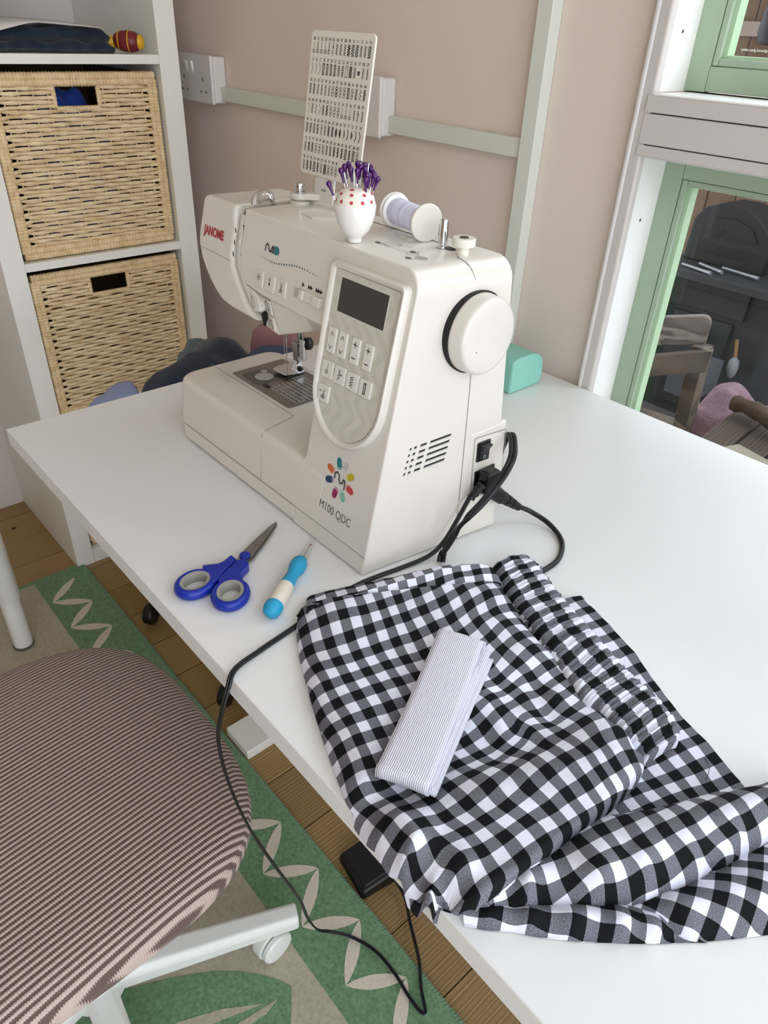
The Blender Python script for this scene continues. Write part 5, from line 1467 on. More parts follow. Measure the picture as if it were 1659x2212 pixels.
for ring, (e0, cnt_) in enumerate(((0.28, 11), (0.72, 8), (1.12, 5))):
    for k in range(cnt_):
        a0 = 2 * math.pi * (k + 0.5 * (ring % 2)) / cnt_ + 0.25
        q = []
        for i in range(10):
            t_ = 2 * math.pi * i / 10
            q.append(dome_pt(a0 + 0.0021 / (0.0178 * math.cos(e0)) * math.cos(t_) * 0.75, min(1.5, e0 + 0.105 * math.sin(t_)), 0.00025))
        sp_.add(q, [tuple(range(10))])
sp_.build('red_spots', mat('red_print', '#b8424c', 0.85), pc)['kind'] = 'stuff'
# pins: twenty with purple drop heads, six steel needles and pins
m_pur = mat('purple_pin_head', '#440c57', 0.25, coat=0.3)
rnd = random.Random(5)


def pin(base, tip_dir, L, headlen=0.0125, r=0.0026):
    d = Vector(tip_dir).normalized()
    b = Vector(base)
    mb = MB()
    z0 = L
    mb.lathe([(0.0006, z0), (0.0010, z0 + 0.0012), (0.0009, z0 + 0.0022), (0.0011, z0 + 0.0045), (0.0016, z0 + headlen * 0.62), (r * 0.98, z0 + headlen * 0.80), (r * 0.9, z0 + headlen * 0.92), (r * 0.5, z0 + headlen), (0.0001, z0 + headlen * 1.03)], b, d, 12)
    return mb, b, d


vx = Vector((rt.x, rt.y, 0)).normalized()      # along the picture's width, in the room
vy = Vector((-sy, cy, 0))                      # away from the camera
heads = [(-0.0165, -0.0050, 0.26, 0.0085, -0.46), (-0.0085, -0.0020, 1.0, 0.0090, -0.30), (-0.0062, 0.0030, 1.1, 0.0120, -0.25), (-0.0022, -0.0010, 1.2, 0.0080, -0.10), (0.0000, 0.0050, 1.3, 0.0150, 0.02), (0.0020, 0.0010, 1.3, 0.0120, 0.08),
         (0.0050, 0.0040, 1.2, 0.0150, 0.12), (0.0055, -0.0020, 1.2, 0.0100, 0.15), (0.0030, 0.0080, 1.1, 0.0165, 0.05), (0.0090, 0.0060, 1.0, 0.0150, 0.18), (0.0080, -0.0045, 0.9, 0.0052, 0.12), (0.0105, -0.0030, 0.8, 0.0058, 0.06),
         (0.0120, 0.0020, 0.8, 0.0062, 0.32), (0.0140, 0.0015, 0.7, 0.0060, 0.42), (0.0095, -0.0075, 0.6, 0.0020, -0.02), (0.0100, 0.0030, 1.0, 0.0125, 0.14), (0.0070, 0.0075, 1.0, 0.0160, 0.10), (-0.0040, 0.0060, 1.1, 0.0145, -0.15), (0.0015, -0.0040, 1.1, 0.0070, 0.02), (0.0120, -0.0010, 0.8, 0.0090, 0.22)]
for k, (du, dv, e, L, lean) in enumerate(heads):
    L = 0.001 + L * 0.55
    rr = min(1.0, math.hypot(du, dv) / 0.0178)
    z = PZ + 0.0318 + 0.0148 * math.sqrt(max(0, 1 - rr ** 2.2))
    b = Vector((PCX, PCY, 0)) + vx * du + vy * dv + Vector((0, 0, z - 0.002))
    d = Vector((0, 0, 1)) + vx * (lean + rnd.uniform(-0.04, 0.04)) + vy * rnd.uniform(-0.12, 0.10)
    d.normalize()
    t = thing('pin', 'purple-headed dressmaking pin in the crowded bunch stuck in the red-spotted pincushion', 'pin', b, 'purple pins in the pincushion') if k else thing('pin', 'purple-headed pin leaning out alone at the left of the red-spotted pincushion', 'pin', b)
    mb, b, d = pin(b, d, L)
    mb.build('head', m_pur, t, smooth=60)
    MB().tube([b - d * 0.002, b + d * (L + 0.001)], 0.00028, 5).build('shaft', m_chrome, t)
nd = [(-0.0060, -0.0030, -0.26, 0.0235, 0.0008), (-0.0008, -0.0035, -0.05, 0.0260, 0.0008), (0.0006, -0.0030, -0.02, 0.0265, 0.0007), (-0.0070, 0.0040, -0.30, 0.0290, 0.0007), (0.0035, 0.0030, 0.02, 0.0330, 0.0008), (0.0085, 0.0010, 0.10, 0.0350, 0.0011)]
for k, (du, dv, lean, L, r_) in enumerate(nd):
    L, r_ = L * 0.66, r_ * 0.8
    rr = math.hypot(du, dv) / 0.0178
    z = PZ + 0.0318 + 0.0148 * math.sqrt(max(0, 1 - rr ** 2.2)) - 0.003
    b = Vector((PCX, PCY, 0)) + vx * du + vy * dv + Vector((0, 0, z))
    d = (Vector((0, 0, 1)) + vx * lean).normalized()
    mb = MB().tube([b, b + d * L * 0.35, b + d * (L - 0.001), b + d * L], [r_ * 0.8, r_, r_, r_ * 0.6], 8)
    o = mb.build('needle', m_chrome, None, smooth=50)
    if k == 5:
        tag(o, 'tallest steel needle rising at the right of the purple pins', 'needle')
    else:
        tag(o, 'steel needle standing among the purple pins of the pincushion', 'needle', 'steel needles in the pincushion')

# ------------------------------------------------------------------ scissors
sc = thing('scissors', 'blue-handled scissors lying on the table in front of the machine', 'scissors', (0.70, 0.02, ZT))
m_sb = mat('blue_handle_plastic', '#0f2a96', 0.35)
m_sg = mat('grey_grip_rubber', '#96938a', 0.6)
pvt = Vector((0.6868, 0.0352, 0))
AX1 = (Vector((0.6560, 0.0925, 0)) - pvt).normalized()
PX = Vector((AX1.y, -AX1.x, 0))       # to the right of the blade direction


def bl(L):
    return [(pvt.x + AX1.x * a + PX.x * b, pvt.y + AX1.y * a + PX.y * b) for a, b in L]


b1 = bl([(-0.0080, -0.0050), (0.0020, -0.0062), (0.0300, -0.0045), (0.0560, -0.0018), (0.0640, -0.0005), (0.0655, 0.0010), (0.0640, 0.0022), (0.0300, 0.0052), (-0.0020, 0.0068), (-0.0100, 0.0050)])
b2 = bl([(-0.0080, -0.0030), (0.0030, -0.0050), (0.0560, 0.0000), (0.0630, 0.0008), (0.0640, 0.0024), (0.0600, 0.0040), (0.0280, 0.0074), (0.0000, 0.0090), (-0.0100, 0.0065)])
MB().prism([(x, y, ZT + 0.0054) for x, y in b1], [(x, y, ZT + 0.0042) for x, y in b1]).build('blade', m_steel, sc, bevel=0.0003)
MB().prism([(x, y, ZT + 0.0040) for x, y in b2], [(x, y, ZT + 0.0028) for x, y in b2]).build('blade', m_steel, sc, bevel=0.0003)
MB().lathe([(0.0052, 0.0), (0.0056, 0.0004), (0.0056, 0.0018), (0.0048, 0.0026), (0.0001, 0.0029)], (pvt.x, pvt.y, ZT + 0.0054), (0, 0, 1), 20).build('pivot_cap', m_sb, sc, smooth=50)
RA, RBc = Vector((0.6955, -0.0245, 0)), Vector((0.7285, -0.0065, 0))


def ring(cen, ax, ra, rb, name_o, name_i):
    o_, i_ = MB(), MB()
    ax = Vector(ax).normalized()
    px = Vector((-ax.y, ax.x, 0))
    n_, m_ = 44, 10
    vs, fs = [], []
    vi, fi = [], []
    for k in range(n_):
        t_ = 2 * math.pi * k / n_
        c_ = cen + ax * (ra * math.cos(t_)) + px * (rb * math.sin(t_))
        nn_ = (ax * (rb * math.cos(t_)) + px * (ra * math.sin(t_))).normalized()
        for j in range(m_):
            a = 2 * math.pi * j / m_
            q = c_ + nn_ * (0.0042 * math.cos(a)) + Vector((0, 0, 0.0058 + 0.0056 * math.sin(a)))
            vs.append((q.x, q.y, q.z + ZT))
        for dn_, zz in ((-0.0034, 0.0005), (-0.0046, 0.0010), (-0.0046, 0.0106), (-0.0018, 0.0112), (-0.0014, 0.0095)):
            q = c_ + nn_ * dn_
            vi.append((q.x, q.y, ZT + zz))
        k2 = (k + 1) % n_
        for j in range(m_):
            j2 = (j + 1) % m_
            fs.append((k * m_ + j, k * m_ + j2, k2 * m_ + j2, k2 * m_ + j))
        for j in range(4):
            fi.append((k * 5 + j, k * 5 + j + 1, k2 * 5 + j + 1, k2 * 5 + j))
    o_.add(vs, fs)
    i_.add(vi, fi)
    return o_, i_


for cen, tgt, L, nm in ((RA, (0.6868, 0.0262), [(0.6795, -0.0075), (0.6830, -0.0010), (0.6865, 0.0055), (0.6862, 0.0120), (0.6822, 0.0225), (0.6918, 0.0232), (0.6955, 0.0140), (0.7010, 0.0035), (0.7075, -0.0075)] + arc(0.6955, -0.0245, 0.0150, 35, 125, 6), 'a'),
                        (RBc, (0.6960, 0.0270), [(0.7115, -0.0085), (0.7070, -0.0060), (0.7010, 0.0060), (0.6935, 0.0222), (0.6960, 0.0300), (0.7040, 0.0292), (0.7065, 0.0262), (0.7098, 0.0190), (0.7130, 0.0145), (0.7200, 0.0118)] + arc(0.7285, -0.0065, 0.0150, 85, 180, 6), 'b')):
    d = Vector((tgt[0], tgt[1], 0)) - cen
    o_, i_ = ring(cen, d, 0.0168, 0.0140, 'h', 'g')
    h_ = o_.build('handle_ring', m_sb, sc, smooth=60)
    i_.build('grip_lining', m_sg, h_, smooth=40)
    MB().prism([(x, y, ZT + 0.0112) for x, y in L], [(x, y, ZT + 0.0012) for x, y in L]).build('handle_shank', m_sb, sc, bevel=0.002, seg=3)

# ------------------------------------------------------------------ seam ripper
A0, A1 = Vector((0.7768, 0.0040, ZT + 0.0090)), Vector((0.7065, 0.1050, ZT + 0.0052))
DX = (A1 - A0).normalized()
LR = (A1 - A0).length
rp = thing('seam_ripper', 'turquoise and white wooden-handled seam ripper with clear cap beside the scissors', 'seam ripper', (0.75, 0.045, ZT))
m_tq = mat('turquoise_paint', '#2396c0', 0.5)
m_lw = mat('pale_birch', '#e2d8cc', 0.55, noise=('#d8ccbd', 14, (6, 6, 1), 0.3))
MB().lathe([(0.0001, -0.0008), (0.0045, 0.0006), (0.0078, 0.0040), (0.0088, 0.0085), (0.0087, 0.0135)], A0, DX, 28).build('end_knob', m_tq, rp, smooth=60)
MB().lathe([(0.0087, 0.0136), (0.0084, 0.0300), (0.0075, 0.0430)], A0, DX, 28).build('wooden_grip', m_lw, rp, smooth=60)
MB().lathe([(0.0075, 0.0431), (0.0062, 0.0540), (0.0060, 0.0610), (0.0066, 0.0660), (0.0080, 0.0710), (0.0085, 0.0760), (0.0080, 0.0815), (0.0062, 0.0858), (0.0040, 0.0875), (0.0001, 0.0878)], A0, DX, 28).build('collar', m_tq, rp, smooth=60)
MB().lathe([(0.0058, 0.0840), (0.0056, 0.0880), (0.0048, 0.0980), (0.0040, 0.1120), (0.0036, 0.1210), (0.0030, 0.1232), (0.0001, 0.1236)], A0, DX, 20, False).build('clear_cap', m_clear, rp, smooth=60)
MB().tube([A0 + DX * 0.086, A0 + DX * 0.104, A0 + DX * 0.114], [0.0007, 0.0005, 0.0003], 8).build('blade', m_chrome, rp, smooth=40)
MB().sphere(A0 + DX * 0.114 + Vector((0.0008, 0, 0.0004)), 0.0009, 8, 6).build('red_bead', mat('red_bead_plastic', '#8e2f22', 0.3), rp, smooth=60)

# ------------------------------------------------------------------ gingham garment
def tps_fit(P, V, lam=1e-5):
    P = np.array(P, float)
    V = np.array(V, float)
    n_ = len(P)
    d = np.linalg.norm(P[:, None] - P[None], axis=-1)
    K = np.where(d > 0, d * d * np.log(d + 1e-12), 0) + lam * np.eye(n_)
    A = np.zeros((n_ + 3, n_ + 3))
    A[:n_, :n_] = K
    A[:n_, n_] = 1
    A[:n_, n_ + 1:] = P
    A[n_, :n_] = 1
    A[n_ + 1:, :n_] = P.T
    b = np.zeros((n_ + 3,) + V.shape[1:])
    b[:n_] = V
    return P, np.linalg.solve(A, b)


def tps(f, Q):
    P, w_ = f
    d = np.linalg.norm(Q[:, None, :] - P[None], axis=-1)
    K = np.where(d > 0, d * d * np.log(d + 1e-12), 0)
    n_ = len(P)
    return K @ w_[:n_] + w_[n_] + Q @ w_[n_ + 1:]


def resample(L, n_):
    L = np.array(L, float)
    k = len(L)
    t_ = np.linspace(0, k - 1, n_)
    out_ = []
    for s in t_:
        i = min(int(s), k - 2)
        f = s - i
        p0, p1, p2, p3 = L[max(i - 1, 0)], L[i], L[i + 1], L[min(i + 2, k - 1)]
        out_.append(0.5 * ((2 * p1) + (p2 - p0) * f + (2 * p0 - 5 * p1 + 4 * p2 - p3) * f * f + (3 * p1 - p0 - 3 * p2 + p3) * f ** 3))
    return np.array(out_)


mg = bpy.data.materials.new('black_white_gingham')
mg.use_nodes = True
t = mg.node_tree
b = t.nodes['Principled BSDF']
b.inputs['Roughness'].default_value = 0.85
b.inputs['Specular IOR Level'].default_value = 0.15
uvn = t.nodes.new('ShaderNodeUVMap')
uvn.uv_map = 'UVMap'
sp = t.nodes.new('ShaderNodeSeparateXYZ')
t.links.new(uvn.outputs[0], sp.inputs[0])


def mnode(op, a, b_=None):
    n_ = t.nodes.new('ShaderNodeMath')
    n_.operation = op
    for k, v in enumerate((a, b_)):
        if v is None:
            continue
        if isinstance(v, (int, float)):
            n_.inputs[k].default_value = v
        else:
            t.links.new(v, n_.inputs[k])
    return n_.outputs[0]


dark = []
for ax_ in (0, 1):
    s_ = mnode('ADD', sp.outputs[ax_], 0.5)
    s_ = mnode('PINGPONG', mnode('ADD', s_, -0.5 + 0.0), 1.0)      # 0 at even, 1 at odd
    dark.append(mnode('LESS_THAN', s_, 0.5))
tot = mnode('ADD', dark[0], dark[1])
# twill flecks where one thread is black and the other white
mp_ = t.nodes.new('ShaderNodeMapping')
mp_.inputs['Rotation'].default_value = (0, 0, R(45))
mp_.inputs['Scale'].default_value = (14, 30, 1)
t.links.new(uvn.outputs[0], mp_.inputs[0])
ns_ = t.nodes.new('ShaderNodeTexNoise')
ns_.inputs['Scale'].default_value = 1.0
ns_.inputs['Detail'].default_value = 2
t.links.new(mp_.outputs[0], ns_.inputs['Vector'])
fl_ = t.nodes.new('ShaderNodeValToRGB')
fl_.color_ramp.elements[0].position = 0.35
fl_.color_ramp.elements[0].color = (0.055, 0.055, 0.065, 1)
fl_.color_ramp.elements[1].position = 0.68
fl_.color_ramp.elements[1].color = (0.26, 0.26, 0.30, 1)
t.links.new(ns_.outputs['Fac'], fl_.inputs[0])
m1 = t.nodes.new('ShaderNodeMixRGB')
m1.inputs[1].default_value = (0.74, 0.74, 0.83, 1)
t.links.new(mnode('GREATER_THAN', tot, 0.5), m1.inputs[0])
t.links.new(fl_.outputs[0], m1.inputs[2])
m2 = t.nodes.new('ShaderNodeMixRGB')
m2.inputs[2].default_value = (0.006, 0.006, 0.007, 1)
t.links.new(mnode('GREATER_THAN', tot, 1.5), m2.inputs[0])
t.links.new(m1.outputs[0], m2.inputs[1])
t.links.new(m2.outputs[0], b.inputs['Base Color'])

gm = thing('gingham_trousers', 'crumpled black and white gingham trousers with elasticated waist on the table', 'trousers', (0.98, 0.08, ZT))
ORDER = ['back_panel', 'lower_fold', 'lower_leg', 'leg_fold', 'elastic_waistband', 'hem_fold', 'hem', 'front_panel']
for nm in ORDER:
    D = FAB[nm]
    NU, NV = D['n']
    cut = -1 if nm == 'front_panel' else None
    beg = 1 if nm == 'leg_fold' else None
    A = resample(D['A'][beg:cut], NU + 1)
    B = resample(D['B'][beg:cut], NU + 1)
    tt = np.linspace(0, 1, NV + 1)
    XY = (A[:, None, :] * (1 - tt)[None, :, None] + B[:, None, :] * tt[None, :, None]).reshape(-1, 2)
    hf = tps_fit([q[:2] for q in D['h']], [q[2] for q in D['h']], 2e-6)
    uf = tps_fit([q[:2] for q in D['uv']], [q[2:] for q in D['uv']], 2e-6)
    H_ = np.clip(tps(hf, XY), -0.004, 0.045)
    UV = tps(uf, XY)
    S2 = np.repeat(np.linspace(0, 1, NU + 1), NV + 1)
    T2 = np.tile(tt, NU + 1)
    # cloth turns down at its free edges
    we = D['edge']
    wide = 0.012
    span = np.linalg.norm(B - A, axis=1).repeat(NV + 1)
    for side, on in ((T2 * span, we[0]), ((1 - T2) * span, we[1])):
        if on:
            q = np.clip(1 - side / wide, 0, 1)
            H_ = H_ - (H_ + 0.0) * 0.0 - 0.006 * (1 - np.sqrt(np.clip(1 - q * q, 0, 1)))
    if D['gather']:
        g_ = 2 * math.pi * UV[:, 1]
        amp = 0.0016 * (0.6 + 0.4 * np.sin(UV[:, 1] * 2.3 + 1.0))
        H_ = H_ + amp * np.sin(g_ * 1.0 + 0.8 * np.sin(UV[:, 0] * 1.4)) + 0.0008 * np.sin(g_ * 2.3 + 1.1) + 0.0008 * np.abs(np.sin(T2 * math.pi * 3))
        UV[:, 0] += 0.10 * np.sin(g_ * 1.0)
    else:
        H_ = H_ + 0.0005 * np.sin(XY[:, 0] * 240 + XY[:, 1] * 90) * np.sin(XY[:, 1] * 210 - XY[:, 0] * 60)
    H_ = np.where(XY[:, 1] > -0.0580, np.maximum(H_, 0.0012), H_)
    V = [(x_, y_, ZT + h_) for (x_, y_), h_ in zip(XY, H_)]
    F_ = []
    for i in range(NU):
        for j in range(NV):
            a = i * (NV + 1) + j
            F_.append((a, a + 1, a + NV + 2, a + NV + 1))
    UVL = [tuple(q) for q in UV]
    # hem wall down to the layer or table beneath
    drop = {'front_panel': 0.014, 'leg_fold': 0.012, 'elastic_waistband': 0.010, 'hem_fold': 0.010}.get(nm, 0.003)
    def wall(idx):
        base = len(V)
        for k in idx:
            x_, y_, z_ = V[k]
            lo = ZT + 0.0006 if y_ > -0.0585 else z_ - 0.004
            V.append((x_, y_, max(z_ - drop, lo) if y_ > -0.0585 else z_ - 0.012))
            UVL.append((UVL[k][0] + 0.25, UVL[k][1] + 0.25))
        for k in range(len(idx) - 1):
            F_.append((idx[k], idx[k + 1], base + k + 1, base + k))
    wall([i * (NV + 1) for i in range(NU + 1)])
    wall([i * (NV + 1) + NV for i in range(NU + 1)])
    wall([j for j in range(NV + 1)])
    wall([NU * (NV + 1) + j for j in range(NV + 1)])
    mb = MB()
    mb.add(V, F_)
    mb.uv = UVL
    mb.build(nm, mg, gm, smooth=75)

# loose threads at the raw edge
m_thd = mat('black_thread', '#1d1c20', 0.8)
thr = MB()
for L in ([(1.046, 0.142), (1.051, 0.150), (1.053, 0.158), (1.060, 0.163)], [(1.106, 0.2030 - 0.03), (1.112, 0.168), (1.116, 0.160), (1.118, 0.150)]):
    thr.tube(spline([(x_, y_, ZT + 0.004 + 0.002 * i) for i, (x_, y_) in enumerate(L)], 5), 0.00022, 5)
thr.build('loose_threads', m_thd, gm)['kind'] = 'stuff'

# ------------------------------------------------------------------ elastic tape
m_el = bpy.data.materials.new('ribbed_white_elastic')
m_el.use_nodes = True
t = m_el.node_tree
b = t.nodes['Principled BSDF']
b.inputs['Roughness'].default_value = 0.8
uvn = t.nodes.new('ShaderNodeUVMap')
uvn.uv_map = 'UVMap'
sp = t.nodes.new('ShaderNodeSeparateXYZ')
t.links.new(uvn.outputs[0], sp.inputs[0])
sn = mnode('SINE', mnode('MULTIPLY', sp.outputs[0], 2 * math.pi * 26))
wv_ = mnode('SINE', mnode('MULTIPLY', sp.outputs[1], 7000.0))
hh_ = mnode('ADD', sn, mnode('MULTIPLY', wv_, 0.25))
cr_ = t.nodes.new('ShaderNodeValToRGB')
cr_.color_ramp.elements[0].position = 0.0
cr_.color_ramp.elements[0].color = (0.42, 0.42, 0.52, 1)
cr_.color_ramp.elements[1].position = 0.62
cr_.color_ramp.elements[1].color = (0.80, 0.79, 0.86, 1)
t.links.new(mnode('ADD', mnode('MULTIPLY', hh_, 0.4), 0.5), cr_.inputs[0])
t.links.new(cr_.outputs[0], b.inputs['Base Color'])
bp_ = t.nodes.new('ShaderNodeBump')
bp_.inputs['Strength'].default_value = 0.5
bp_.inputs['Distance'].default_value = 0.0006
t.links.new(hh_, bp_.inputs['Height'])
t.links.new(bp_.outputs[0], b.inputs['Normal'])
# centre line of the folded tape: several layers looped back on themselves
P0, P1 = Vector((0.9250, 0.0985, 0)), Vector((0.9875, -0.0250, 0))
et = thing('elastic_tape', 'folded length of white ribbed elastic tape lying on the gingham trousers', 'elastic', (0.955, 0.035, ZT + 0.02))
WT = 0.0385


def hs(s_):     # cloth height under the tape
    return 0.0245 - 0.004 * s_ + 0.002 * math.sin(3 * s_)


def layer(lifts, off, rot, s0, s1, n_=40, w_=WT):
    """a layer running from end to end; lifts(s) height above the cloth"""
    o_ = []
    for i in range(n_ + 1):
        s_ = s0 + (s1 - s0) * i / n_
        o_.append((s_, lifts(s_), off + rot * (s_ - 0.5)))
    return o_


path = []
l1 = layer(lambda s_: 0.0012, -0.0055, 0.004, 0.03, 1.0)
loop1 = [(1.0 + 0.022 * math.sin(math.pi * k / 8), 0.0012 + 0.0075 * (1 - math.cos(math.pi * k / 8)) / 2, -0.003) for k in range(1, 8)]
l2 = layer(lambda s_: 0.0030 + 0.0057 * max(0, (s_ - 0.45) / 0.55) ** 1.5 + 0.0010, -0.002, 0.003, 0.0, 1.0)[::-1]
loop2 = [(0.0 - 0.020 * math.sin(math.pi * k / 8), 0.0040 + 0.0085 * (1 - math.cos(math.pi * k / 8)) / 2, 0.002) for k in range(1, 8)]
l3 = layer(lambda s_: 0.0125 - 0.0045 * math.sin(math.pi * min(1, s_ * 0.95)) + 0.0035 * max(0, (s_ - 0.6) / 0.4), 0.002, -0.003, 0.0, 1.02)
loop3 = [(1.02 + 0.028 * math.sin(math.pi * k / 9), 0.0160 - 0.0125 * (1 - math.cos(math.pi * k / 9)) / 2, 0.001) for k in range(1, 9)]
l4 = layer(lambda s_: 0.0035 + 0.003 * (1 - s_), 0.0, 0.0, 0.15, 1.0)[::-1]
ctr = l1 + loop1 + l2 + loop2 + l3 + loop3 + l4
dl = (P1 - P0)
LL = dl.length
dn_ = dl.normalized()
pn_ = Vector((dn_.y, -dn_.x, 0))
mb = MB()
V, F_, UVL = [], [], []
acc = 0.0
prev = None
NW = 8
for s_, z_, o_ in ctr:
    bend = -0.010 * math.sin(math.pi * min(1, max(0, s_))) * 0.0
    c_ = P0 + dl * s_ + pn_ * (o_ + bend)
    cz = ZT + hs(min(1, max(0, s_))) + z_
    if prev is not None:
        acc += math.hypot((s_ - prev[0]) * LL, z_ - prev[1])
    prev = (s_, z_)
    for k in range(NW + 1):
        f_ = k / NW - 0.5
        q = c_ - pn_ * (WT * f_)
        V.append((q.x, q.y, cz + 0.0012 * math.cos(math.pi * f_) - 0.0008))
        UVL.append((k / NW, acc))
for i in range(len(ctr) - 1):
    for k in range(NW):
        a = i * (NW + 1) + k
        F_.append((a, a + 1, a + NW + 2, a + NW + 1))
mb.add(V, F_)
mb.uv = UVL
o = mb.build('tape', m_el, et, smooth=80)
s_m = o.modifiers.new('thick', 'SOLIDIFY')
s_m.thickness = 0.0011
s_m.offset = 0

# ------------------------------------------------------------------ cords
m_cord = mat('black_cord_rubber', '#0e0e10', 0.38)


def cord(name, pts, r_, label, twin=True, k=7):
    P = spline(pts, k)
    root = thing(name, label, 'cord', P[0])
    mb = MB()
    if twin:
        up_ = Vector((0, 0, 1))
        for sgn in (-1, 1):
            Q = []
            for i, p in enumerate(P):
                d = (P[min(i + 1, len(P) - 1)] - P[max(i - 1, 0)]).normalized()
                s = d.cross(up_)
                if s.length < 0.25:
                    s = Vector((1, 0, 0)) if i == 0 else last
                s = s.normalized()
                if i and s.dot(last) < 0:
                    s = -s
                last = s
                Q.append(p + s * (sgn * r_ * 0.85))
            mb.tube(Q, r_, 7)
    else:
        mb.tube(P, r_, 10)
    mb.build('cable', m_cord, root, smooth=60)
    return root


zc_ = ZT + 0.0023
pc1 = cord('pedal_cord', [(0.8010, 0.2380, ZT + 0.0610), (0.8010, 0.2290, ZT + 0.0500), (0.8020, 0.2150, ZT + 0.0330), (0.8030, 0.1980, ZT + 0.0160), (0.8005, 0.1800, ZT + 0.0050), (0.7950, 0.1500, zc_), (0.7900, 0.1200, zc_), (0.7880, 0.0980, zc_), (0.7890, 0.0680, zc_), (0.7920, 0.0440, zc_), (0.7975, 0.0180, zc_), (0.8035, -0.0230, zc_ + 0.0008), (0.8105, -0.0520, zc_ + 0.003),
                         (0.8170, -0.0640, ZT - 0.004), (0.8185, -0.0740, ZT - 0.030), (0.8125, -0.0760, ZT - 0.060), (0.8100, -0.0740, ZT - 0.100), (0.8120, -0.0700, ZT - 0.140), (0.8140, -0.0620, ZT - 0.190), (0.8090, -0.0430, ZT - 0.270),
                         (0.7950, -0.0100, ZT - 0.390), (0.7740, 0.0230, ZT - 0.510), (0.7600, 0.0450, ZT - 0.610), (0.7560, 0.0640, ZT - 0.672), (0.7630, 0.0840, ZT - 0.694), (0.7860, 0.1055, 0.0145), (0.8230, 0.1200, 0.0135), (0.8625, 0.1220, 0.0135), (0.8985, 0.1175, 0.0130), (0.9220, 0.1165, 0.0130), (0.9310, 0.1200, 0.0140), (0.9240, 0.1260, 0.0150), (0.9030, 0.1390, 0.0140),
                         (0.8790, 0.1590, 0.0130), (0.8560, 0.1730, 0.012), (0.8250, 0.1900, 0.010), (0.7900, 0.2100, 0.012), (0.7500, 0.2150, 0.020)], 0.0014, 'thin black twin cord from the machine, hanging over the table edge onto the rug')
# its moulded plug
pg_ = MB()
pg_.hexa([(0.7965, 0.2445, ZT + 0.0560), (0.8120, 0.2445, ZT + 0.0560), (0.8120, 0.2680, ZT + 0.0600), (0.7965, 0.2680, ZT + 0.0600),
          (0.7965, 0.2460, ZT + 0.0820), (0.8120, 0.2460, ZT + 0.0820), (0.8120, 0.2670, ZT + 0.0800), (0.7965, 0.2670, ZT + 0.0800)])
pg_.build('plug_body', m_black, pc1, bevel=0.004, seg=3)
rg_ = MB()
for k in range(9):
    y_ = 0.2490 + 0.0020 * k
    rg_.beam((0.8122, y_, ZT + 0.0610), (0.8122, y_, ZT + 0.0785), 0.0008, 0.0008, (0, 1, 0))
rg_.build('plug_ribs', mat('dark_rib', '#1b1b1d', 0.35), pc1)['kind'] = 'stuff'
bt_ = MB()
dB = (Vector((0.8012, 0.2300, ZT + 0.0510)) - Vector((0.8050, 0.2460, ZT + 0.0680))).normalized()
bt_.lathe([(0.0056, 0.0), (0.0056, 0.003), (0.0042, 0.0034), (0.0042, 0.0048), (0.0052, 0.0052), (0.0052, 0.0084), (0.0038, 0.0088), (0.0038, 0.0102), (0.0047, 0.0106), (0.0047, 0.0138), (0.0034, 0.0142), (0.0034, 0.0156), (0.0042, 0.0160), (0.0042, 0.0190), (0.0024, 0.0195)], (0.8050, 0.2460, ZT + 0.0680), dB, 14)
bt_.build('strain_relief', m_black, pc1, smooth=30)

pc2 = cord('mains_cord', [(0.8110, 0.3080, ZT + 0.0180), (0.8200, 0.3180, ZT + 0.0120), (0.8420, 0.3230, ZT + 0.0060), (0.8680, 0.3120, zc_ + 0.0008), (0.8850, 0.2850, zc_ + 0.0006), (0.8870, 0.2560, zc_ + 0.0004), (0.8800, 0.2300, zc_ + 0.0004)], 0.0028, 'black mains cord plugged low into the machine block and ending under the trousers', False)
pl2 = MB()
a_, d_ = Vector((0.7960, 0.2600, ZT + 0.0560)), (Vector((0.8100, 0.3060, ZT + 0.0185)) - Vector((0.7960, 0.2600, ZT + 0.0560))).normalized()
pl2.beam(a_, a_ + d_ * 0.030, 0.0150, 0.0170)
pl2.build('plug_body', m_black, pc2, bevel=0.003, seg=3)
MB().lathe([(0.0072, 0.029), (0.0070, 0.036), (0.0054, 0.037), (0.0054, 0.039), (0.0064, 0.0395), (0.0062, 0.045), (0.0048, 0.046), (0.0048, 0.048), (0.0056, 0.0485), (0.0053, 0.055), (0.0040, 0.056), (0.0040, 0.058), (0.0046, 0.0585), (0.0042, 0.063), (0.0026, 0.064)], a_, d_, 14).build('strain_relief', m_black, pc2, smooth=30)
cord('looped_cord', [(0.8130, 0.1860, zc_), (0.8110, 0.1890, ZT + 0.008), (0.8130, 0.1910, ZT + 0.018), (0.8160, 0.2010, ZT + 0.036), (0.8240, 0.2050, ZT + 0.0545), (0.8290, 0.2180, ZT + 0.069), (0.8300, 0.2345, ZT + 0.083), (0.8270, 0.2520, ZT + 0.0935), (0.8240, 0.2620, ZT + 0.1040), (0.8140, 0.2735, ZT + 0.1100), (0.8010, 0.2860, ZT + 0.1100), (0.7880, 0.2960, ZT + 0.0980), (0.7760, 0.3020, ZT + 0.0650), (0.7660, 0.3080, ZT + 0.0250), (0.7450, 0.3200, zc_ + 0.0006), (0.7150, 0.3300, zc_)], 0.0024, 'thick black cord looping up behind the switch block and down to the trousers')

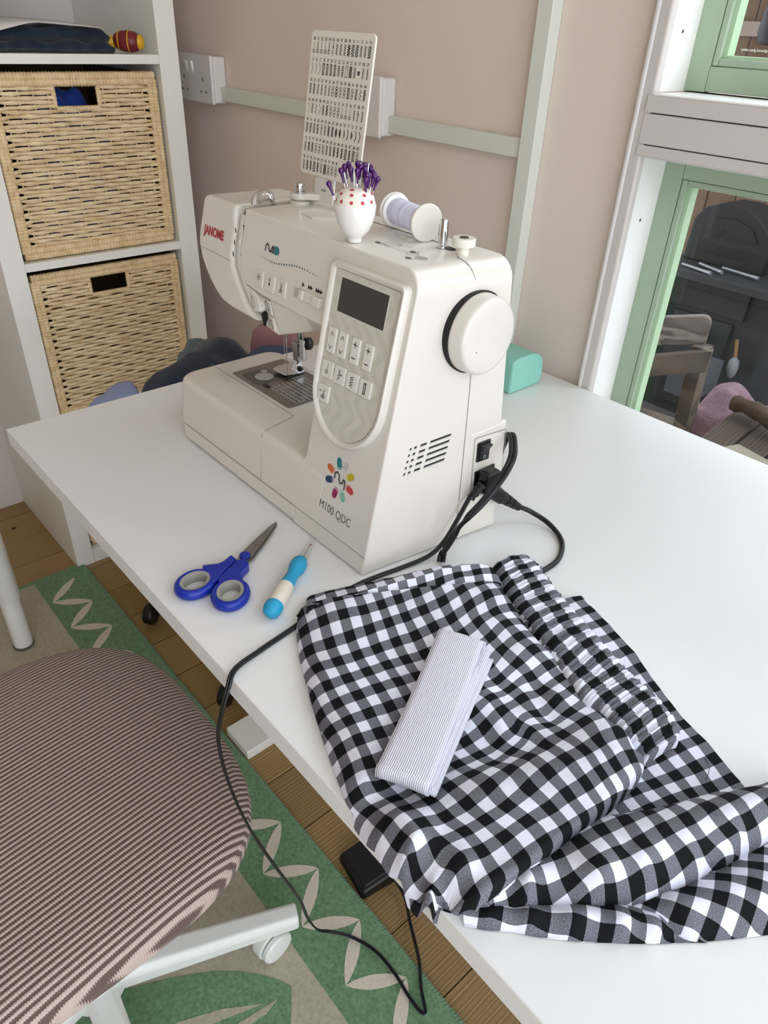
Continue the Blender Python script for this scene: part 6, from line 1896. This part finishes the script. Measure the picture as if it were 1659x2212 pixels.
# ------------------------------------------------------------------ teal case behind the machine
tcs = thing('teal_case', 'teal rounded plastic case standing on the table behind the machine', 'case', (0.52, 0.58, ZT))
pf_ = [(0.5500, 0.0005), (0.6195, 0.0005), (0.6240, 0.0060), (0.6240, 0.0280), (0.6215, 0.0390), (0.6150, 0.0475), (0.6040, 0.0525), (0.5900, 0.0540), (0.5620, 0.0540), (0.5500, 0.0500)]
MB().prism([(0.5915, y_, ZT + h_) for y_, h_ in pf_], [(0.40, y_, ZT + h_) for y_, h_ in pf_]).build('shell', mat('teal_plastic', '#86c2b2', 0.4), tcs, bevel=0.009, seg=4)

# ------------------------------------------------------------------ rolling cart and the cloth heap on it
ct = thing('rolling_cart', 'white wheeled cart between the shelf unit and the table end', 'cart', (0.09, 0.35, 0))
for x_, y_ in ((-0.052, 0.2130), (0.262, 0.2210), (-0.052, 0.50), (0.262, 0.50)):
    wl = MB().lathe([(0.008, -0.012), (0.022, -0.011), (0.0245, -0.008), (0.0245, 0.008), (0.022, 0.011), (0.008, 0.012)], (x_ - 0.002, y_ - 0.018, 0.0248), (0.8, 0.6, 0), 28)
    c_ = wl.build('castor', m_black, ct, smooth=40)
    MB().lathe([(0.0075, 0.0), (0.0080, 0.0006), (0.0040, 0.0016), (0.0001, 0.0018)], (x_ - 0.002 + 0.8 * 0.0122, y_ - 0.018 + 0.6 * 0.0122 - 0.012, 0.0248), (0.3, -0.95, 0), 18).build('wheel_cap', m_chrome, c_, smooth=40)
    MB().tube([(x_, y_, 0.036), (x_, y_, 0.075)], 0.0045, 12).build('castor_stem', m_steel, ct, smooth=40)
for x_ in (-0.062, 0.252):
    for y_ in (0.2030, 0.490):
        MB().box((x_, y_, 0.075), (x_ + 0.018, y_ + 0.018, 0.560)).build('post', m_mel, ct)
for z_ in (0.14, 0.34, 0.545):
    MB().box((-0.0615, 0.2215, z_), (0.2695, 0.4895, z_ + 0.015)).build('tray', m_mel, ct, bevel=0.002)


def blanket(name, pts, m, label, cat, z0, seed, th=0.012, uvs=None):
    """a soft heap over an outline: pts (x, y, top height)"""
    rnd = random.Random(seed)
    n_ = 30
    cx = sum(p[0] for p in pts) / len(pts)
    cy_ = sum(p[1] for p in pts) / len(pts)
    cz = max(p[2] for p in pts)
    ang = []
    P = [Vector(p) for p in pts]
    K = len(P)
    ringp = []
    for i in range(K):
        for j in range(6):
            f = j / 6
            p0, p1, p2, p3 = P[(i - 1) % K], P[i], P[(i + 1) % K], P[(i + 2) % K]
            ringp.append(0.5 * ((2 * p1) + (p2 - p0) * f + (2 * p0 - 5 * p1 + 4 * p2 - p3) * f * f + (3 * p1 - p0 - 3 * p2 + p3) * f ** 3))
    C = Vector((cx, cy_, cz + th))
    vs = [tuple(C)]
    fs = []
    M_ = len(ringp)
    prof_ = [(0.25, 1.0), (0.5, 1.0), (0.7, 0.96), (0.86, 0.85), (0.95, 0.6), (1.0, 0.2), (1.0, -0.6)]
    for f, hz in prof_:
        for k, q in enumerate(ringp):
            qx, qy = C.x + (q.x - C.x) * f, C.y + (q.y - C.y) * f
            w_ = 0.005 * math.sin(qx * 48 + qy * 26 + seed) + 0.003 * math.sin(qy * 75 - qx * 30 + 2 * seed) - 0.004
            zz = (C.z * (1 - f) + (q.z + th) * f) if hz > 0 else 0
            top = C.z * (1 - f ** 2) + (q.z + th) * f ** 2
            z_ = z0 + (top - z0) * max(hz, 0.0) + w_ if hz > -0.5 else z0
            vs.append((C.x + (q.x - C.x) * f, C.y + (q.y - C.y) * f, max(z_, z0)))
    for k in range(M_):
        fs.append((0, 1 + k, 1 + (k + 1) % M_))
    for r_ in range(len(prof_) - 1):
        for k in range(M_):
            k2 = (k + 1) % M_
            fs.append((1 + r_ * M_ + k, 1 + r_ * M_ + k2, 1 + (r_ + 1) * M_ + k2, 1 + (r_ + 1) * M_ + k))
    mb = MB()
    mb.add(vs, fs)
    return tag(mb.build(name, m, None, smooth=75), label, cat)


def stripe_mat(name, c1, c2, scale, ax=0, rough=0.9):
    m = mat(name, c1, rough)
    t_ = m.node_tree
    b_ = t_.nodes['Principled BSDF']
    co = t_.nodes.new('ShaderNodeTexCoord')
    mp = t_.nodes.new('ShaderNodeMapping')
    mp.inputs['Rotation'].default_value = (0, 0, ax)
    wv = t_.nodes.new('ShaderNodeTexWave')
    wv.inputs['Scale'].default_value = scale
    cr = t_.nodes.new('ShaderNodeValToRGB')
    cr.color_ramp.elements[0].color = lin(c1)
    cr.color_ramp.elements[1].color = lin(c2)
    t_.links.new(co.outputs['Object'], mp.inputs[0])
    t_.links.new(mp.outputs[0], wv.inputs['Vector'])
    t_.links.new(wv.outputs['Fac'], cr.inputs[0])
    t_.links.new(cr.outputs[0], b_.inputs['Base Color'])
    return m


ZB = 0.5605
blanket('striped_shirting', [(0.075, 0.045, 0.572), (0.000, 0.135, 0.590), (-0.050, 0.195, 0.596), (-0.046, 0.240, 0.598), (0.030, 0.225, 0.600), (0.110, 0.215, 0.600), (0.200, 0.150, 0.590), (0.225, 0.060, 0.575), (0.150, 0.020, 0.565)], stripe_mat('blue_shirting_stripe', '#6f7fb0', '#a9b3d6', 220, 0.6), 'pale blue fine-striped cloth heaped behind the table end', 'cloth', ZB, 2)
m_navy = mat('navy_cloth', '#101c33', 0.95, sheen=0.2)
blanket('navy_cloth', [(0.020, 0.215, 0.606), (0.000, 0.262, 0.612), (-0.045, 0.330, 0.606), (-0.090, 0.405, 0.618), (-0.098, 0.455, 0.625), (-0.030, 0.470, 0.632), (0.060, 0.460, 0.615), (0.130, 0.400, 0.600), (0.180, 0.310, 0.590), (0.120, 0.215, 0.585)], m_navy, 'dark navy cloth heaped behind the table end beside the baskets', 'cloth', ZB, 4)
blanket('grey_cloth', [(-0.075, 0.345, 0.600), (-0.110, 0.375, 0.602), (-0.140, 0.410, 0.606), (-0.125, 0.450, 0.606), (-0.080, 0.440, 0.606), (-0.060, 0.390, 0.600)], mat('grey_green_cloth', '#64737a', 0.9), 'small grey-green cloth poking out behind the navy cloth', 'cloth', ZB + 0.0005, 5, 0.009)
blanket('slate_cloth', [(0.075, 0.405, 0.640), (0.060, 0.450, 0.650), (0.085, 0.490, 0.652), (0.150, 0.490, 0.640), (0.200, 0.465, 0.630), (0.235, 0.420, 0.615), (0.180, 0.375, 0.620)], mat('slate_blue_cloth', '#44546c', 0.95), 'slate blue cloth behind the machine bed, right of the navy cloth', 'cloth', ZB, 7)
blanket('pink_cloth', [(-0.010, 0.475, 0.650), (-0.020, 0.520, 0.658), (0.030, 0.545, 0.662), (0.085, 0.540, 0.660), (0.115, 0.510, 0.652), (0.055, 0.490, 0.648)], mat('dusty_pink_cloth', '#a57b80', 0.95), 'dusty pink cloth at the back of the heap against the wall', 'cloth', ZB + 0.0006, 9)

# ------------------------------------------------------------------ rug
m_rg = mat('green_rug_pile', '#587a58', 0.95, noise=('#7a9c78', 190, (1, 1, 1), 0.2), bump=(700, 0.5, 0.002), sheen=0.2)
m_rb = mat('beige_rug_pile', '#a79f8b', 0.95, noise=('#bbb3a1', 190, (1, 1, 1), 0.2), bump=(700, 0.5, 0.002))
m_rl = mat('pale_rug_motif', '#cfc3b4', 0.95, noise=('#ddd2c4', 220, (1, 1, 1), 0.2), bump=(700, 0.5, 0.002))
RX0, RX1, RY0, RY1 = -0.355, 1.52, -1.85, 0.156
rug = thing('rug', 'green bordered woven rug with beige centre and pale leaf zigzag on the floor', 'rug', (0.5, -0.85, 0))
MB().box((RX0, RY0, 0.0006), (RX1, RY1, 0.0080)).build('woven_base', m_rg, rug, bevel=0.002)
bxy = 0.125
MB().box((RX0 + 0.014, RY0 + bxy, 0.0070), (RX1 - 0.014, RY1 - bxy, 0.0084)).build('beige_field', m_rb, rug)


def leaf(mb, a, b, wd, z_, n_=10):
    a, b = Vector((a[0], a[1], 0)), Vector((b[0], b[1], 0))
    d = b - a
    L = d.length
    d.normalize()
    p = Vector((-d.y, d.x, 0))
    top_, bot_ = [], []
    for i in range(n_ + 1):
        t_ = i / n_
        w_ = wd * math.sin(math.pi * t_) ** 0.75
        c_ = a + d * (L * t_)
        top_.append((c_ + p * w_))
        bot_.append((c_ - p * w_))
    q = top_ + bot_[::-1][1:-1]
    mb.prism([(v.x, v.y, z_) for v in q], [(v.x, v.y, z_ - 0.0016) for v in q])


lm_ = MB()
per = 0.1078
k = 0
x_ = -0.3560
while x_ < RX1 - 0.05:
    lo, hi, nx = (x_, 0.0415), (x_ + 0.049, 0.1160), (x_ + per, 0.0415)
    if k > 4:
        lo, hi, nx = (x_, 0.058 - 0.0165 * max(0, 8 - k) / 4 if k < 8 else 0.058), (x_ + 0.049, 0.132 - 0.016 * max(0, 8 - k) / 4 if k < 8 else 0.133), (x_ + per, 0.058)
    if k:
        m2_ = MB()
        leaf(m2_, lo, hi, 0.0098, 0.0087)
        m2_.build('leaf_motif', m_rl, rug)
    m2_ = MB()
    leaf(m2_, hi, nx, 0.0098, 0.0087)
    m2_.build('leaf_motif', m_rl, rug)
    x_ += per
    k += 1
bl_ = MB()
n_ = 20
E_, Fv = Vector((0.40, -0.34, 0)), Vector((0.80, -0.012, 0))
q = [(0.6318, -0.1817), (0.6600, -0.1260), (0.6893, -0.0783), (0.7160, -0.0470), (0.7439, -0.0236), (0.7620, -0.0110), (0.7801, -0.0027), (0.8000, -0.0160), (0.8180, -0.0305), (0.8420, -0.0600), (0.8620, -0.1050), (0.8600, -0.1700), (0.8200, -0.2400), (0.7500, -0.3100), (0.6500, -0.3400), (0.5800, -0.3000), (0.5900, -0.2400)]
bl_.prism([(a, b, 0.0090) for a, b in q], [(a, b, 0.0072) for a, b in q])
bl_.build('large_leaf', m_rg, rug)
for L in ([(0.7721, -0.0467), (0.7640, -0.0700), (0.7482, -0.1126), (0.7250, -0.1700), (0.7000, -0.2100), (0.7150, -0.1500), (0.7400, -0.0950)],
          [(0.7806, -0.0275), (0.7860, -0.0480), (0.7831, -0.0716), (0.7800, -0.1200), (0.7620, -0.1900), (0.7500, -0.1700), (0.7640, -0.1200), (0.7720, -0.0800)]):
    m2_ = MB()
    m2_.prism([(a, b, 0.0096) for a, b in L], [(a, b, 0.0080) for a, b in L])
    m2_.build('leaf_vein', m_rb, rug)
fr2 = MB()
y_ = RY1
xx = RX0 + 0.004
while xx < RX1:
    fr2.beam((xx, y_ - 0.006, 0.0086), (xx + 0.0015, y_ + 0.0008, 0.0062), 0.0012, 0.0018)
    xx += 0.0052
fr2.build('edge_stitching', mat('overlock_thread', '#7fa08a', 0.9), rug)['kind'] = 'stuff'

# ------------------------------------------------------------------ swivel chair
m_wm = mat('white_lacquered_steel', '#e3e4df', 0.3)
HX, HY = 0.622, -0.215
chr_ = thing('swivel_chair', 'swivel chair with pink and brown striped seat and white star base on the rug', 'chair', (HX, HY, 0.009))
mt = bpy.data.materials.new('striped_seat_cloth')
mt.use_nodes = True
t = mt.node_tree
b = t.nodes['Principled BSDF']
b.inputs['Roughness'].default_value = 0.9
b.inputs['Sheen Weight'].default_value = 0.15
co = t.nodes.new('ShaderNodeTexCoord')
mp = t.nodes.new('ShaderNodeMapping')
mp.inputs['Rotation'].default_value = (0, 0, R(-SA_))
t.links.new(co.outputs['Object'], mp.inputs[0])
sp = t.nodes.new('ShaderNodeSeparateXYZ')
t.links.new(mp.outputs[0], sp.inputs[0])
PER = SPER_
ss = mnode('SINE', mnode('MULTIPLY', sp.outputs[1], 2 * math.pi / PER))
wob = mnode('SINE', mnode('ADD', mnode('MULTIPLY', sp.outputs[0], 2 * math.pi / 0.0024), mnode('MULTIPLY', sp.outputs[1], 2 * math.pi / PER * 0.5)))
sw_ = mnode('ADD', ss, mnode('MULTIPLY', wob, 0.28))
cr_ = t.nodes.new('ShaderNodeValToRGB')
cr_.color_ramp.elements[0].position = 0.38
cr_.color_ramp.elements[0].color = lin('#bdaaa1')
cr_.color_ramp.elements[1].position = 0.62
cr_.color_ramp.elements[1].color = lin('#604b44')
t.links.new(mnode('ADD', mnode('MULTIPLY', sw_, 0.4), 0.5), cr_.inputs[0])
t.links.new(cr_.outputs[0], b.inputs['Base Color'])
bp_ = t.nodes.new('ShaderNodeBump')
bp_.inputs['Strength'].default_value = 0.5
bp_.inputs['Distance'].default_value = 0.0015
bp_.invert = True
t.links.new(sw_, bp_.inputs['Height'])
t.links.new(bp_.outputs[0], b.inputs['Normal'])
SCX, SCY, HA, HBb = 0.608, -0.215, 0.2150, 0.2150
seat = MB()
N = 72


def sq_pt(t_, ex=3.2):
    c_, s_ = math.cos(t_), math.sin(t_)
    return (abs(c_) ** (2 / ex) * (1 if c_ >= 0 else -1), abs(s_) ** (2 / ex) * (1 if s_ >= 0 else -1))


prof_ = [(0.0, 0.478), (0.3, 0.4775), (0.55, 0.4755), (0.75, 0.472), (0.88, 0.466), (0.95, 0.459), (0.99, 0.449), (1.0, 0.438), (0.995, 0.424), (0.97, 0.414), (0.90, 0.409), (0.4, 0.407), (0.0, 0.407)]
vs, fs = [], []
for f, z_ in prof_:
    for k in range(N):
        u, v = sq_pt(2 * math.pi * k / N)
        f2 = max(f, 0.002)
        vs.append((SCX + HA * u * f2, SCY + HBb * v * f2, z_))
for i in range(len(prof_) - 1):
    for k in range(N):
        k2 = (k + 1) % N
        fs.append((i * N + k, i * N + k2, (i + 1) * N + k2, (i + 1) * N + k))
seat.add(vs, fs)
seat.build('seat', mt, chr_, smooth=70)
MB().lathe([(0.055, 0.380), (0.075, 0.386), (0.075, 0.406), (0.001, 0.4065)], (HX, HY, 0), (0, 0, 1), 28).build('seat_plate', m_black, chr_, smooth=35)
MB().lathe([(0.026, 0.060), (0.026, 0.24), (0.014, 0.242), (0.014, 0.381)], (HX, HY, 0), (0, 0, 1), 24).build('gas_column', m_wm, chr_, smooth=35)
MB().lathe([(0.040, 0.058), (0.040, 0.098), (0.030, 0.106)], (HX, HY, 0), (0, 0, 1), 28).build('hub', m_wm, chr_, smooth=35)
for k in range(5):
    a = R(67.5 + 72 * k)
    d = Vector((math.cos(a), math.sin(a), 0))
    p = Vector((-d.y, d.x, 0))
    L = 0.282
    c_ = Vector((HX, HY, 0))
    sec0 = [(-0.020, 0.060), (-0.021, 0.088), (-0.014, 0.099), (0.014, 0.099), (0.021, 0.088), (0.020, 0.060)]
    sec1 = [(-0.0155, 0.062), (-0.016, 0.080), (-0.010, 0.0885), (0.010, 0.0885), (0.016, 0.080), (0.0155, 0.062)]
    A_ = [tuple(c_ + d * 0.030 + p * u + Vector((0, 0, z_))) for u, z_ in sec0]
    B_ = [tuple(c_ + d * L + p * u + Vector((0, 0, z_))) for u, z_ in sec1]
    arm = MB().prism(A_, B_).build('base_arm', m_wm, chr_, bevel=0.004, seg=3)
    e = c_ + d * (L - 0.024)
    fa = R(6) if k == 0 else a + 1.2
    wd = Vector((math.cos(fa), math.sin(fa), 0))
    w0 = e + Vector((0, 0, 0.0340)) - Vector((-wd.y, wd.x, 0)) * 0.018
    MB().lathe([(0.0150, 0.0040), (0.0225, 0.0042), (0.0250, 0.0062), (0.0250, 0.0120), (0.0228, 0.0150), (0.0170, 0.0158), (0.001, 0.0158)], w0, wd, 32).build('castor', m_wm, chr_, smooth=35)
    hd_ = MB()
    nrm = Vector((-wd.y, wd.x, 0))
    qs = [(math.cos(R(-35 + 250 * i / 12)) * 0.0275, math.sin(R(-35 + 250 * i / 12)) * 0.0275) for i in range(13)]
    hd_.prism([tuple(w0 + nrm * u + Vector((0, 0, v)) - wd * 0.0150) for u, v in qs], [tuple(w0 + nrm * u + Vector((0, 0, v)) + wd * 0.0030) for u, v in qs])
    hd_.tube([tuple(e + Vector((0, 0, 0.046))), tuple(e + Vector((0, 0, 0.0640)))], 0.0055, 10)
    hd_.build('castor_hood', m_wm, chr_, bevel=0.003, seg=3)

# ------------------------------------------------------------------ second table leg at the left
lt = thing('side_table', 'white side table out of frame, its adjustable round leg standing on the rug', 'table', (-0.30, -0.30, 0.009))
LX, LY = -0.1520, -0.0570
MB().lathe([(0.0205, 0.0090), (0.0215, 0.0105), (0.0215, 0.0140), (0.0185, 0.0150)], (LX, LY, 0), (0, 0, 1), 28).build('foot_pad', mat('grey_foot_pad', '#5a5a56', 0.6), lt)
MB().lathe([(0.0195, 0.0150), (0.0195, 0.1500)], (LX, LY, 0), (0, 0, 1), 32).build('inner_leg', m_wm, lt, smooth=35)
MB().lathe([(0.0225, 0.1420), (0.0235, 0.1440), (0.0235, 0.6900), (0.022, 0.6920)], (LX, LY, 0), (0, 0, 1), 32).build('outer_leg', m_wm, lt, smooth=35)
for x_, y_ in ((-0.155, -1.05), (-0.62, -0.056), (-0.62, -1.05)):
    MB().lathe([(0.0195, 0.0010 if x_ < -0.4 else 0.0090), (0.0195, 0.1400), (0.0235, 0.1420), (0.0235, 0.6920)], (x_, y_, 0), (0, 0, 1), 20).build('leg', m_wm, lt, smooth=35)
MB().box((-0.68, -1.12, 0.6922), (-0.118, -0.012, 0.7172)).build('tabletop', m_table, lt, bevel=0.001)

# ------------------------------------------------------------------ foot pedal
pd = thing('foot_pedal', 'black sewing machine foot pedal on the floorboards under the table edge', 'pedal', (0.71, 0.21, 0))
MB().hexa([(0.6690, 0.1690, 0.0006), (0.7500, 0.1560, 0.0006), (0.7700, 0.2700, 0.0006), (0.6890, 0.2830, 0.0006),
           (0.6710, 0.1720, 0.0200), (0.7480, 0.1590, 0.0200), (0.7680, 0.2670, 0.0420), (0.6910, 0.2800, 0.0420)]).build('base', m_black, pd, bevel=0.006, seg=3)
MB().hexa([(0.6750, 0.1770, 0.0205), (0.7440, 0.1650, 0.0205), (0.7640, 0.2640, 0.0425), (0.6950, 0.2750, 0.0425),
           (0.6770, 0.1800, 0.0240), (0.7420, 0.1690, 0.0240), (0.7620, 0.2610, 0.0460), (0.6970, 0.2720, 0.0460)]).build('treadle', mat('pedal_black', '#121214', 0.5), pd, bevel=0.003, seg=2)

# ------------------------------------------------------------------ garden outside the window
m_pat = mat('grey_patio', '#4f4c49', 0.9, noise=('#403e3b', 8, (1, 1, 1), 0.3))
struct(MB().box((-8, YW + 0.125, -0.20), (12, 9, -0.12)).build('floor_patio', m_pat))
m_weath = wood_board_mat('weathered_grey_wood', '#6a625a', '#7d746a', '#463e37', 'X', 0.8)
m_weath2 = wood_board_mat('weathered_brown_wood', '#5c5042', '#746857', '#3a3026', 'X', 0.8)
bn = thing('garden_bench', 'weathered wooden bench seen through the lower window', 'bench', (0.30, 1.25, -0.12))


def slat(mb, a, b, h, t_, r_=0.0):
    a, b = Vector(a), Vector(b)
    d = (b - a).normalized()
    s = Vector((-d.y, d.x, 0)).normalized()
    L = (b - a).length
    q = [(0, 0), (L, 0), (L, h - r_)] + ([(L - r_ * (1 - math.cos(R(x))), h - r_ + r_ * math.sin(R(x))) for x in (30, 60, 90)] if r_ else [(L, h)]) + [(0, h)]
    mb.prism([tuple(a + d * u + s * (t_ / 2) + Vector((0, 0, v))) for u, v in q], [tuple(a + d * u - s * (t_ / 2) + Vector((0, 0, v))) for u, v in q])
    return mb


slat(MB(), (0.26, 1.085, 0.565), (0.570, 1.215, 0.640), 0.062, 0.018, 0.02).build('backrest_slat', m_weath, bn, bevel=0.003)
slat(MB(), (0.26, 1.085, 0.470), (0.594, 1.205, 0.590), 0.047, 0.022).build('backrest_slat', m_weath2, bn, bevel=0.003)
for x_, y_ in ((0.562, 1.225), (0.30, 1.125)):
    MB().beam((x_, y_, 0.63), (x_ + 0.03, y_ + 0.02, -0.118), 0.03, 0.035, (1, 0, 0)).build('leg', m_weath2, bn)
for k in range(3):
    slat(MB(), (0.22, 1.16 + 0.085 * k, 0.345), (0.76, 1.25 + 0.085 * k, 0.345), 0.022, 0.075).build('seat_slat', m_weath2, bn)

kt = thing('play_kitchen', 'black outdoor play kitchen with an arched hood, shelf and drawer', 'play kitchen', (0.10, 2.3, -0.12))
m_bk = mat('black_painted_board', '#0b0b0c', 0.6, noise=('#121213', 6, (1, 1, 1), 0.3))
m_bk2 = mat('charcoal_board', '#0e0f11', 0.6)
ah = [(-0.035, 0.530), (-0.030, 0.660), (0.000, 0.700), (0.050, 0.716), (0.110, 0.716), (0.160, 0.705), (0.205, 0.675), (0.235, 0.640), (0.245, 0.600), (0.245, 0.530)]
MB().prism([(x_, 2.24, z_) for x_, z_ in ah], [(x_, 2.40, z_) for x_, z_ in ah]).build('arched_hood', m_bk, kt, bevel=0.004)
MB().prism([(x_, 2.235, z_) for x_, z_ in [(0.005, 0.625), (0.20, 0.620), (0.175, 0.662), (0.105, 0.682), (0.04, 0.675)]], [(x_, 2.2395, z_) for x_, z_ in [(0.005, 0.625), (0.20, 0.620), (0.175, 0.662), (0.105, 0.682), (0.04, 0.675)]]).build('hood_recess', m_dark, kt)
MB().box((-0.06, 2.10, 0.500), (0.36, 2.40, 0.528)).build('worktop', mat('grey_worktop', '#232425', 0.55), kt, bevel=0.003)
MB().box((-0.05, 2.16, 0.02), (0.35, 2.38, 0.4995)).build('cabinet', m_bk2, kt)
MB().box((-0.03, 2.145, 0.405), (0.27, 2.1595, 0.490)).build('drawer', m_bk, kt, bevel=0.002)
MB().box((0.03, 2.145, 0.06), (0.24, 2.1595, 0.385)).build('door', mat('dark_green_board', '#0b1010', 0.6), kt, bevel=0.002)
kb = MB().sphere((0.165, 2.118, 0.335), 0.020, 20, 12).build('glass_knob', mat('smoky_glass_knob', '#151818', 0.05, coat=1.0), kt, smooth=60)
MB().box((0.36, 2.12, -0.118), (0.42, 2.40, 0.62)).build('side_post', m_bk2, kt)
MB().box((-0.05, 2.10, -0.118), (-0.02, 2.16, 0.4995)).build('leg', m_bk2, kt)
MB().box((0.30, 2.10, -0.118), (0.35, 2.16, 0.02)).build('leg', m_bk2, kt)
for k, (a, b_) in enumerate((((0.020, 2.14, 0.534), (0.135, 2.115, 0.534)), ((0.055, 2.19, 0.536), (0.155, 2.15, 0.536)), ((0.130, 2.20, 0.538), (0.262, 2.18, 0.538)))):
    o = MB().tube([a, tuple(Vector(a).lerp(Vector(b_), 0.7)), b_], [0.005, 0.0055, 0.007], 8).build('spoon', mat('bright_cutlery', '#8b8c8e', 0.45, metal=0.6), None, smooth=50)
    tag(o, ('bright metal spoon nearest the front of the play kitchen worktop', 'bright metal spoon lying askew in the middle of the play kitchen worktop', 'bright metal spoon farthest right on the play kitchen worktop')[k], 'spoon')
br = thing('hanging_brush', 'white-bristled brush with wooden handle hanging on the play kitchen', 'brush', (0.291, 2.13, 0.30))
MB().tube([(0.277, 2.132, 0.352), (0.290, 2.130, 0.295)], 0.006, 10).build('handle', mat('honey_wood', '#7b5a30', 0.5), br, smooth=50)
MB().lathe([(0.006, 0.0), (0.016, 0.012), (0.019, 0.035), (0.014, 0.060), (0.004, 0.072)], (0.290, 2.130, 0.296), (0.05, 0, -1), 14).build('bristles', mat('white_bristle', '#77777a', 0.9), br, smooth=60)
MB().box((0.165, 1.95, 0.180), (0.27, 2.10, 0.285)).build('crate_front', mat('grey_crate', '#3b3e40', 0.8), None)
bpy.data.objects['crate_front'].name = 'grey_crate'
tag(bpy.data.objects['grey_crate'], 'plain grey crate on the patio below the play kitchen drawer', 'crate')
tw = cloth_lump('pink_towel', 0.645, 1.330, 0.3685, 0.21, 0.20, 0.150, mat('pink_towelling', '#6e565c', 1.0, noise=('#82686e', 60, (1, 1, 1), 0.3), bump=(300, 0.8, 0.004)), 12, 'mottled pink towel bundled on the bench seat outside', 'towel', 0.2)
CV = Vector((1.19399, -0.24808, 1.17042))


def nearer(q, f=0.876):
    return tuple(CV + (Vector(q) - CV) * f)


pt_ = thing('plank_table', 'rough brown plank table outside at the right of the window', 'table', (0.85, 0.95, -0.12))
m_rough = wood_board_mat('rough_plank', '#443729', '#564636', '#2c2118', 'Y', 0.85)
for k in range(4):
    x0 = 0.672 + 0.062 * k
    MB().hexa([nearer(q) for q in [(x0, 0.98, 0.470), (x0 + 0.060, 0.98, 0.474), (x0 + 0.060, 1.26, 0.520), (x0, 1.26, 0.516), (x0, 0.98, 0.490), (x0 + 0.060, 0.98, 0.494), (x0 + 0.060, 1.26, 0.542), (x0, 1.26, 0.538)]]).build('plank', m_rough, pt_, bevel=0.003)
for x_, y_ in ((0.75, 0.835), (0.93, 0.835), (0.75, 1.05), (0.93, 1.05)):
    MB().box((x_, y_, -0.119), (x_ + 0.03, y_ + 0.015, 0.557)).build('leg', m_rough, pt_)
lg_ = MB().tube(spline([nearer(q) for q in [(0.672, 1.19, 0.552), (0.715, 1.185, 0.556), (0.765, 1.165, 0.553), (0.83, 1.17, 0.556)]], 4), [0.014 + 0.002 * math.sin(i * 1.7) for i in range(13)], 9).build('split_log', mat('bark_brown', '#3f2e1e', 0.9, bump=(60, 0.8, 0.006)), None, smooth=50)
tag(lg_, 'short brown split log lying across the rough plank table', 'log')
pp_ = MB()
pp_.hexa([nearer(q) for q in [(0.700, 1.03, 0.5035), (0.80, 1.00, 0.4985), (0.85, 1.08, 0.511), (0.74, 1.10, 0.5145), (0.700, 1.03, 0.5055), (0.80, 1.00, 0.5005), (0.85, 1.08, 0.513), (0.74, 1.10, 0.5165)]])
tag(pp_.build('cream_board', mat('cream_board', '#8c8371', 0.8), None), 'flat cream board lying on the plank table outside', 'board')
m_fence = wood_board_mat('fence_board', '#6a5340', '#7d6650', '#4c3a2b', 'Z', 0.85)
fnc = thing('garden_fence', 'brown board fence with a pale rail behind the play kitchen', 'fence', (0.5, 2.9, -0.12))
x_ = -1.6
while x_ < 3.2:
    MB().box((x_, 2.86, -0.118), (x_ + 0.112, 2.885, 1.50 + random.uniform(-0.01, 0.01))).build('fence_board', m_fence, fnc)
    x_ += 0.118
for z_ in (0.30, 1.17):
    MB().box((-1.6, 2.8255, z_), (3.2, 2.8595, z_ + 0.045)).build('fence_rail', mat('pale_rail', '#94867a', 0.8), fnc)
cp_ = thing('added_shade_roof', 'added unseen dark roof that shades the play kitchen outside the window', 'roof', (-0.2, 1.9, 1.7))
MB().hexa([(-1.7, 1.50, 1.66), (0.34, 1.50, 1.66), (0.34, 2.82, 1.78), (-1.7, 2.82, 1.78), (-1.7, 1.50, 1.70), (0.34, 1.50, 1.70), (0.34, 2.82, 1.82), (-1.7, 2.82, 1.82)]).build('shade_roof_sheet', mat('shade_roof_grey', '#4a4642', 0.9), cp_)  # out of view, added to keep sky light off the garden objects
for x_, y_ in ((-1.66, 1.55), (0.27, 2.74), (-1.66, 2.74)):
    MB().box((x_, y_, -0.119), (x_ + 0.06, y_ + 0.06, 1.655)).build('post', m_fence, cp_)
hp = thing('hanging_pot', 'black rounded pan hanging on the fence behind the upper window', 'pan', (0.04, 2.2, 1.2))
MB().lathe([(0.001, 0.0), (0.030, 0.004), (0.036, 0.030), (0.034, 0.075), (0.026, 0.110), (0.018, 0.120), (0.001, 0.121)], (0.050, 2.24, 1.150), (0, 0, 1), 24).build('pan_body', mat('dark_cast_iron', '#2b2d31', 0.5), hp, smooth=50)
MB().tube([(0.05, 2.24, 1.268), (0.05, 2.24, 1.36), (0.05, 2.50, 1.40), (0.05, 2.856, 1.40)], 0.006, 8).build('hook', m_black, hp)
